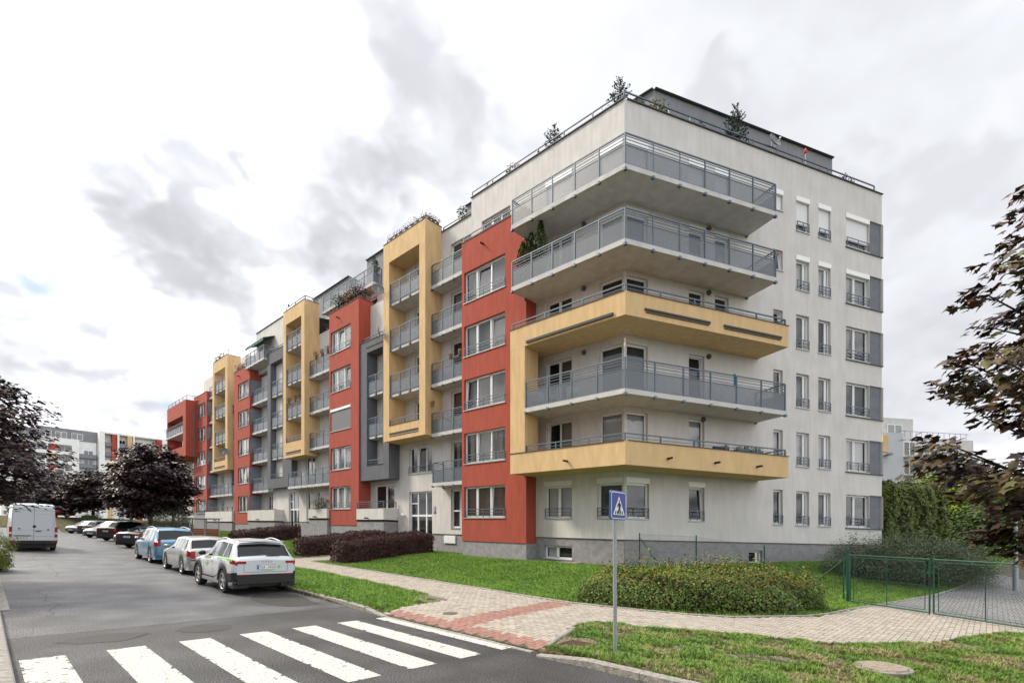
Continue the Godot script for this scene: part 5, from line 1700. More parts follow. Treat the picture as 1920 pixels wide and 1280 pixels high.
func build_plants() -> void:
	var purple := [Color(0.050, 0.027, 0.036), Color(0.042, 0.025, 0.037), Color(0.070, 0.034, 0.034), Color(0.036, 0.022, 0.030), Color(0.065, 0.05, 0.03)]
	maple_by_the_kerb()
	tree("maple_tree", "purple leaved maple on the left hanging over the white van", "tree", "", from_camera(-15.55, 13.6), 3.9, 2.5, 2.45, 230, 115, 0.15, purple, 31, true, M.gloss)
	tree("maple_tree", "broad dark purple maple standing behind the parked dark sedan", "tree", "", from_camera(-28.6, 40.0), 5.1, 2.85, 3.3, 300, 110, 0.30, purple, 32, false, M.gloss, 0.25, 0.45)
	tree("maple_tree", "purple maple behind the street lamp at the end of the street", "tree", "", from_camera(-59.5, 66.0), 5.9, 3.7, 3.1, 190, 70, 0.42, purple, 33, false, M.gloss)
	tree("maple_tree", "purple maple between the lamp and the broad dark maple, far end", "tree", "", from_camera(-53.0, 64.0), 5.6, 3.4, 3.0, 190, 70, 0.42, purple, 34, false, M.gloss)
	tree("maple_tree", "small reddish maple half hidden left of the street lamp", "tree", "", from_camera(-66.0, 70.0), 5.2, 3.2, 2.7, 160, 70, 0.42, purple, 35, false, M.gloss)
	var light := [Color(0.16, 0.25, 0.035), Color(0.21, 0.29, 0.045), Color(0.12, 0.20, 0.035), Color(0.25, 0.31, 0.06)]
	var mid := [Color(0.11, 0.18, 0.045), Color(0.14, 0.21, 0.05), Color(0.085, 0.14, 0.04), Color(0.17, 0.22, 0.06)]
	tree("green_tree", "light green bushy tree between the clipped hedge and the maple", "tree", "", from_camera(31.0, 36.0), 4.6, 3.0, 2.7, 190, 80, 0.26, light, 41, false, null, 0.2, 0.7)
	tree("green_tree", "grey green shrubby tree low behind the driveway", "tree", "", from_camera(28.5, 30.0), 2.5, 2.6, 1.9, 170, 90, 0.2, mid, 42, false, null, 0.2, 0.7)
	tree("green_tree", "green tree behind the maple at the right edge", "tree", "", from_camera(33.0, 33.0), 3.4, 2.8, 2.6, 170, 80, 0.24, light, 43, false, null, 0.2, 0.7)
	tree("plum_tree", "small thin purple tree before the distant pale apartments", "tree", "", from_camera(34.9, 45.0), 5.9, 1.9, 2.1, 46, 26, 0.22, purple, 44, false, M.gloss)
	tree("green_tree", "dark green tree at the far end of the street", "tree", "", from_camera(-45.5, 68.0), 4.6, 3.0, 2.0, 80, 40, 0.4, mid, 45)
	# clipped hedges
	var barb := [Color(0.055, 0.022, 0.022), Color(0.075, 0.028, 0.027), Color(0.042, 0.022, 0.017), Color(0.10, 0.046, 0.04), Color(0.045, 0.034, 0.018)]
	var dark := lin(0.02, 0.013, 0.010)
	hedge("barberry_hedge", "dark red clipped hedge nearest the entrance, longest of the three", "", Vector2(-6.6, 11.7), Vector2(-0.9, 12.1), 1.5, 1.12, barb, 17000, 0.075, 51, dark, null, 0.11)
	hedge("barberry_hedge", "dark red clipped hedge on the far side of the entrance path", "", Vector2(-6.5, 16.2), Vector2(-1.2, 16.2), 1.4, 1.05, barb, 11000, 0.085, 52, dark, null, 0.11)
	hedge("barberry_hedge", "long low dark hedge beside the slatted shelter", "", Vector2(-6.2, 27.6), Vector2(-1.4, 27.6), 1.3, 1.05, barb, 7000, 0.1, 53, dark)
	var thuja := [Color(0.095, 0.145, 0.03), Color(0.125, 0.165, 0.034), Color(0.07, 0.105, 0.024), Color(0.16, 0.155, 0.04)]
	var U := Vector2(UN, UV)
	var W := Vector2(UV, -UN)
	hedge("conifer_hedge", "tall clipped conifer hedge at the end of the short facade", "", U * 16.0 - W * 1.2, U * 22.5 - W * 1.8, 1.9, 4.0, thuja, 26000, 0.15, 54, lin(0.025, 0.032, 0.012), null, 0.28)
	# shrubs
	mound("spiraea_shrub", "wide rounded shrub bed with yellow and russet leaf tips beside the pavement", "shrub", [Vector2(-6.6, -2.95), Vector2(-6.1, -4.3), Vector2(-5.6, -5.35), Vector2(-4.7, -6.35), Vector2(-3.0, -7.3)], 1.75, 1.12,
		[Color(0.065, 0.115, 0.024), Color(0.085, 0.14, 0.028), Color(0.05, 0.09, 0.022), Color(0.19, 0.20, 0.035), Color(0.14, 0.17, 0.03), Color(0.20, 0.09, 0.03), Color(0.22, 0.12, 0.035), Color(0.25, 0.21, 0.045)], 34000, 0.07, 61, lin(0.025, 0.025, 0.012))
	mound("cotoneaster_shrub", "low spreading grey green shrub mound behind the gate", "shrub", [Vector2(6.2, -7.2), Vector2(7.6, -8.2), Vector2(9.4, -8.9), Vector2(11.2, -9.4)], 3.3, 1.35,
		[Color(0.08, 0.115, 0.055), Color(0.105, 0.14, 0.07), Color(0.06, 0.09, 0.04), Color(0.15, 0.17, 0.11)], 15000, 0.06, 62, lin(0.018, 0.02, 0.014), true)
	mound("feathery_shrub", "pale grey green feathery shrub behind the blue car", "shrub", [Vector2(-8.9, 33.6), Vector2(-8.3, 34.6), Vector2(-7.9, 36.0)], 1.9, 2.1,
		[Color(0.13, 0.15, 0.085), Color(0.20, 0.21, 0.14), Color(0.09, 0.11, 0.05), Color(0.24, 0.24, 0.18)], 3200, 0.07, 63, lin(0.06, 0.07, 0.035), true)
	mound("privet_shrub", "yellow green shrub at the left edge before the van", "shrub", [from_camera(-18.05, 16.9), from_camera(-17.8, 17.4)], 1.2, 1.15,
		[Color(0.16, 0.21, 0.035), Color(0.22, 0.24, 0.045), Color(0.10, 0.15, 0.03)], 9000, 0.07, 64, lin(0.04, 0.05, 0.015))
	var low := [Color(0.05, 0.085, 0.025), Color(0.07, 0.11, 0.03), Color(0.035, 0.06, 0.02)]
	for k in 5:
		var c := from_camera(-52.5 + k * 3.4, 62.0 + k * 0.6)
		mound("border_shrub", ["low green shrub on the bank right of the lamp", "second low shrub on the bank", "rounded green shrub in the middle of the bank", "low shrub on the bank near the broad maple", "last low shrub on the bank, beside the maple trunk"][k], "shrub", [c, c + Vector2(1.2, -0.9)], 1.8, 1.1, low, 900, 0.16, 70 + k, lin(0.03, 0.04, 0.015))
# ---------------------------------------------------------------- buildings far off
func far_window(root: Node3D, f: Fr, s0: float, s1: float, y0: float, y1: float, depth := 0.25) -> void:
	var b := MB.new()
	for q in [[s0, s1, y0, y0 + 0.1], [s0, s1, y1 - 0.1, y1], [s0, s0 + 0.1, y0 + 0.1, y1 - 0.1], [s1 - 0.1, s1, y0 + 0.1, y1 - 0.1], [(s0 + s1) * 0.5 - 0.06, (s0 + s1) * 0.5 + 0.06, y0 + 0.1, y1 - 0.1]]:
		fbox(b, f, q[0], q[1], q[2], q[3], -depth - 0.08, -depth)
	var w := put(b, "window", M.pvc, root)
	b = MB.new()
	b.quad_to(f.p(s0, y0, -depth - 0.05), f.p(s1, y0, -depth - 0.05), f.p(s1, y1, -depth - 0.05), f.p(s0, y1, -depth - 0.05), f.out())
	put(b, "pane", M.farglass, w)

func build_far_buildings() -> void:
	M.farglass = flat(lin(0.09, 0.11, 0.13), 0.08)
	M.farglass.metallic_specular = 0.8
	M.pale = textured(lin(0.50, 0.53, 0.57), M.white.albedo_texture, 0.1, 0.9)
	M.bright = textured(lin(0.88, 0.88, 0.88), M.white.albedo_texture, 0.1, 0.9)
	# at the end of the street: white block with red and yellow recesses, then a block with tall coloured strips
	var v := 185.0
	var f := Fr.new(self, Vector2(0, v), Vector2(1, 0), Vector2(0, -1))
	var root := thing("white_apartment_block", "distant white apartment block with red and yellow recessed loggias", "building", site(-2, 5, v))
	var holes := []
	var ys := [16.7, 19.55, 22.4]
	for k in 3:
		for q in [[-11.0, -5.2], [-4.6, 0.6]]: holes.append([q[0], q[1], ys[k], ys[k] + 1.9, 1.6])
	var b := MB.new()
	wall(b, f, -14, 2.2, 3.0, 26.2, holes)
	wall(b, Fr.new(self, Vector2(2.2, v), Vector2(0, 1), Vector2(1, 0)), 0, 2.0, 3.0, 26.2, [])
	prism(b, [Vector2(-14, v + 1.7), Vector2(6.4, v + 1.7), Vector2(6.4, v + 14), Vector2(-14, v + 14)], 3.0, 26.1)
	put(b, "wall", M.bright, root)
	for k in holes.size():
		var h: Array = holes[k]
		b = MB.new()
		fbox(b, f, h[0] + 0.02, h[0] + 2.0, h[2] + 0.02, h[3] - 0.02, -1.59, -0.3)
		put(b, "loggia_panel", M.yellow if k in [3, 0] else M.red, root)
		far_window(root, f, h[0] + 2.3, h[1] - 0.1, h[2] + 0.1, h[3] - 0.1, 1.5)
	for y in [15.5, 18.35, 21.2]:
		b = MB.new()
		fbox(b, f, 2.25, 6.2, y - 0.2, y + 1.0, -1.6, 0.1)
		put(b, "balcony", M.midgray, root)
		far_window(root, f, 3.4, 5.6, y + 1.0, y + 2.3, 1.62)
	b = MB.new()
	prism(b, [Vector2(-7, v + 1.5), Vector2(6.8, v + 1.5), Vector2(6.8, v + 9), Vector2(-7, v + 9)], 26.15, 29.3)
	prism(b, [Vector2(-14, v + 4), Vector2(-7.1, v + 4), Vector2(-7.1, v + 9), Vector2(-14, v + 9)], 26.15, 28.8)
	put(b, "penthouse", M.pent, root)
	for s in [-6.4, -3.0, 0.6]: far_window(root, Fr.new(self, Vector2(0, v + 1.4), Vector2(1, 0), Vector2(0, -1)), s, s + 2.6, 26.3, 28.2, -0.1)

	root = thing("striped_apartment_block", "distant apartment block with tall red and yellow strips between balconies", "building", site(16, 5, 183))
	f = Fr.new(self, Vector2(0, 183), Vector2(1, 0), Vector2(0, -1))
	b = MB.new()
	wall(b, f, 6.6, 30, 3, 29.4, [[7.9, 21.4, 20.7, 28.9, 2.0], [8.6, 21.4, 3.1, 20.2, 2.0]])
	b.quad_to(f.p(7.8, 3, -2), f.p(21.5, 3, -2), f.p(21.5, 29, -2), f.p(7.8, 29, -2), f.out())
	wall(b, Fr.new(self, Vector2(6.6, 183), Vector2(0, 1), Vector2(-1, 0)), 0, 12, 3, 29.4, [])
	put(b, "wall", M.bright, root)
	for q in [[9.6, 10.7, 20.7, 28.9, M.red], [13.4, 14.6, 20.7, 28.9, M.yellow], [21.0, 22.4, 20.7, 29.0, M.red], [8.65, 9.7, 3.1, 20.2, M.yellow], [16.0, 17.2, 3.1, 20.2, M.red]]:
		b = MB.new()
		fbox(b, f, q[0], q[1], q[2] + 0.02, q[3] - 0.02, -1.9, 0.12)
		put(b, "strip_panel", q[4], root)
	for q in [[10.9, 11.4, 20.7, 28.9], [14.8, 15.2, 20.7, 28.9], [7.95, 9.5, 20.75, 20.95]]:
		b = MB.new()
		fbox(b, f, q[0], q[1], q[2] + 0.02, q[3] - 0.02, -1.9, 0.1)
		put(b, "frame_post", M.bright, root)
	for k in 4:
		var y: float = [25.3, 22.3, 17.6, 14.8][k]
		b = MB.new()
		fbox(b, f, 8.0 if k < 2 else 9.75, 20.9, y - 0.15, y + 1.05, -1.95, -0.35)
		put(b, "balcony", M.midgray, root)
		for s in [11.6, 15.6, 18.4]: far_window(root, f, s, s + 1.6, y + 0.9, y + 2.3, 1.95)
	# beyond the short facade: pale apartments with roof terrace
	var o := from_camera(58.5, 76.0)
	var d := (from_camera(78.0, 78.5) - o).normalized()
	f = Fr.new(self, o, d, Vector2(-d.y, d.x) if Vector2(-d.y, d.x).dot(CAM - o) > 0 else Vector2(d.y, -d.x))
	root = thing("pale_apartment_block", "pale apartment block with long balconies seen past the short facade", "building", site(o.x, 1, o.y))
	b = MB.new()
	wall(b, f, -3.5, 0.3, -2, 18.4, [])
	put(b, "side_wall", M.pale, root)
	b = MB.new()
	wall(b, f.off(-0.6), 0.3, 13, -2, 18.0, [])
	wall(b, Fr.new(self, f.nv(0.3, 0), f.w, d), -0.7, 0.0, -2, 18.4, [])
	prism(b, [f.nv(-3.5, -0.7), f.nv(13, -0.7), f.nv(13, -12), f.nv(-3.5, -12)], -2, 17.9)
	put(b, "wall", M.white, root)
	b = MB.new()
	prism(b, [f.nv(-2.9, -3), f.nv(5.0, -3), f.nv(5.0, -10), f.nv(-2.9, -10)], 17.95, 21.4)
	put(b, "penthouse", M.slab, root)
	far_window(root, f.off(-2.95), 0.4, 3.0, 18.7, 20.4, -0.05)
	b = MB.new()
	fbox(b, f, -3.45, -2.5, 15.4, 17.9, 0.02, 0.3)
	put(b, "wall_panel", M.yellow, root)
	b = MB.new()
	fbox(b, f, -3.45, -2.3, 14.9, 15.2, 0.02, 0.9)
	put(b, "side_balcony", M.midgray, root)
	for k in 6:
		var y: float = 15.0 - 2.8 * k
		b = MB.new()
		fbox(b, f, 0.6, 11.5, y - 0.2, y, -0.55, 1.0)
		var sl := put(b, "balcony", M.slab, root)
		b = MB.new()
		fbox(b, f, 0.6, 11.5, y + 0.95, y + 1.02, 0.93, 1.0)
		fbox(b, f, 0.6, 11.5, y + 0.5, y + 0.54, 0.95, 0.98)
		for s in 10: fbox(b, f, 0.62 + s * 1.2, 0.66 + s * 1.2, y, y + 0.95, 0.93, 0.98)
		put(b, "railing", M.steel, sl)
		for s in [[0.9, 2.9], [4.6, 6.2], [6.4, 8.2], [8.4, 10.4]]: far_window(root, f, s[0], s[1], y + 0.1, y + 2.3, 0.55)
	b = MB.new()
	fbox(b, f, 0.5, 12.6, 18.95, 19.01, -1.0, -0.94)
	for s in 13: fbox(b, f, 0.5 + s * 0.97, 0.54 + s * 0.97, 18.0, 18.95, -1.0, -0.95)
	put(b, "railing", M.steel, root)
	# across the street, outside the view: the block that the windows and the cars mirror
	var ax := Fr.new(self, Vector2(-40, 0), Vector2(0, 1), Vector2(1, 0))
	root = thing("opposite_apartment_block", "yellow and white apartment block across the street, seen only mirrored in windows", "building", site(-40, 0, 20))
	var oh := []
	for s in 12:
		for k in 5: oh.append([-24 + s * 7.0, -21.6 + s * 7.0, 1.8 + k * 2.85, 3.5 + k * 2.85, 0.2])
	b = MB.new()
	wall(b, ax, -28, 60, 0, 15.8, oh)
	prism(b, [Vector2(-40.3, -28), Vector2(-40.3, 60), Vector2(-52, 60), Vector2(-52, -28)], 0, 15.7)
	put(b, "wall", M.white, root)
	for s in 12:
		b = MB.new()
		fbox(b, ax, -20.6 + s * 7.0, -18.0 + s * 7.0, 3.0, 15.0, 0.0, 1.2)
		put(b, "bay", [M.yellow, M.red, M.yellow, M.gray][s % 4], root)
	for q in oh: far_window(root, ax, q[0], q[1], q[2], q[3], 0.12)
# ---------------------------------------------------------------- vehicles
class Shell:   # a car body lofted along its length; t runs from the rear bumper to the nose
	var keys: Array   # [t, underside, belt, top, half width low, half width belt, half width roof]
	var l: float
	var axles: Array
	var arch: float
	var axle_y: float
	func at(t: float) -> Array:
		var i := 0
		while i < keys.size() - 2 and t > keys[i + 1][0]: i += 1
		var a: Array = keys[i]
		var b: Array = keys[i + 1]
		var e := clampf((t - a[0]) / maxf(0.0001, b[0] - a[0]), 0, 1)
		var o := []
		for k in range(1, 7): o.append(lerpf(a[k], b[k], e))
		for w in axles:
			var d := absf(t - w)
			if d < arch: o[0] = maxf(o[0], axle_y + sqrt(arch * arch - d * d))
		return o
	func ring(t: float) -> Array:
		var p := at(t)
		var zb: float = p[0]
		var belt: float = p[1]
		var top: float = p[2]
		var wl: float = p[3]
		var wb: float = p[4]
		var wr: float = p[5]
		return [Vector2(wl * 0.72, minf(zb, belt - 0.1)), Vector2(wl, minf(zb + 0.05, belt - 0.08)), Vector2(wb, lerpf(minf(zb + 0.05, belt - 0.08), belt, 0.62)), Vector2(wb * 0.975, belt),
			Vector2(lerpf(wb * 0.965, wr, 0.5), lerpf(belt, top - 0.055, 0.5)), Vector2(wr, top - 0.055), Vector2(wr * 0.87, top - 0.014), Vector2(0, top + 0.02)]
	func s(t: float, k: float, side: float) -> Vector3:
		var r := ring(t)
		var i := clampi(int(k), 0, 6)
		var q: Vector2 = (r[i] as Vector2).lerp(r[i + 1], k - i)
		return Vector3(q.x * side, q.y, l * 0.5 - t)
	func nrm(t: float, k: float, side: float) -> Vector3:
		var n := (s(minf(t + 0.02, l), k, side) - s(maxf(t - 0.02, 0), k, side)).cross(s(t, minf(k + 0.1, 7), side) - s(t, maxf(k - 0.1, 0), side)).normalized()
		var c := s(t, k, side) - Vector3(0, 0.6, l * 0.5 - t)
		return n if n.dot(c) > 0 else -n
	func patch(b, t0: float, t1: float, k0: float, k1: float, off: float, sides := [-1.0, 1.0], skew := 0.0, nt := 8, nk := 4) -> void:
		for sd in sides:
			for i in nt:
				for j in nk:
					var q := []
					var n := []
					for e in [[0, 0], [1, 0], [1, 1], [0, 1]]:
						var k := lerpf(k0, k1, float(j + e[1]) / nk)
						var kk := float(j + e[1]) / nk
						var t := lerpf(t0 + maxf(skew, 0.0) * kk, t1 + minf(skew, 0.0) * kk, float(i + e[0]) / nt)
						var m := nrm(t, k, sd)
						n.append(m)
						q.append(s(t, k, sd) + m * off)
					b.trin(q[0], q[1], q[2], n[0], n[1], n[2])
					b.trin(q[0], q[2], q[3], n[0], n[2], n[3])
	func body(b) -> void:
		var ts := []
		var t := 0.0
		while t < l - 0.001:
			ts.append(t)
			var near := false
			for w in axles:
				if absf(t - w) < arch + 0.06: near = true
			t += 0.035 if near or t < 0.2 else 0.09
		ts.append(l)
		for sd in [-1.0, 1.0]:
			for i in ts.size() - 1:
				for j in 7:
					var q := [s(ts[i], j, sd), s(ts[i + 1], j, sd), s(ts[i + 1], j + 0.9999, sd), s(ts[i], j + 0.9999, sd)]
					var n := [nrm(ts[i], j, sd), nrm(ts[i + 1], j, sd), nrm(ts[i + 1], j + 1.0 if j < 6 else 6.95, sd), nrm(ts[i], j + 1.0 if j < 6 else 6.95, sd)]
					b.trin(q[0], q[1], q[2], n[0], n[1], n[2])
					b.trin(q[0], q[2], q[3], n[0], n[2], n[3])
			for e in [0.0, l]:
				var r := ring(e)
				var z: float = l * 0.5 - e
				var m := Vector3(0, 0, 1 if e == 0.0 else -1)
				var c := Vector3(0, (r[0].y + r[7].y) * 0.5, z)
				for j in 7:
					b.trin(c, Vector3(r[j].x * sd, r[j].y, z), Vector3(r[j + 1].x * sd, r[j + 1].y, z), m, m, m)
				b.trin(c, Vector3(r[0].x * sd, r[0].y, z), Vector3(0, r[0].y, z), m, m, m)

func paint(c: Color, metal := 0.35) -> StandardMaterial3D:
	var m := flat(c, 0.32, metal)
	m.clearcoat_enabled = true
	m.clearcoat = 0.5
	m.clearcoat_roughness = 0.06
	return m

func wheel(parent: Node3D, at: Vector3, rad: float, width: float, side: float, spokes: bool) -> void:
	var b := MB.new()
	var t := Transform3D(Basis(Vector3(0, 0, 1), -PI / 2 * side), at)
	var w := width * 0.5
	b.lathe([Vector2(rad * 0.66, -w), Vector2(rad * 0.94, -w), Vector2(rad, -w * 0.7), Vector2(rad, w * 0.7), Vector2(rad * 0.94, w), Vector2(rad * 0.68, w), Vector2(rad * 0.66, w * 0.6)], t, 22)
	var wh := put(b, "wheel", M.rubber, parent, true)
	b = MB.new()
	b.lathe([Vector2(rad * 0.69, w * 0.97), Vector2(rad * 0.62, w * 0.9), Vector2(rad * 0.6, w * 0.2), Vector2(0.0001, w * 0.2)], t, 22)
	put(b, "rim_well", M.blindgrey if not spokes else M.black, wh, true)
	b = MB.new()
	var n := 5 if spokes else 8
	for i in n:
		var a := TAU * i / n
		for d in ([-0.16, 0.16] if spokes else [0.0]):
			var r0 := Basis(Vector3.UP, a + d * 0.5)
			var r1 := Basis(Vector3.UP, a + d)
			var q := []
			for e in [[rad * 0.12, r0], [rad * 0.64, r1]]:
				for o in [-1, 1]:
					for y in [w * 0.55, w * 0.86]: q.append(t * (e[1] * Vector3(e[0], y, o * rad * 0.055)))
			b.box8([q[0], q[2], q[6], q[4], q[1], q[3], q[7], q[5]])
	b.lathe([Vector2(rad * 0.17, w * 0.5), Vector2(rad * 0.16, w * 0.9), Vector2(0.0001, w * 0.93)], t, 12)
	b.lathe([Vector2(rad * 0.70, w * 0.96), Vector2(rad * 0.66, w * 1.02), Vector2(rad * 0.61, w * 0.88)], t, 22)
	put(b, "rim", M.rimmetal, wh, true)

func text_at(parent: Node3D, txt: String, size: float, at: Transform3D, mat: Material, called: String, face := "Droid Sans", depth := 0.004, bold := true) -> MeshInstance3D:
	var tm := TextMesh.new()
	var sf := SystemFont.new()
	sf.font_names = [face]
	sf.font_weight = 700 if bold else 400
	tm.font = sf
	tm.text = txt
	tm.font_size = 64
	tm.pixel_size = size / 64.0
	tm.depth = depth
	var o := MeshInstance3D.new()
	o.mesh = tm
	o.name = called
	o.material_override = mat
	o.transform = at
	parent.add_child(o, true)
	return o

func plate(parent: Node3D, y: float, z: float, x := 0.0, txt := "", front := false) -> void:
	var b := MB.new()
	var s := -1.0 if front else 1.0
	b.bx(Vector3(x - 0.26, y - 0.055, minf(z, z + 0.012 * s)), Vector3(x + 0.26, y + 0.055, maxf(z, z + 0.012 * s)))
	var p := put(b, "number_plate", flat(lin(0.75, 0.76, 0.76), 0.4), parent, true)
	b = MB.new()
	b.bx(Vector3(x - 0.258, y - 0.053, minf(z, z + 0.014 * s)), Vector3(x - 0.215, y + 0.053, maxf(z, z + 0.014 * s)))
	put(b, "blue_band", flat(lin(0.01, 0.06, 0.35), 0.4), p, true)
	if txt != "":
		text_at(p, txt, 0.098, Transform3D(Basis.IDENTITY, Vector3(x + 0.022, y, z + 0.014)), M.black, "plate_number", "Droid Sans Mono")
	else:   # too far off to read: only the row of dark strokes
		b = MB.new()
		for k in 7: b.bx(Vector3(x - 0.18 + k * 0.058, y - 0.035, minf(z, z + 0.015 * s)), Vector3(x - 0.15 + k * 0.058, y + 0.035, maxf(z, z + 0.015 * s)))
		put(b, "plate_number", M.black, p, true)

func car(called: String, label: String, group: String, nv: Vector2, heading: float, o: Dictionary) -> Node3D:
	var l: float = o.l
	var w: float = o.w * 0.5
	var h: float = o.h
	var size := 0.945   # the site was measured a little short; vehicles are built full size
	var kind: String = o.kind
	var g := maxf(road(nv.y), ground(nv.x, nv.y)) + 0.004
	var t := thing(called, label, "car" if called.find("van") < 0 else "van", site(nv.x, g, nv.y), group)
	# stand square on the sloping street
	var up := Vector3(-SLOPE_N, 1, SLOPE_V + 0.014).normalized()
	var fw := Vector3(sin(heading), 0, -cos(heading))
	fw = (fw - up * fw.dot(up)).normalized()
	t.basis = Basis(fw.cross(up), up, -fw).scaled(Vector3.ONE * size)
	var s := Shell.new()
	s.l = l
	s.axle_y = o.get("rad", 0.33)
	s.arch = s.axle_y + 0.045
	var wb: float = o.base
	var rear: float = o.rear
	s.axles = [rear, rear + wb]
	var win := []
	var glass_rear := []
	var glass_front := []
	if kind == "van":
		s.keys = [[0, 0.55, 1.05, h - 0.2, w * 0.97, w * 0.985, w * 0.80], [0.06, 0.5, 1.05, h - 0.06, w, w, w * 0.84], [0.25, 0.42, 1.05, h, w, w, w * 0.86], [l - 2.0, 0.42, 1.05, h - 0.04, w, w, w * 0.86], [l - 1.55, 0.42, 1.05, h - 0.25, w, w, w * 0.82], [l - 0.85, 0.4, 1.05, 1.35, w * 0.98, w * 0.97, w * 0.84], [l - 0.12, 0.4, 0.85, 0.98, w * 0.9, w * 0.9, w * 0.8], [l, 0.45, 0.7, 0.8, w * 0.75, w * 0.75, w * 0.6]]
		win = [[l - 2.1, l - 1.35, 0.0]]
	else:
		var belt: float = o.belt
		var tg: float = o.get("deck", 0.0)      # length of a boot lid
		var rake: float = o.get("rake", 0.38)    # length of the rear glass seen from above
		var g0 := 0.06 + tg
		var ws: float = l - o.get("bonnet", 1.1)  # foot of the windscreen
		var wr := w * 0.765
		s.keys = [[0, 0.36, belt - 0.09, belt - 0.03, w * 0.84, w * 0.87, w * 0.76], [0.05, 0.30, belt - 0.02, belt + 0.04, w * 0.93, w * 0.955, w * 0.85], [0.16, 0.24, belt, belt + 0.10, w * 0.965, w * 0.99, w * 0.86]]
		if tg > 0: s.keys.append([g0, 0.22, belt, belt + 0.11, w * 0.98, w, w * 0.82])
		s.keys += [[g0 + rake * 0.86 + 0.12, 0.2, belt, h - 0.075, w * 0.98, w, wr * 1.0], [g0 + rake + 0.22, 0.2, belt, h - 0.03, w * 0.98, w, wr], [lerpf(g0 + rake, ws, 0.42), 0.2, belt - 0.01, h, w * 0.98, w, wr],
			[ws - 0.85, 0.2, belt - 0.03, h - 0.05, w * 0.98, w, wr * 0.98], [ws, 0.2, belt - 0.06, belt + 0.03, w * 0.98, w * 0.985, w * 0.82], [l - 0.4, 0.2, belt - 0.17, belt - 0.10, w * 0.96, w * 0.95, w * 0.78], [l - 0.1, 0.24, belt - 0.3, belt - 0.22, w * 0.88, w * 0.88, w * 0.7], [l, 0.3, belt - 0.42, belt - 0.36, w * 0.74, w * 0.74, w * 0.6]]
		glass_rear = [g0 + (0.08 if tg == 0 else 0.04), g0 + rake * 0.86 + 0.07]
		glass_front = [ws - 0.83, ws - 0.03]
		var c0: float = g0 + rake * (0.75 if tg == 0 else 1.0) + 0.12
		var c1 := ws - 0.28
		if o.get("thirds", true): win = [[c0, lerpf(c0, c1, 0.22), 0.18], [lerpf(c0, c1, 0.25), lerpf(c0, c1, 0.57), 0.0], [lerpf(c0, c1, 0.60), c1 + 0.1, -0.5]]
		else: win = [[c0 + 0.1, lerpf(c0, c1, 0.5), 0.25], [lerpf(c0, c1, 0.53), c1 + 0.1, -0.5]]
	var b := MB.new()
	s.body(b)
	var bodym: StandardMaterial3D = o.mat
	var body := put(b, "body", bodym, t, true)
	b = MB.new()   # dark floor pan and wheel housings
	b.bx(Vector3(-w * 0.70, 0.22, -l * 0.5 + 0.25), Vector3(w * 0.70, 0.62, l * 0.5 - 0.15))
	put(b, "underbody", M.black, t, true)
	for q in win:
		b = MB.new()
		s.patch(b, q[0], q[1], 3.14, 4.86, 0.006, [-1.0, 1.0], q[2])
		put(b, "side_window", M.carglass, body, true)
	for q in [glass_rear, glass_front]:
		if q.size() == 0: continue
		b = MB.new()
		s.patch(b, q[0], q[1], 5.5, 7.0, 0.006, [-1.0, 1.0], 0.0, 8, 6)
		put(b, "rear_window" if q == glass_rear else "windscreen", M.carglass, body, true)
	for a in s.axles:
		for sd in [-1.0, 1.0]: wheel(t, Vector3(sd * (w - 0.115), s.axle_y, l * 0.5 - a), s.axle_y, 0.22, sd, o.get("spokes", true))
	# lower cladding
	var trim: Material = o.get("trim", M.black)
	for sd in [-1.0, 1.0]:
		b = MB.new()
		s.patch(b, 0.0, rear - s.arch, 0.0, 1.75 if o.get("clad", false) else 1.2, 0.014, [sd], 0.0, 18, 4)
		put(b, "bumper_corner", trim, t, true)
		b = MB.new()
		s.patch(b, rear + s.arch, rear + wb - s.arch, 0.0, 1.35, 0.008, [sd], 0.0, 4, 3)
		put(b, "sill_trim", trim, t, true)
	b = MB.new()
	var rr := s.ring(0.0)
	var rz := l * 0.5
	var ytrim: float = o.get("bumper", 0.5)
	b.bx(Vector3(-rr[2].x * 0.99, rr[0].y - 0.04, rz - 0.12), Vector3(rr[2].x * 0.99, ytrim, rz + 0.012))
	for sd in [-1.0, 1.0]: b.bx(Vector3(minf(sd * w * 0.5, sd * w * 0.955), 0.2, rz - rear + s.arch + 0.02), Vector3(maxf(sd * w * 0.5, sd * w * 0.955), 0.44, rz - 0.05))
	put(b, "bumper", trim, t, true)
	if o.get("clad", false):   # black lips round the wheel arches
		b = MB.new()
		for a in s.axles:
			for sd in [-1.0, 1.0]:
				for k in 14:
					var p0 := PI * k / 14.0
					var p1 := PI * (k + 1) / 14.0
					var q := []
					for e in [[p0, s.arch - 0.02], [p1, s.arch - 0.02], [p1, s.arch + 0.05], [p0, s.arch + 0.05]]:
						q.append(Vector3(0, s.axle_y + sin(e[0]) * e[1], l * 0.5 - a + cos(e[0]) * e[1]))
					var x0: float = w * 0.9 * sd
					var x1: float = (w + 0.012) * sd
					var e8 := []
					for x in [x0, x1]:
						for p in q: e8.append(Vector3(x, p.y, p.z))
					b.box8(e8)
		put(b, "arch_trim", M.black, t, true)
	# seams of the doors, handles, mirrors
	if kind != "van":
		b = MB.new()
		for tt in [win[0][1] + 0.01 if win.size() > 2 else win[0][0] + 0.2, win[1][1] + 0.015 if win.size() > 2 else win[0][1] + 0.015, win[win.size() - 1][1] - 0.12]:
			s.patch(b, tt - 0.006, tt + 0.006, 1.3, 3.1, 0.003, [-1.0, 1.0], 0.0, 1, 6)
		put(b, "door_seam", M.black, body, true)
		b = MB.new()
		for tt in ([win[1][0] + 0.05, win[2][0] + 0.05] if win.size() > 2 else [win[0][0] + 0.25, win[1][0] + 0.05]): s.patch(b, tt, tt + 0.18, 2.55, 2.68, 0.025, [-1.0, 1.0], 0.0, 2, 1)
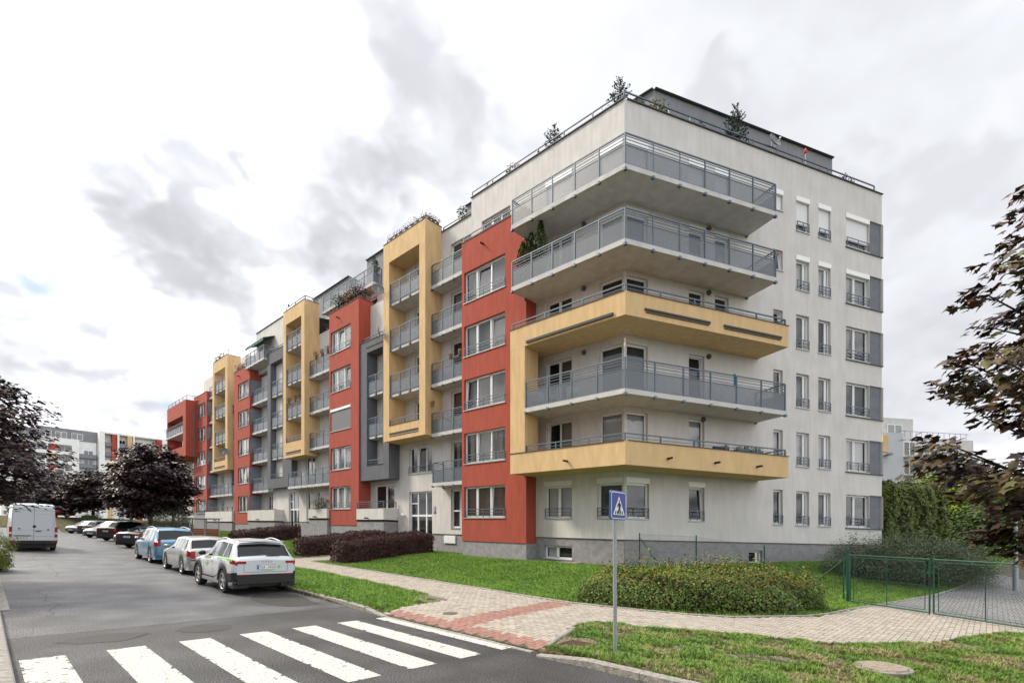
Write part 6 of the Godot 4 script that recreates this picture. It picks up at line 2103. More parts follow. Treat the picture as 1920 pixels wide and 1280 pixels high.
		put(b, "door_handle", o.get("handles", bodym), body, true)
		b = MB.new()
		for sd in [-1.0, 1.0]: b.ball(Vector3(sd * (w + 0.08), o.belt + 0.06, l * 0.5 - win[win.size() - 1][1] + 0.28), Vector3(0.11, 0.075, 0.06), 6)
		put(b, "mirror", o.get("mirrors", M.black), t, true)
		if o.get("roof_rails", false):
			b = MB.new()
			for sd in [-1.0, 1.0]:
				var pts := []
				for k in 9:
					var tt := lerpf(win[0][0] + 0.15, win[2][1] - 0.55, k / 8.0)
					var p := s.s(tt, 5.25, sd)
					pts.append(p + Vector3.UP * (0.065 * sin(PI * clampf(k / 8.0, 0.06, 0.94)) + 0.012))
				for k in 8: b.tube(pts[k], pts[k + 1], 0.018, 0.018, 6)
			put(b, "roof_rail", M.rimmetal, t, true)
	# lamps
	var lamp_kind: String = o.get("lamps", "block")
	if lamp_kind != "none":
		b = MB.new()
		var ly: float = o.get("lamp_y", 0.9)
		var lh: float = o.get("lamp_h", 0.16)
		for sd in [-1.0, 1.0]:
			var k0: float = o.get("lamp_k0", 2.2)
			var k1: float = o.get("lamp_k1", 3.0)
			s.patch(b, 0.0, o.get("lamp_wrap", 0.22), k0, k1, 0.008, [sd], 0.0, 5, 3)
			var xi: float = rr[2].x * o.get("lamp_in", 0.72)
			var xo: float = rr[2].x * 0.995
			b.bx(Vector3(minf(sd * xi, sd * xo), ly - lh * 0.5, rz - 0.02), Vector3(maxf(sd * xi, sd * xo), ly + lh * 0.5, rz + 0.01))
		put(b, "tail_lamp", M.redlens, t, true)
		b = MB.new()
		for sd in [-1.0, 1.0]: s.patch(b, l - 0.35, l - 0.06, 2.25, 3.1, 0.008, [sd], 0.0, 4, 3)
		put(b, "headlamp", M.lens, t, true)
	if o.has("plate_y"): plate(t, o.plate_y, rz + 0.012, o.get("plate_x", 0.0), o.get("plate", ""))
	if o.get("front_plate", false): plate(t, 0.42, -l * 0.5 - 0.02, 0.0, "", true)
	t.set_meta("shell_l", l)
	return t

func build_vehicles() -> void:
	M.carglass = flat(lin(0.012, 0.014, 0.016), 0.03)
	M.carglass.metallic_specular = 0.3
	M.redlens = flat(lin(0.30, 0.010, 0.012), 0.12)
	M.lens = flat(lin(0.55, 0.57, 0.6), 0.1)
	M.rimmetal = flat(lin(0.55, 0.56, 0.58), 0.28, 0.8)
	M.lime = flat(lin(0.22, 0.55, 0.10), 0.35)
	var white := paint(lin(0.52, 0.56, 0.61), 0.0)
	var silver := paint(lin(0.38, 0.385, 0.395), 0.4)
	var blue := paint(lin(0.11, 0.25, 0.39), 0.35)
	var grey := paint(lin(0.085, 0.095, 0.11), 0.4)
	var darkgrey := paint(lin(0.045, 0.047, 0.053), 0.4)
	var black := paint(lin(0.012, 0.013, 0.016), 0.2)
	var red := paint(lin(0.30, 0.012, 0.02), 0.2)
	var park := "cars parked along the building side of the street"
	# the white car with lime bands
	var c := car("parked_suv", "white crossover car with lime green side bands, nearest parked car", park, Vector2(-12.78, 5.72), 0.0,
		{"kind": "wagon", "l": 4.1, "w": 1.84, "h": 1.58, "belt": 1.03, "base": 2.42, "rear": 0.86, "rad": 0.35, "mat": white, "clad": true, "bumper": 0.60, "rake": 0.36, "roof_rails": true,
		"lamp_y": 0.945, "lamp_h": 0.075, "lamp_in": 0.70, "lamp_k0": 2.55, "lamp_k1": 2.95, "lamp_wrap": 0.3, "plate_y": 0.80, "plate": "7SA 7458", "mirrors": M.black})
	var z := 4.1 * 0.5
	text_at(c, "S  K  O  D  A", 0.06, Transform3D(Basis.IDENTITY, Vector3(0, 0.965, z + 0.006)), M.galv, "tailgate_lettering", "Droid Sans", 0.006)
	var b := MB.new()
	for q in [[-0.60, 0.60, 0.655, 0.663], [-0.62, -0.612, 0.66, 0.93], [0.612, 0.62, 0.66, 0.93], [-0.27, 0.27, 0.862, 0.872]]: b.bx(Vector3(q[0], q[2], z - 0.01), Vector3(q[1], q[3], z + 0.003))
	put(b, "tailgate_seam", M.black, c, true)
	b = MB.new()
	for sd in [-1.0, 1.0]: b.bx(Vector3(minf(sd * 0.45, sd * 0.74), 0.575, z), Vector3(maxf(sd * 0.45, sd * 0.74), 0.60, z + 0.018))
	put(b, "reflector", M.redlens, c, true)
	b = MB.new()   # round green mark and the green line of print under the plate
	b.lathe([Vector2(0.0001, 0.004), Vector2(0.045, 0.004), Vector2(0.045, 0.0)], Transform3D(Basis(Vector3.RIGHT, PI / 2), Vector3(0.37, 0.80, z)), 14)
	for k in 9: b.bx(Vector3(-0.16 + k * 0.042, 0.688, z), Vector3(-0.13 + k * 0.042, 0.712, z + 0.003))
	put(b, "green_print", M.lime, c, true)
	var s := Shell.new()
	s.l = 4.1
	s.arch = 0.395; s.axle_y = 0.35; s.axles = [0.86, 3.28]
	s.keys = [[0, 0.36, 0.94, 1.0, 0.773, 0.80, 0.70], [0.05, 0.30, 1.01, 1.07, 0.856, 0.879, 0.782], [0.16, 0.24, 1.03, 1.13, 0.888, 0.911, 0.79], [0.49, 0.2, 1.03, 1.505, 0.9, 0.92, 0.704], [2.15, 0.2, 1.0, 1.55, 0.9, 0.92, 0.69], [3.0, 0.2, 0.97, 1.06, 0.9, 0.906, 0.754], [4.1, 0.2, 0.6, 0.65, 0.7, 0.7, 0.6]]
	for sd in [-1.0, 1.0]:
		for q in [[0.03, 1.35, 2.78, 3.1, 0.0, 10], [2.05, 2.75, 2.82, 3.06, -0.3, 6], [2.2, 2.55, 2.2, 2.34, 0.0, 3], [2.25, 2.5, 2.02, 2.14, 0.0, 3]]:
			b = MB.new()
			s.patch(b, q[0], q[1], q[2], q[3], 0.009, [sd], q[4], q[5], 2)
			put(b, "lime_band", M.lime, c, true)
	b = MB.new()
	b.bx(Vector3(0.02, 1.115, z - 0.10), Vector3(0.42, 1.135, z - 0.085))
	put(b, "wiper", M.black, c, true)
	b = MB.new()
	b.bx(Vector3(-0.62, 1.53, z - 0.52), Vector3(0.62, 1.56, z - 0.34))
	put(b, "roof_spoiler", white, c, true)
	# silver estate
	c = car("parked_estate", "silver estate car between the white crossover and the blue car", park, Vector2(-12.5, 11.5), 0.0,
		{"kind": "wagon", "l": 4.22, "w": 1.65, "h": 1.45, "belt": 0.94, "base": 2.46, "rear": 0.86, "rad": 0.30, "mat": silver, "bumper": 0.36, "trim": silver, "rake": 0.34, "spokes": false,
		"lamp_y": 0.78, "lamp_h": 0.28, "lamp_in": 0.80, "lamp_k0": 2.1, "lamp_k1": 3.0, "lamp_wrap": 0.2, "plate_y": 0.80, "mirrors": silver})
	z = 2.11
	b = MB.new()
	b.bx(Vector3(-0.72, 0.56, z), Vector3(0.72, 0.60, z + 0.012))
	put(b, "bumper_strip", M.black, c, true)
	# blue people carrier
	c = car("parked_minivan", "light blue people carrier with tall glass, third in the row", park, Vector2(-12.3, 17.3), 0.0,
		{"kind": "wagon", "l": 4.76, "w": 1.80, "h": 1.65, "belt": 1.02, "base": 2.83, "rear": 0.95, "rad": 0.33, "mat": blue, "bumper": 0.34, "trim": blue, "rake": 0.42, "roof_rails": true,
		"lamp_y": 0.98, "lamp_h": 0.34, "lamp_in": 0.84, "lamp_k0": 2.3, "lamp_k1": 3.3, "lamp_wrap": 0.2, "plate_y": 0.72, "mirrors": silver})
	# nose-in cars of the parking bay
	var sedan := {"kind": "sedan", "l": 4.68, "w": 1.82, "h": 1.46, "belt": 0.97, "base": 2.68, "rear": 1.0, "rad": 0.33, "deck": 0.42, "rake": 0.78, "thirds": false, "lamp_y": 0.84, "lamp_h": 0.15, "lamp_in": 0.62, "plate_y": 0.74}
	var suv := {"kind": "wagon", "l": 4.5, "w": 1.86, "h": 1.65, "belt": 1.06, "base": 2.68, "rear": 0.9, "rad": 0.36, "clad": true, "bumper": 0.55, "rake": 0.5, "lamp_y": 0.98, "lamp_h": 0.1, "lamp_in": 0.4, "plate_y": 0.80}
	var hatch := {"kind": "wagon", "l": 4.3, "w": 1.80, "h": 1.47, "belt": 0.96, "base": 2.62, "rear": 0.85, "rad": 0.32, "bumper": 0.4, "rake": 0.45, "lamp_y": 0.88, "lamp_h": 0.16, "lamp_in": 0.66, "plate_y": 0.72, "front_plate": true}
	var bay := "cars parked at an angle in the bay"
	for q in [["parked_sedan", "dark grey saloon parked nose in, right behind the blue car", -10.2, 29.3, 0.95, sedan, darkgrey],
		["parked_hatchback", "mid grey car facing the road beside the dark saloon", -9.9, 33.6, 0.95 + PI, hatch, grey],
		["parked_suv", "black crossover with big flank in the middle of the bay", -9.9, 39.6, 0.95, suv, black],
		["parked_hatchback", "second grey hatchback facing the road, beyond the black crossover", -10.3, 45.6, 0.85 + PI, hatch, grey],
		["parked_estate", "dark grey hatchback parked nose in beyond the second grey hatchback", -10.0, 51.0, 0.9, hatch, darkgrey],
		["parked_hatchback", "mid grey car at the far end of the bay", -10.4, 57.0, 0.9 + PI, hatch, grey],
		["parked_hatchback", "red car up on the bank behind the street lamp", -11.8, 74.5, 1.6, hatch, red]]:
		var d: Dictionary = q[5].duplicate()
		d.mat = q[6]
		if q[6] != white: d.trim = M.black
		car(q[0], q[1], bay if q[6] != red else "", Vector2(q[2], q[3]), q[4], d)
	# the delivery van
	var nv := Vector2(-16.35, 28.0)
	c = car("delivery_van", "white high roofed delivery van seen from behind under the left maple", "", nv, 0.0,
		{"kind": "van", "l": 5.9, "w": 1.98, "h": 2.62, "base": 3.6, "rear": 1.2, "rad": 0.34, "mat": white, "lamps": "none", "spokes": false, "bumper": 0.5, "clad": false})
	z = 2.95
	b = MB.new()
	for sd in [-1.0, 1.0]: b.bx(Vector3(minf(sd * 0.86, sd * 0.975), 0.78, z - 0.06), Vector3(maxf(sd * 0.86, sd * 0.975), 1.34, z + 0.012))
	put(b, "tail_lamp", M.redlens, c, true)
	b = MB.new()
	for sd in [-1.0, 1.0]: b.bx(Vector3(minf(sd * 0.862, sd * 0.977), 0.95, z - 0.06), Vector3(maxf(sd * 0.862, sd * 0.977), 1.06, z + 0.014))
	put(b, "reversing_lamp", M.lens, c, true)
	b = MB.new()
	for q in [[-0.008, 0.008, 0.6, 2.44], [-0.84, 0.84, 2.24, 2.25], [-0.86, -0.85, 0.6, 2.25], [0.85, 0.86, 0.6, 2.25], [-0.82, 0.82, 0.83, 0.84], [-0.82, 0.82, 1.16, 1.166], [0.08, 0.78, 2.05, 2.056], [0.772, 0.778, 1.3, 2.05]]: b.bx(Vector3(q[0], q[2], z - 0.01), Vector3(q[1], q[3], z + 0.003))
	put(b, "door_seam", M.blindgrey, c, true)
	b = MB.new()
	b.bx(Vector3(0.06, 1.10, z), Vector3(0.30, 1.14, z + 0.03))
	b.bx(Vector3(-0.78, 0.84, z), Vector3(-0.12, 0.88, z + 0.03))
	b.bx(Vector3(-0.97, 0.42, z - 0.1), Vector3(0.97, 0.60, z + 0.06))
	for q in [Vector3(-0.58, 1.24, z), Vector3(0.58, 1.20, z)]: b.ball(q, Vector3(0.045, 0.035, 0.02), 6)
	b.ball(Vector3(0.02, 1.37, z), Vector3(0.075, 0.075, 0.02), 6)
	put(b, "door_fittings", M.black, c, true)
	b = MB.new()
	for sd in [-1.0, 1.0]: b.bx(Vector3(minf(sd * 0.70, sd * 0.88), 0.50, z + 0.05), Vector3(maxf(sd * 0.70, sd * 0.88), 0.56, z + 0.068))
	put(b, "reflector", M.redlens, c, true)
	plate(c, 0.74, z + 0.003, -0.42)
# ---------------------------------------------------------------- street furniture and small things
func disc(b: MB, at: Vector3, rad: float, hgt: float, k := 24) -> void:
	b.lathe([Vector2(rad, 0), Vector2(rad, hgt - 0.01), Vector2(rad - 0.01, hgt), Vector2(0.0001, hgt)], Transform3D(Basis.IDENTITY, at), k)

func build_street_things() -> void:
	var b: MB
	# crossing sign
	var p := Vector2(-11.34, -6.64)
	var y0 := ground(p.x, p.y)
	var t := thing("crossing_sign", "blue square pedestrian crossing sign on a grey steel pole", "sign", site(p.x, y0, p.y))
	b = MB.new()
	b.tube(site(p.x, y0 - 0.1, p.y), site(p.x, 2.62, p.y) + Vector3(-0.02, 0, 0), 0.032, 0.03, 14)
	put(b, "pole", M.galv, t)
	var f := Fr.new(self, p, Vector2(1, 0), Vector2(0, -1))
	var yb := 2.2
	var w := 0.46
	var face := flat(lin(0.004, 0.03, 0.26), 0.4)
	var wht := flat(lin(0.72, 0.74, 0.76), 0.4)
	for q in [["sign_plate", w * 0.5, 0.035, 0.06, 0.045, flat(lin(0.03, 0.09, 0.26), 0.4)], ["white_border", w * 0.46, 0.0605, 0.064, 0.04, wht], ["blue_field", w * 0.43, 0.0645, 0.067, 0.03, face]]:
		b = MB.new()
		var ring := []
		var hw: float = q[1]
		var rad: float = q[4]
		for k in 4:
			for e in 5:
				var a := PI / 2 * (k + e / 4.0)
				var cx := (hw - rad) * (1.0 if k in [0, 3] else -1.0)
				var cy := (hw - rad) * (1.0 if k in [0, 1] else -1.0)
				ring.append(Vector2(cx + cos(a) * rad, cy + sin(a) * rad))
		for k in ring.size():
			var u: Vector2 = ring[k]
			var v: Vector2 = ring[(k + 1) % ring.size()]
			var c := yb + w * 0.5
			b.quad_to(f.p(u.x, c + u.y, q[2]), f.p(v.x, c + v.y, q[2]), f.p(v.x, c + v.y, q[3]), f.p(u.x, c + u.y, q[3]), f.p(u.x, c + u.y, 0) - f.p(0, c, 0))
			for d in [q[2], q[3]]: b.quad_to(f.p(0, c, d), f.p(u.x, c + u.y, d), f.p(v.x, c + v.y, d), f.p(0, c, d), f.out() * (1 if d == q[3] else -1))
		put(b, q[0], q[5], t)
	b = MB.new()
	var poly2 := func(bb: MB, pts: Array, d: float):
		var pv := PackedVector2Array(pts)
		var ix := Geometry2D.triangulate_polygon(pv)
		for i in range(0, ix.size(), 3):
			var q := []
			for k in 3: q.append(f.p(pv[ix[i + k]].x * w, yb + pv[ix[i + k]].y * w, d))
			if (q[2] - q[0]).cross(q[1] - q[0]).dot(f.out()) > 0: bb.tri(q[0], q[1], q[2])
			else: bb.tri(q[0], q[2], q[1])
	poly2.call(b, [Vector2(-0.37, 0.17), Vector2(0.37, 0.17), Vector2(0.0, 0.82)], 0.069)
	put(b, "white_triangle", wht, t)
	b = MB.new()
	for k in 5:
		var x: float = [-0.24, -0.11, 0.0, 0.11, 0.24][k]
		poly2.call(b, [Vector2(x - 0.035, 0.19), Vector2(x + 0.03, 0.19), Vector2(x * 0.82 + 0.025, 0.31), Vector2(x * 0.82 - 0.025, 0.31)], 0.071)
	poly2.call(b, [Vector2(-0.03, 0.60), Vector2(0.045, 0.60), Vector2(0.11, 0.53), Vector2(0.13, 0.42), Vector2(0.10, 0.41), Vector2(0.075, 0.50), Vector2(0.06, 0.44), Vector2(0.07, 0.38), Vector2(0.14, 0.24), Vector2(0.10, 0.22), Vector2(0.02, 0.35), Vector2(-0.03, 0.23), Vector2(-0.075, 0.24), Vector2(-0.03, 0.40), Vector2(-0.035, 0.50), Vector2(-0.10, 0.43), Vector2(-0.125, 0.46), Vector2(-0.06, 0.56)], 0.072)
	var hd := []
	for k in 10: hd.append(Vector2(0.008 + cos(TAU * k / 10) * 0.034, 0.655 + sin(TAU * k / 10) * 0.04))
	poly2.call(b, hd, 0.072)
	put(b, "walking_figure", M.black, t)
	# covers in the ground
	p = Vector2(-9.34, -9.85)
	t = thing("manhole_cover", "round concrete manhole cover in the patchy grass at lower right", "manhole cover", site(p.x, ground(p.x, p.y), p.y))
	b = MB.new()
	disc(b, site(p.x, ground(p.x, p.y) - 0.1, p.y), 0.36, 0.16, 32)
	put(b, "ring", M.concrete, t)
	b = MB.new()
	disc(b, site(p.x, ground(p.x, p.y) + 0.03, p.y), 0.30, 0.045, 32)
	put(b, "lid", textured(lin(0.40, 0.33, 0.27), M.concrete.albedo_texture, 1.4, 0.95, M.concrete.normal_texture, 0.9), t)
	p = Vector2(-11.1, -2.25)
	t = thing("inspection_cover", "small round iron cover set in the beige pavers", "manhole cover", site(p.x, pave(p.x, p.y), p.y))
	b = MB.new()
	disc(b, site(p.x, pave(p.x, p.y) - 0.01, p.y), 0.17, 0.02, 24)
	put(b, "lid", flat(lin(0.13, 0.10, 0.08), 0.7, 0.3), t)
	p = Vector2(-11.47, -5.95)
	t = thing("drain_grate", "rusty iron drain grate in bare soil beside the kerb", "drain", site(p.x, ground(p.x, p.y), p.y))
	var rust := flat(lin(0.11, 0.065, 0.045), 0.85, 0.2)
	b = MB.new()
	for q in [[-0.24, -0.2, -0.24, 0.24], [0.2, 0.24, -0.24, 0.24], [-0.2, 0.2, -0.24, -0.2], [-0.2, 0.2, 0.2, 0.24]]: b.bx(Vector3(q[0], 0.01, q[2]), Vector3(q[1], 0.035, q[3]))
	put(b, "frame", rust, t, true)
	for k in 8:
		b = MB.new()
		b.bx(Vector3(-0.2 + k * 0.053, 0.012, -0.2), Vector3(-0.18 + k * 0.053, 0.03, 0.2))
		put(b, "bar", rust, t, true)
	b = MB.new()
	b.bx(Vector3(-0.2, -0.02, -0.2), Vector3(0.2, 0.008, 0.2))
	put(b, "shaft", M.black, t, true)
	# mesh fence along the garden
	var line := [Vector2(0.25, -0.55), Vector2(0.3, -2.9), Vector2(0.3, -5.3), Vector2(0.32, -7.62)]
	t = thing("mesh_fence", "green wire mesh fence in front of the short facade's plinth", "fence", site(0.3, ground(0.3, -4), -4))
	for k in 4:
		b = MB.new()
		var q: Vector2 = line[k]
		var g := ground(q.x, q.y)
		b.tube(site(q.x, g - 0.1, q.y), site(q.x, g + 1.42, q.y), 0.024, 0.024, 8)
		put(b, "post", M.green, t)
	b = MB.new()
	b.tube(site(0.25, ground(0.25, -0.6) + 1.2, -0.6), site(0.28, ground(0.3, -1.5), -1.5), 0.018, 0.018, 6)
	put(b, "brace", M.green, t)
	b = MB.new()
	b.tube(site(0.32, ground(0.3, -7.6) + 1.25, -7.6), site(0.3, ground(0.3, -6.4), -6.4), 0.018, 0.018, 6)
	put(b, "brace", M.green, t)
	b = MB.new()
	mesh_wire(b, line, 0.05, 1.36)
	put(b, "wire_mesh", M.wire, t)
	# double gate
	var ga := Vector2(-0.42, -7.92)
	var gb := Vector2(-1.66, -9.86)
	var gc := gb + (gb - ga).normalized() * 2.35
	t = thing("gate_post", "thick green steel post holding the gate's left leaf", "post", site(0.2, 0.3, -7.9))
	b = MB.new()
	var gp := Vector2(-0.2, -7.82)
	b.tube(site(gp.x, ground(gp.x, gp.y) - 0.1, gp.y), site(gp.x, ground(gp.x, gp.y) + 1.5, gp.y), 0.045, 0.045, 10)
	put(b, "post", M.green, t)
	for k in 2:
		var a: Vector2 = (ga if k == 0 else gb + (gb - ga).normalized() * 0.07)
		var c: Vector2 = (gb - (gb - ga).normalized() * 0.03) if k == 0 else gc
		t = thing("gate_leaf", ["left leaf of the green mesh driveway gate, beside its post", "right leaf of the green mesh driveway gate, running out of frame"][k], "gate", site(a.x, 0.2, a.y))
		var lo := 0.19
		var hi := 1.55
		b = MB.new()
		for e in [[a, c, lo], [a, c, hi]]: b.tube(site(e[0].x, e[2], e[0].y), site(e[1].x, e[2], e[1].y), 0.021, 0.021, 8)
		for e in [a, c]: b.tube(site(e.x, lo, e.y), site(e.x, hi, e.y), 0.021, 0.021, 8)
		put(b, "frame", M.green, t)
		b = MB.new()
		var m := a.lerp(c, 0.5)
		var i0 := a.lerp(c, 0.05)
		var i1 := a.lerp(c, 0.95)
		b.tube(site(m.x, lo, m.y), site(m.x, hi, m.y), 0.012, 0.012, 6)
		for e in [i0, i1]: b.tube(site(e.x, lo + 0.05, e.y), site(e.x, hi - 0.05, e.y), 0.010, 0.010, 6)
		for yy in [lo + 0.06, hi - 0.07]: b.tube(site(i0.x, yy, i0.y), site(i1.x, yy, i1.y), 0.008, 0.008, 6)
		put(b, "inner_bars", M.green, t)
		b = MB.new()
		mesh_wire(b, [i0, i1], 0.0, 1.25, lo + 0.06)
		put(b, "wire_mesh", M.wire, t)
		if k == 0:
			b = MB.new()
			b.bx(site(c.x, 1.0, c.y) - Vector3(0.05, 0.12, 0.03), site(c.x, 1.0, c.y) + Vector3(0.03, 0.12, 0.03))
			b.tube(site(c.x, 1.04, c.y), site(c.x, 1.04, c.y) + Vector3(-0.12, 0, -0.06), 0.012, 0.012, 6)
			b.tube(site(c.x, 0.05, c.y), site(c.x, 0.4, c.y), 0.010, 0.010, 6)
			put(b, "lock", M.black, t)
	# street lamp at the end and lamp pole on the right
	p = from_camera(-57.5, 65.2)
	y0 = ground(p.x, p.y)
	t = thing("street_lamp", "slim grey street lamp at the far end of the street", "street lamp", site(p.x, y0, p.y))
	b = MB.new()
	b.tube(site(p.x, y0, p.y), site(p.x, y0 + 6.0, p.y), 0.08, 0.05, 8)
	put(b, "pole", M.galv, t)
	b = MB.new()
	b.tube(site(p.x, y0 + 6.0, p.y), site(p.x, y0 + 6.08, p.y) + Vector3(-0.9, 0.03, 0.3), 0.03, 0.03, 6)
	b.ball(site(p.x, y0 + 6.1, p.y) + Vector3(-0.7, 0.02, 0.25), Vector3(0.45, 0.09, 0.18), 6)
	put(b, "lamp_head", M.pvc, t)
	p = from_camera(-23.5, 56.0)
	p = from_camera(19.9, 20.0)
	y0 = ground(p.x, p.y)
	t = thing("lamp_pole", "grey lamp pole behind the maple at the right edge", "pole", site(p.x, y0, p.y))
	b = MB.new()
	b.tube(site(p.x, y0, p.y), site(p.x, y0 + 5.0, p.y), 0.07, 0.055, 10)
	put(b, "pole", M.galv, t)
	b = MB.new()
	b.tube(site(p.x, y0, p.y), site(p.x, y0 + 1.0, p.y), 0.095, 0.085, 10)
	put(b, "pole_base", M.galv, t)
	# shelter for bins: steel frame, grid sides, red slats
	build_shelter()
	# ventilation slab by the plinth
	p = Vector2(-0.75, 2.1)
	t = thing("vent_slab", "flat grey slab on the lawn by the basement window", "slab", site(p.x, ground(p.x, p.y), p.y))
	b = MB.new()
	var lf := Fr.new(self, Vector2(0, 0), Vector2(0, 1), Vector2(-1, 0))
	fbox(b, lf, 1.7, 2.6, ground(-0.7, 2) + 0.06, ground(-0.7, 2) + 0.12, 0.45, 1.0)
	fbox(b, lf, 1.8, 2.5, ground(-0.7, 2) - 0.1, ground(-0.7, 2) + 0.06, 0.55, 0.9)
	put(b, "slab", M.concrete, t)

func mesh_wire(b: MB, line: Array, lo: float, hi: float, base := -1.0) -> void:   # diamond mesh: slanting wires both ways
	var l := polylen(line)
	var step := 0.07
	var h := hi - lo
	var spot := func(s: float) -> Vector2:
		var k := 0
		while k < line.size() - 2 and s > line[k].distance_to(line[k + 1]):
			s -= line[k].distance_to(line[k + 1]); k += 1
		return (line[k] as Vector2).move_toward(line[k + 1], s)
	var up := func(s: float, y: float) -> Vector3:
		var q: Vector2 = spot.call(clampf(s, 0, l))
		return site(q.x, (ground(q.x, q.y) if base < 0 else base) + y, q.y)
	var n := int((l + h) / step)
	for i in n:
		var s := -h + i * step
		for d in [1.0, -1.0]:
			var a0 := maxf(s, 0.0)
			var a1 := minf(s + h, l)
			if a1 - a0 < 0.02: continue
			var y0 := lo + (a0 - s)
			var y1 := lo + (a1 - s)
			if d < 0:
				y0 = lo + h - (a0 - s)
				y1 = lo + h - (a1 - s)
			b.tube(up.call(a0, y0), up.call(a1, y1), 0.0017, 0.0017, 3)
	for y in [lo, lerpf(lo, hi, 0.5), hi]:
		for k in line.size() - 1: b.tube(site(line[k].x, (ground(line[k].x, line[k].y) if base < 0 else base) + y, line[k].y), site(line[k + 1].x, (ground(line[k + 1].x, line[k + 1].y) if base < 0 else base) + y, line[k + 1].y), 0.003, 0.003, 4)

func build_shelter() -> void:
	var o := Vector2(-7.1, 34.0)
	var g := ground(o.x, o.y)
	var t := thing("bin_shelter", "grey steel shelter with grid sides and red slatted panel beyond the blue car", "shelter", site(o.x, g, o.y))
	var f := Fr.new(self, o, Vector2(1, 0), Vector2(0, -1))
	var b := MB.new()
	for s in [0.0, 1.02, 2.04]:
		for d in [0.0, -3.3]: fbox(b, f, s, s + 0.07, g - 0.1, g + 1.9, d - 0.07, d)
	for d in [0.0, -3.3]: fbox(b, f, 0.07, 2.04, g + 1.83, g + 1.895, d - 0.06, d - 0.01)
	put(b, "frame", M.galv, t)
	b = MB.new()
	fbox(b, f, -0.2, 2.3, g + 1.9, g + 1.96, -3.6, 0.25)
	put(b, "roof", M.pvc, t)
	var slat := flat(lin(0.26, 0.055, 0.032), 0.7)
	for k in 7:
		for q in [[0.08, 1.01], [1.1, 2.03]]:
			b = MB.new()
			fbox(b, f, q[0], q[1], g + 0.1 + k * 0.145, g + 0.215 + k * 0.145, -0.05, -0.02)
			put(b, "slat", slat, t)
	b = MB.new()
	for k in 10: fbox(b, f, 0.08, 2.03, g + 1.15 + k * 0.065, g + 1.158 + k * 0.065, -0.04, -0.03)
	for k in 25: fbox(b, f, 0.1 + k * 0.078, 0.108 + k * 0.078, g + 1.13, g + 1.82, -0.045, -0.041)
	var sf := Fr.new(self, o, Vector2(0, 1), Vector2(-1, 0))
	for k in 20: fbox(b, sf, 0.05, 3.3, g + 0.12 + k * 0.088, g + 0.13 + k * 0.088, -0.05, -0.04)
	for k in 40: fbox(b, sf, 0.05 + k * 0.082, 0.058 + k * 0.082, g + 0.1, g + 1.82, -0.055, -0.051)
	put(b, "wire_grid", M.galv, t)

# ---------------------------------------------------------------- things on balconies and roofs
func potted(called: String, label: String, category: String, at: Vector3, pot: float, hgt: float, wid: float, shape: String, cols: Array, count: int, size: float, seed_: int, group := "") -> Node3D:
	var t := thing(called, label, category, at, group)
	var r := RandomNumberGenerator.new()
	r.seed = seed_
	var b := MB.new()
	if pot > 0:
		b.lathe([Vector2(0.0001, 0), Vector2(pot * 0.36, 0), Vector2(pot * 0.5, pot * 0.9), Vector2(pot * 0.53, pot), Vector2(0.0001, pot * 0.96)], Transform3D.IDENTITY, 12)
		put(b, "pot", M.potmat, t, true)
	b = MB.new()
	b.tube(Vector3(0, pot * 0.9, 0), Vector3(0, pot + hgt * 0.8, 0), 0.02, 0.008, 5)
	put(b, "stem", M.bark, t, true)
	b = MB.new()
	b.use_col = true
	if shape == "spruce":   # whorls of thin boughs set with needles
		var w := MB.new()
		var tiers := int(5 + hgt * 2.2)
		for k in tiers:
			var h := float(k) / tiers
			var n := 6 if k < tiers - 2 else 3
			for m in n:
				var a := TAU * m / n + k * 1.1 + r.randf_range(-0.3, 0.3)
				var d := Vector3(cos(a), 0.35 + h * 0.5, sin(a)).normalized()
				var ln := wid * 0.55 * (1.08 - h) * r.randf_range(0.6, 1.15) + 0.06
				var o := Vector3(0, pot + hgt * (0.06 + 0.88 * h), 0)
				w.tube(o, o + d * ln, 0.008, 0.004, 4)
				var each := int(maxf(6.0, count * ln / (tiers * 6.0 * wid * 0.3)))
				for q in each:
					b.col = pick(cols, r)
					var p := o + d * ln * r.randf_range(0.15, 1.05) + rdir(r) * 0.03
					leaf(b, p, Vector3.UP * 0.6 + rdir(r), d + rdir(r) * 0.8, size * r.randf_range(0.5, 1.0), false)
		put(w, "bough", M.bark, t, true)
		count = 0
	for i in count:
		var e := r.randf()
		var a := r.randf() * TAU
		var rad := 0.0
		if shape == "spruce":
			var tier := floorf(e * 7.0) / 7.0
			rad = wid * 0.5 * (1.05 - tier) * r.randf_range(0.15, 1.0) * (0.75 + 0.5 * sin(a * 3.0 + tier * 9.0) * 0.6)
			e = tier + 0.04 - rad * 0.06
		elif shape == "column": rad = wid * 0.5 * sqrt(r.randf()) * sin(PI * clampf(e * 0.86 + 0.12, 0, 1))
		else:
			var d := rdir(r) * pow(r.randf(), 0.35)
			rad = Vector2(d.x, d.z).length() * wid * 0.5
			e = 0.5 + d.y * 0.5
		b.col = pick(cols, r)
		var p := Vector3(cos(a) * rad, pot * 0.95 + e * hgt, sin(a) * rad)
		leaf(b, p, Vector3.UP * 0.6 + Vector3(cos(a), 0, sin(a)) * 0.5 + rdir(r) * 0.6, Vector3(cos(a), 0.2, sin(a)) + rdir(r) * 0.4, size * r.randf_range(0.6, 1.2), false)
	put(b, "foliage", M.leaf, t, true)
	return t

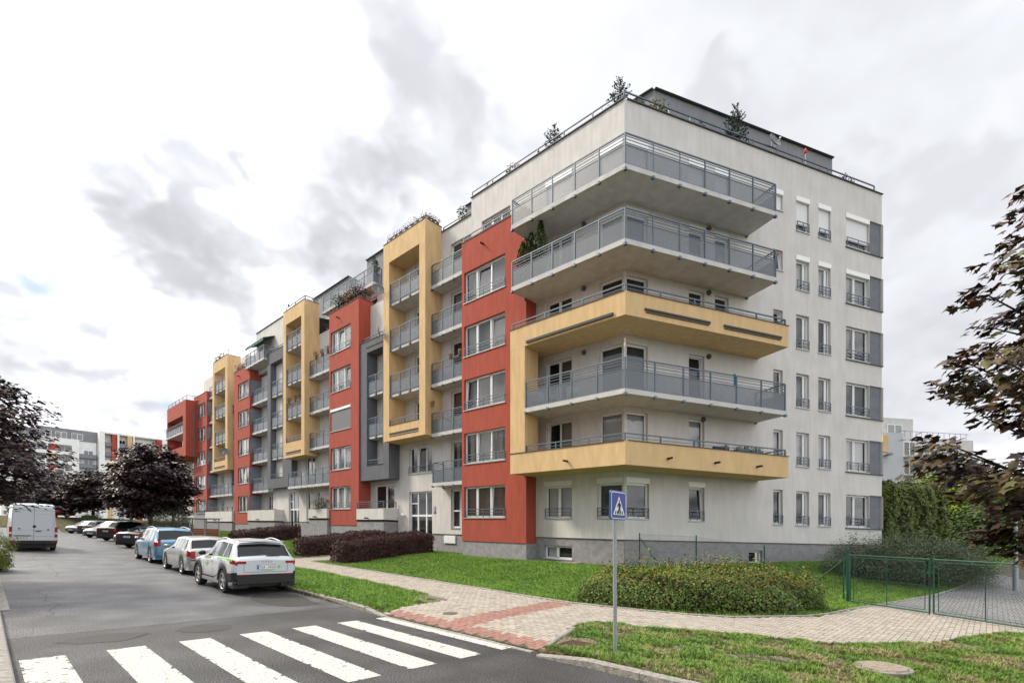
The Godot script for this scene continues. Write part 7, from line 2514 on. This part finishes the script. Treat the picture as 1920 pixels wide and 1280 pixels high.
func dish(label: String, at: Vector3, back: Vector3, rad: float, face: Vector3) -> void:
	var t := thing("satellite_dish", label, "satellite dish", at)
	var up := Vector3.UP
	var z := face.normalized()
	var x := up.cross(z).normalized()
	var bs := Basis(x, z, x.cross(z))   # local y looks along the face
	var b := MB.new()
	b.lathe([Vector2(0.0001, -0.10 * rad * 2), Vector2(rad * 0.5, -0.07 * rad * 2), Vector2(rad * 0.85, 0.0), Vector2(rad, 0.04), Vector2(rad * 0.98, 0.05), Vector2(rad * 0.83, 0.012), Vector2(rad * 0.5, -0.055 * rad * 2), Vector2(0.0001, -0.085 * rad * 2)], Transform3D(bs, Vector3.ZERO), 20)
	put(b, "dish", M.dishgrey, t, true)
	b = MB.new()
	var tip := z * rad * 1.1 - up * rad * 0.55
	b.tube(-up * rad * 0.9, tip, 0.012, 0.012, 6)
	b.tube(tip - z * 0.05, tip + (-tip).normalized() * 0.1, 0.03, 0.03, 8)
	put(b, "feed_arm", M.pvc, t, true)
	b = MB.new()
	b.tube(-z * 0.12, -z * 0.12 + back * 0.7, 0.022, 0.022, 6)
	b.tube(-z * 0.12 + back - up * 0.35, -z * 0.12 + back + up * 0.35, 0.025, 0.025, 6)
	b.tube(-z * 0.12 + back * 0.6, -z * 0.12 + back, 0.022, 0.022, 6)
	put(b, "bracket", M.galv, t, true)

func chair_at(label: String, at: Vector3, turn: float, mat: Material, group: String) -> void:
	var t := thing("garden_chair", label, "chair", at, group)
	t.rotation.y = turn
	var b := MB.new()
	b.bx(Vector3(-0.24, 0.40, -0.22), Vector3(0.24, 0.44, 0.24))
	put(b, "seat", mat, t, true)
	for x in [-0.21, 0.21]:
		for z in [-0.19, 0.2]:
			b = MB.new()
			b.tube(Vector3(x, 0.4, z), Vector3(x * 1.12, 0, z * 1.15), 0.018, 0.014, 6)
			put(b, "leg", mat, t, true)
	b = MB.new()
	for x in [-0.2, -0.1, 0.0, 0.1, 0.2]: b.bx(Vector3(x - 0.03, 0.44, 0.20 + absf(x) * -0.1), Vector3(x + 0.03, 0.82 - absf(x) * 0.3, 0.225 + absf(x) * -0.1))
	b.bx(Vector3(-0.26, 0.6, -0.2), Vector3(-0.22, 0.63, 0.22))
	b.bx(Vector3(0.22, 0.6, -0.2), Vector3(0.26, 0.63, 0.22))
	put(b, "backrest", mat, t, true)

func table_at(label: String, at: Vector3, mat: Material) -> void:
	var t := thing("balcony_table", label, "table", at)
	var b := MB.new()
	disc(b, Vector3(0, 0.69, 0), 0.36, 0.03, 18)
	put(b, "tabletop", mat, t, true)
	for k in 3:
		b = MB.new()
		var a := TAU * k / 3
		b.tube(Vector3(cos(a) * 0.1, 0.69, sin(a) * 0.1), Vector3(cos(a) * 0.3, 0, sin(a) * 0.3), 0.016, 0.014, 6)
		put(b, "leg", mat, t, true)

func build_small_things() -> void:
	M.potmat = flat(lin(0.20, 0.12, 0.085), 0.85)
	M.dishgrey = flat(lin(0.16, 0.17, 0.185), 0.5)
	var U := Vector2(UN, UV)
	var W := Vector2(UV, -UN)
	var at := func(f: Vector2, y: float) -> Vector3: return site(f.x, y, f.y)
	var sp := [Color(0.045, 0.075, 0.055), Color(0.06, 0.09, 0.07), Color(0.035, 0.06, 0.04)]
	var gr := [Color(0.045, 0.085, 0.02), Color(0.06, 0.11, 0.025), Color(0.035, 0.065, 0.018)]
	var yl := [Color(0.17, 0.16, 0.03), Color(0.12, 0.13, 0.03), Color(0.2, 0.16, 0.04)]
	var rd := [Color(0.30, 0.02, 0.03), Color(0.22, 0.02, 0.02), Color(0.05, 0.09, 0.03), Color(0.28, 0.05, 0.09)]
	# roof terrace above the corner
	var y := 19.4   # they stand in planters behind the parapet
	for q in [["young_spruce", "small bluish spruce at the very corner of the roof terrace", "tree", Vector2(0.4, 0.45), 0.4, 1.7, 1.1, "spruce", sp, 900],
		["young_spruce", "small spruce on the roof terrace above the street side", "tree", Vector2(0.4, 4.0), 0.4, 1.6, 1.1, "spruce", sp, 800],
		["round_bush", "yellow green round bush on the roof terrace right of the corner", "shrub", U * 1.9 - W * 0.45, 0.4, 1.0, 1.0, "ball", yl, 700],
		["young_spruce", "tallest spruce on the roof terrace of the short facade", "tree", U * 6.3 - W * 0.5, 0.4, 2.5, 1.35, "spruce", sp, 1800],
		["round_bush", "low brown green bush right of the white parasol on the roof", "shrub", U * 4.1 - W * 0.45, 0.35, 0.8, 0.6, "ball", gr, 300],
		["round_bush", "low dark bush on the roof just right of the corner", "shrub", U * 0.95 - W * 0.45, 0.35, 0.85, 0.6, "ball", gr, 300],
		["round_bush", "bush at the far right end of the roof terrace", "shrub", U * 13.4 - W * 0.5, 0.3, 1.1, 1.0, "spruce", gr, 420],
		["round_bush", "small bush above the fifth column of windows on the roof", "shrub", U * 11.2 - W * 0.5, 0.3, 0.75, 0.7, "ball", gr, 250],
		["round_bush", "olive bush on the street side roof terrace", "shrub", Vector2(0.4, 6.6), 0.4, 0.9, 0.8, "ball", yl, 420],
		["round_bush", "yellow flowered bush beyond the olive one on the roof", "shrub", Vector2(0.5, 8.5), 0.35, 0.85, 0.5, "ball", [Color(0.4, 0.3, 0.02), Color(0.07, 0.1, 0.02)], 300],
		["round_bush", "bush on the lower roof terrace above the fourth balcony column", "shrub", Vector2(0.75, 11.0), 0.3, 0.9, 0.6, "ball", gr, 300]]:
		potted(q[0], q[1], q[2], at.call(q[3], y), q[4], q[5], q[6], q[7], q[8], q[9], 0.10, int(q[6] * 1000 + q[5] * 77))
	var b := MB.new()
	var p: Vector2 = U * 2.85 - W * 0.9
	var t := thing("garden_parasol", "closed white parasol standing on the roof terrace", "parasol", at.call(p, y))
	b.tube(Vector3.ZERO, Vector3(0, 1.75, 0), 0.02, 0.02, 6)
	put(b, "pole", M.pvc, t, true)
	b = MB.new()
	b.lathe([Vector2(0.10, 0.7), Vector2(0.13, 0.85), Vector2(0.07, 1.5), Vector2(0.0001, 1.72)], Transform3D.IDENTITY, 8)
	put(b, "cloth", M.blind, t, true)
	p = U * 10.6 - W * 0.4
	t = thing("roof_lantern", "small red lantern on a stick at the roof's right end", "lantern", at.call(p, y))
	b = MB.new()
	b.tube(Vector3.ZERO, Vector3(0, 1.6, 0), 0.012, 0.012, 6)
	put(b, "stick", M.pvc, t, true)
	b = MB.new()
	b.lathe([Vector2(0.0001, 1.55), Vector2(0.07, 1.6), Vector2(0.08, 1.7), Vector2(0.0001, 1.85)], Transform3D.IDENTITY, 8)
	put(b, "shade", flat(lin(0.5, 0.04, 0.02), 0.6), t, true)
	dish("small white dish on the roof parapet of the short facade", at.call(U * 8.1 + W * 0.05, 20.55), Vector3(0, -0.3, 0), 0.34, Vector3(-0.3, 0.35, 0.9))
	# dishes on the yellow frame
	dish("upper large grey dish on the first yellow frame", site(-1.35, 16.75, 16.5), Vector3(0.55, 0, 0.1), 0.38, Vector3(-0.42, 0.25, 0.86))
	dish("lower dish on the first yellow frame, edge on", site(-1.3, 14.25, 16.55), Vector3(0.5, 0, 0.1), 0.38, Vector3(0.75, 0.2, 0.6))
	dish("grey dish on the third yellow frame near the street end", site(-0.85, 9.6, 46.6), Vector3(0.45, 0, -0.1), 0.42, Vector3(-0.4, 0.2, 0.87))
	# conifers in pots behind the upper corner balcony rail
	for k in 3:
		potted("potted_conifer", ["tallest slim conifer on the fourth floor corner balcony, nearest the corner", "middle slim conifer in the row of three on the corner balcony", "left slim conifer in the row of three, by the red bay"][k], "plant", site(-1.25, F1(4) + 0.02, [3.45, 4.0, 4.5][k]), 0.35, [2.3, 2.0, 1.75][k], 0.62, "column", gr, 1700, 0.08, 300 + k, "slim conifers on the corner balcony")
	# flowers on top of the second red bay
	var spots := [[21.1, gr, 1.0, "grey leaved plant at the left of the red bay's roof flowers"], [23.6, gr, 1.1, "leafy green bush at the far end of the red bay's roof"], [22.9, [Color(0.03, 0.02, 0.03), Color(0.05, 0.03, 0.03)], 0.8, "dark purple plant on the red bay's roof"], [22.3, yl, 0.8, "yellow green trailing plant on the red bay's roof"], [21.7, rd, 0.9, "red and pink flowers in the middle of the red bay's roof"], [20.6, [Color(0.14, 0.03, 0.16), Color(0.06, 0.05, 0.06)], 0.85, "violet heather at the near corner of the red bay's roof"]]
	for k in spots.size():
		var q: Array = spots[k]
		potted("terrace_flowers", q[3], "plant", site(-0.25, 17.63, q[0]), 0.34, q[2], 0.95, "ball", q[1], 420, 0.10, 320 + k)
	potted("terrace_flowers", "plant in a terracotta pot at the near end of the red bay's roof", "plant", site(0.25, 17.63, 20.45), 0.42, 0.6, 0.6, "ball", gr, 220, 0.10, 330)
	for k in 2: potted("young_spruce", ["dark upright plant on the set back terrace above the flowers", "second upright plant, shorter, on the set back terrace"][k], "plant", site(1.2, F2(6) + 0.02, [21.1, 20.8][k] as float), 0.3, [1.9, 1.4][k], 0.45, "column", sp, 500, 0.09, 335 + k)
	# flower troughs along the roof rail of the yellow frames
	for k in 7:
		potted("flower_trough", "%s trough of red geraniums along the top rail of the first yellow frame" % ["first", "second", "third", "fourth", "fifth", "sixth", "farthest"][k], "plant", site(-0.72, 19.7, 12.7 + k * 0.55), 0.22, 0.26, 0.5, "ball", rd, 80, 0.07, 340 + k, "red geraniums along the first yellow frame")
	for k in 3:
		potted("flower_trough", ["left trough of geraniums on the side of the first yellow frame's roof", "middle trough of geraniums on the side of the first yellow frame's roof", "right trough of geraniums on the side of the first yellow frame's roof"][k], "plant", site(-0.45 + k * 0.3, 19.7, 12.55), 0.22, 0.36, 0.5, "ball", rd, 110, 0.07, 350 + k, "red geraniums on the near edge")
	for q in [[-0.1, 42.0, "red flowers at the near end of the third red bay's roof"], [-0.1, 43.4, "red flowers in the middle of the third red bay's roof"], [-0.1, 44.6, "red flowers at the far end of the third red bay's roof"]]:
		potted("flower_trough", q[2], "plant", site(q[0], 17.62, q[1]), 0.3, 0.45, 0.7, "ball", rd, 120, 0.09, int(q[1] * 10))
	for q in [[-0.3, 49.5, "green bush on top of the third yellow frame"], [-0.3, 50.8, "second green bush on top of the third yellow frame"]]:
		potted("flower_trough", q[2], "plant", site(q[0], 19.82, q[1]), 0.3, 0.6, 0.8, "ball", gr, 150, 0.1, int(q[1] * 10))
	for k in 3: potted("rail_planter", ["left pot plant hung on the fourth floor rail beside the second red bay", "middle pot plant hung on the same rail", "right pot plant hung on the same rail"][k], "plant", site(-0.5, F2(4) + 1.15, [26.6, 25.6, 24.7][k] as float), 0.25, 0.35, 0.42, "ball", gr, 130, 0.07, 370 + k)
	for k in 3: potted("rail_planter", ["dark plant on the third floor rail of the second yellow frame, left", "dark plant on the third floor rail of the second yellow frame, middle", "dark plant on the third floor rail of the second yellow frame, right"][k], "plant", site(-0.8, F2(3) + 1.12, [30.8, 29.6, 28.7][k] as float), 0.22, 0.36, 0.4, "ball", [Color(0.03, 0.04, 0.015), Color(0.08, 0.02, 0.02)], 110, 0.07, 380 + k)
	potted("flower_trough", "red flowers on the white parapet beside the second yellow frame", "plant", site(0.42, 17.3, 26.6), 0.22, 0.4, 0.7, "ball", rd, 130, 0.07, 390)
	potted("terrace_hedge", "grey leaved plants along the ground floor terrace beyond the second red bay", "plant", site(-0.45, 3.3, 25.8), 0.0, 1.0, 1.5, "ball", [Color(0.10, 0.11, 0.08), Color(0.07, 0.085, 0.06), Color(0.2, 0.2, 0.17)], 1500, 0.09, 391)
	potted("hanging_basket", "brown hanging basket on the side of the first yellow frame", "plant", site(-0.55, F1(2) + 1.55, 12.08), 0.2, 0.14, 0.28, "ball", [Color(0.05, 0.025, 0.015), Color(0.07, 0.05, 0.02)], 80, 0.05, 392)
	for k in 2: potted("rail_planter", ["white flower pot on the third floor rail, left one", "white flower pot on the third floor rail, by the red bay"][k], "plant", site(-0.5, F1(3) + 1.14, [10.55, 9.75][k] as float), 0.24, 0.12, 0.2, "ball", [Color(0.7, 0.7, 0.7), Color(0.4, 0.45, 0.35)], 60, 0.05, 393 + k)
	# furniture
	var wh := flat(lin(0.66, 0.66, 0.65), 0.5)
	for q in [[-0.95, 3.0, 0.6, "white plastic chair on the second floor corner balcony, left of the table"], [-0.95, 1.9, 2.4, "white plastic chair on the second floor corner balcony, right of the table"], [-0.95, 3.9, 0.2, "white plastic chair at the yellow post on the corner balcony"]]:
		chair_at(q[3], site(q[0], F1(2) + 0.022, q[1]), q[2], wh, "white plastic balcony chairs")
	chair_at("pinkish garden chair on the third floor balcony beside the red bay", site(-0.05, F1(3) + 0.022, 11.6), 0.9, flat(lin(0.4, 0.16, 0.17), 0.6), "")
	chair_at("white garden chair on the third floor balcony beside the red bay", site(-0.05, F1(3) + 0.022, 10.2), -0.7, wh, "")
	table_at("round grey table on the second floor balcony beside the red bay", site(-0.05, F1(2) + 0.022, 11.0), M.galv)
	chair_at("pale chair on the second floor balcony beside the red bay", site(-0.05, F1(2) + 0.022, 10.1), -0.7, wh, "")
	# pinwheel on the corner rail
	p = Vector2(-1.6, -0.98)
	t = thing("pinwheel", "coloured pinwheel on the corner of the second floor balcony rail", "pinwheel", at.call(p, F1(2) + 1.2))
	b = MB.new()
	b.tube(Vector3.ZERO, Vector3(0, 0.55, 0), 0.008, 0.008, 5)
	put(b, "stick", M.pvc, t, true)
	for k in 6:
		b = MB.new()
		var a := TAU * k / 6
		var d := Vector3(cos(a) * 0.69, sin(a), cos(a) * -0.72) * 0.17
		var e := Vector3(cos(a + 0.7) * 0.69, sin(a + 0.7), cos(a + 0.7) * -0.72) * 0.14
		b.tri(Vector3(0, 0.56, 0), Vector3(0, 0.56, 0) + d, Vector3(-0.02, 0.56, 0.02) + e)
		put(b, "blade", flat([lin(0.5, 0.05, 0.03), lin(0.6, 0.4, 0.02), lin(0.03, 0.08, 0.4), lin(0.05, 0.3, 0.06), lin(0.6, 0.6, 0.6), lin(0.4, 0.1, 0.3)][k], 0.5), t, true)
	b = MB.new()
	b.tri(Vector3(0.02, 0.56, -0.02), Vector3(0.26, 0.62, -0.2), Vector3(0.26, 0.48, -0.2))
	put(b, "tail", M.pvc, t, true)
	# washing on the second floor balcony, things left on the first floor band
	p = U * 4.2 + W * 1.5
	t = thing("hanging_cloth", "small turquoise cloth hung over the second floor balcony rail", "cloth", at.call(p, F1(2) + 0.6))
	b = MB.new()
	var f := Fr.new(self, U * 4.2, U, W)
	for k in 4:
		fbox(b, f, -0.04 + k * 0.02, -0.022 + k * 0.02, F1(2) + 0.75 + 0.02 * (k % 2), F1(2) + 1.23, 1.63 + 0.012 * (k % 2), 1.645 + 0.012 * (k % 2))
	put(b, "cloth", flat(lin(0.02, 0.16, 0.19), 0.9), t)
	t = thing("laundry_rack", "folding laundry rack on the second floor balcony", "laundry rack", at.call(U * 4.7 + W * 0.8, F1(2)))
	b = MB.new()
	for s in [4.3, 5.7]:
		for d in [[0.4, 1.2], [1.2, 0.4]]: b.tube(f.p(s - 4.2, F1(2) + 0.02, d[0]), f.p(s - 4.2, F1(2) + 1.0, d[1]), 0.01, 0.01, 5)
	for k in 7: b.tube(f.p(0.1, F1(2) + 1.0, 0.4 + k * 0.133), f.p(1.5, F1(2) + 1.0, 0.4 + k * 0.133), 0.006, 0.006, 4)
	put(b, "frame", M.pvc, t)
	t = thing("folded_parasol", "dark bundled parasol lying on the first floor balcony wall", "parasol", at.call(U * 4.1 + W * 1.2, F1(1) + 0.85))
	b = MB.new()
	b.tube(f.p(-0.7, F1(1) + 1.0, 1.2), f.p(0.0, F1(1) + 1.02, 1.2), 0.08, 0.15, 8)
	put(b, "bundle", M.black, t)
	for k in 2:
		t = thing("balcony_planter", ["blue tub of leafy plants on the first floor balcony wall", "blue tub of yellow green plants right of the first one"][k], "planter", at.call(U * (5.0 + k * 0.75) + W * 1.25, F1(1) + 0.7))
		b = MB.new()
		fbox(b, f, 0.45 + k * 0.75, 1.1 + k * 0.75, F1(1) + 0.75, F1(1) + 1.05, 1.1, 1.35)
		put(b, "tub", flat(lin(0.07, 0.13, 0.2), 0.6), t)
		b = MB.new()
		b.use_col = true
		for i in 120:
			b.col = pick(gr if k == 0 else yl, rng)
			leaf(b, f.p(rng.randf_range(0.45, 1.1) + k * 0.75, F1(1) + 1.05 + rng.randf() * 0.14, rng.randf_range(1.1, 1.35)), Vector3.UP + rdir(rng), rdir(rng), 0.07, false)
		put(b, "foliage", M.leaf, t)
	# a blackbird on the second yellow frame
	t = thing("bird", "black bird perched on the rail of the second yellow frame", "bird", site(-0.75, 20.1, 31.0))
	b = MB.new()
	b.ball(Vector3(0, 0.1, 0), Vector3(0.07, 0.075, 0.13), 7)
	b.ball(Vector3(0, 0.2, -0.1), Vector3(0.05, 0.05, 0.055), 6)
	b.tube(Vector3(0, 0.2, -0.14), Vector3(0, 0.19, -0.21), 0.014, 0.002, 5)
	b.tube(Vector3(0, 0.08, 0.1), Vector3(0, 0.0, 0.28), 0.035, 0.015, 5)
	b.tube(Vector3(0.02, 0.05, 0), Vector3(0.02, -0.03, 0), 0.008, 0.008, 4)
	b.tube(Vector3(-0.02, 0.05, 0), Vector3(-0.02, -0.03, 0), 0.008, 0.008, 4)
	put(b, "body", M.black, t, true)
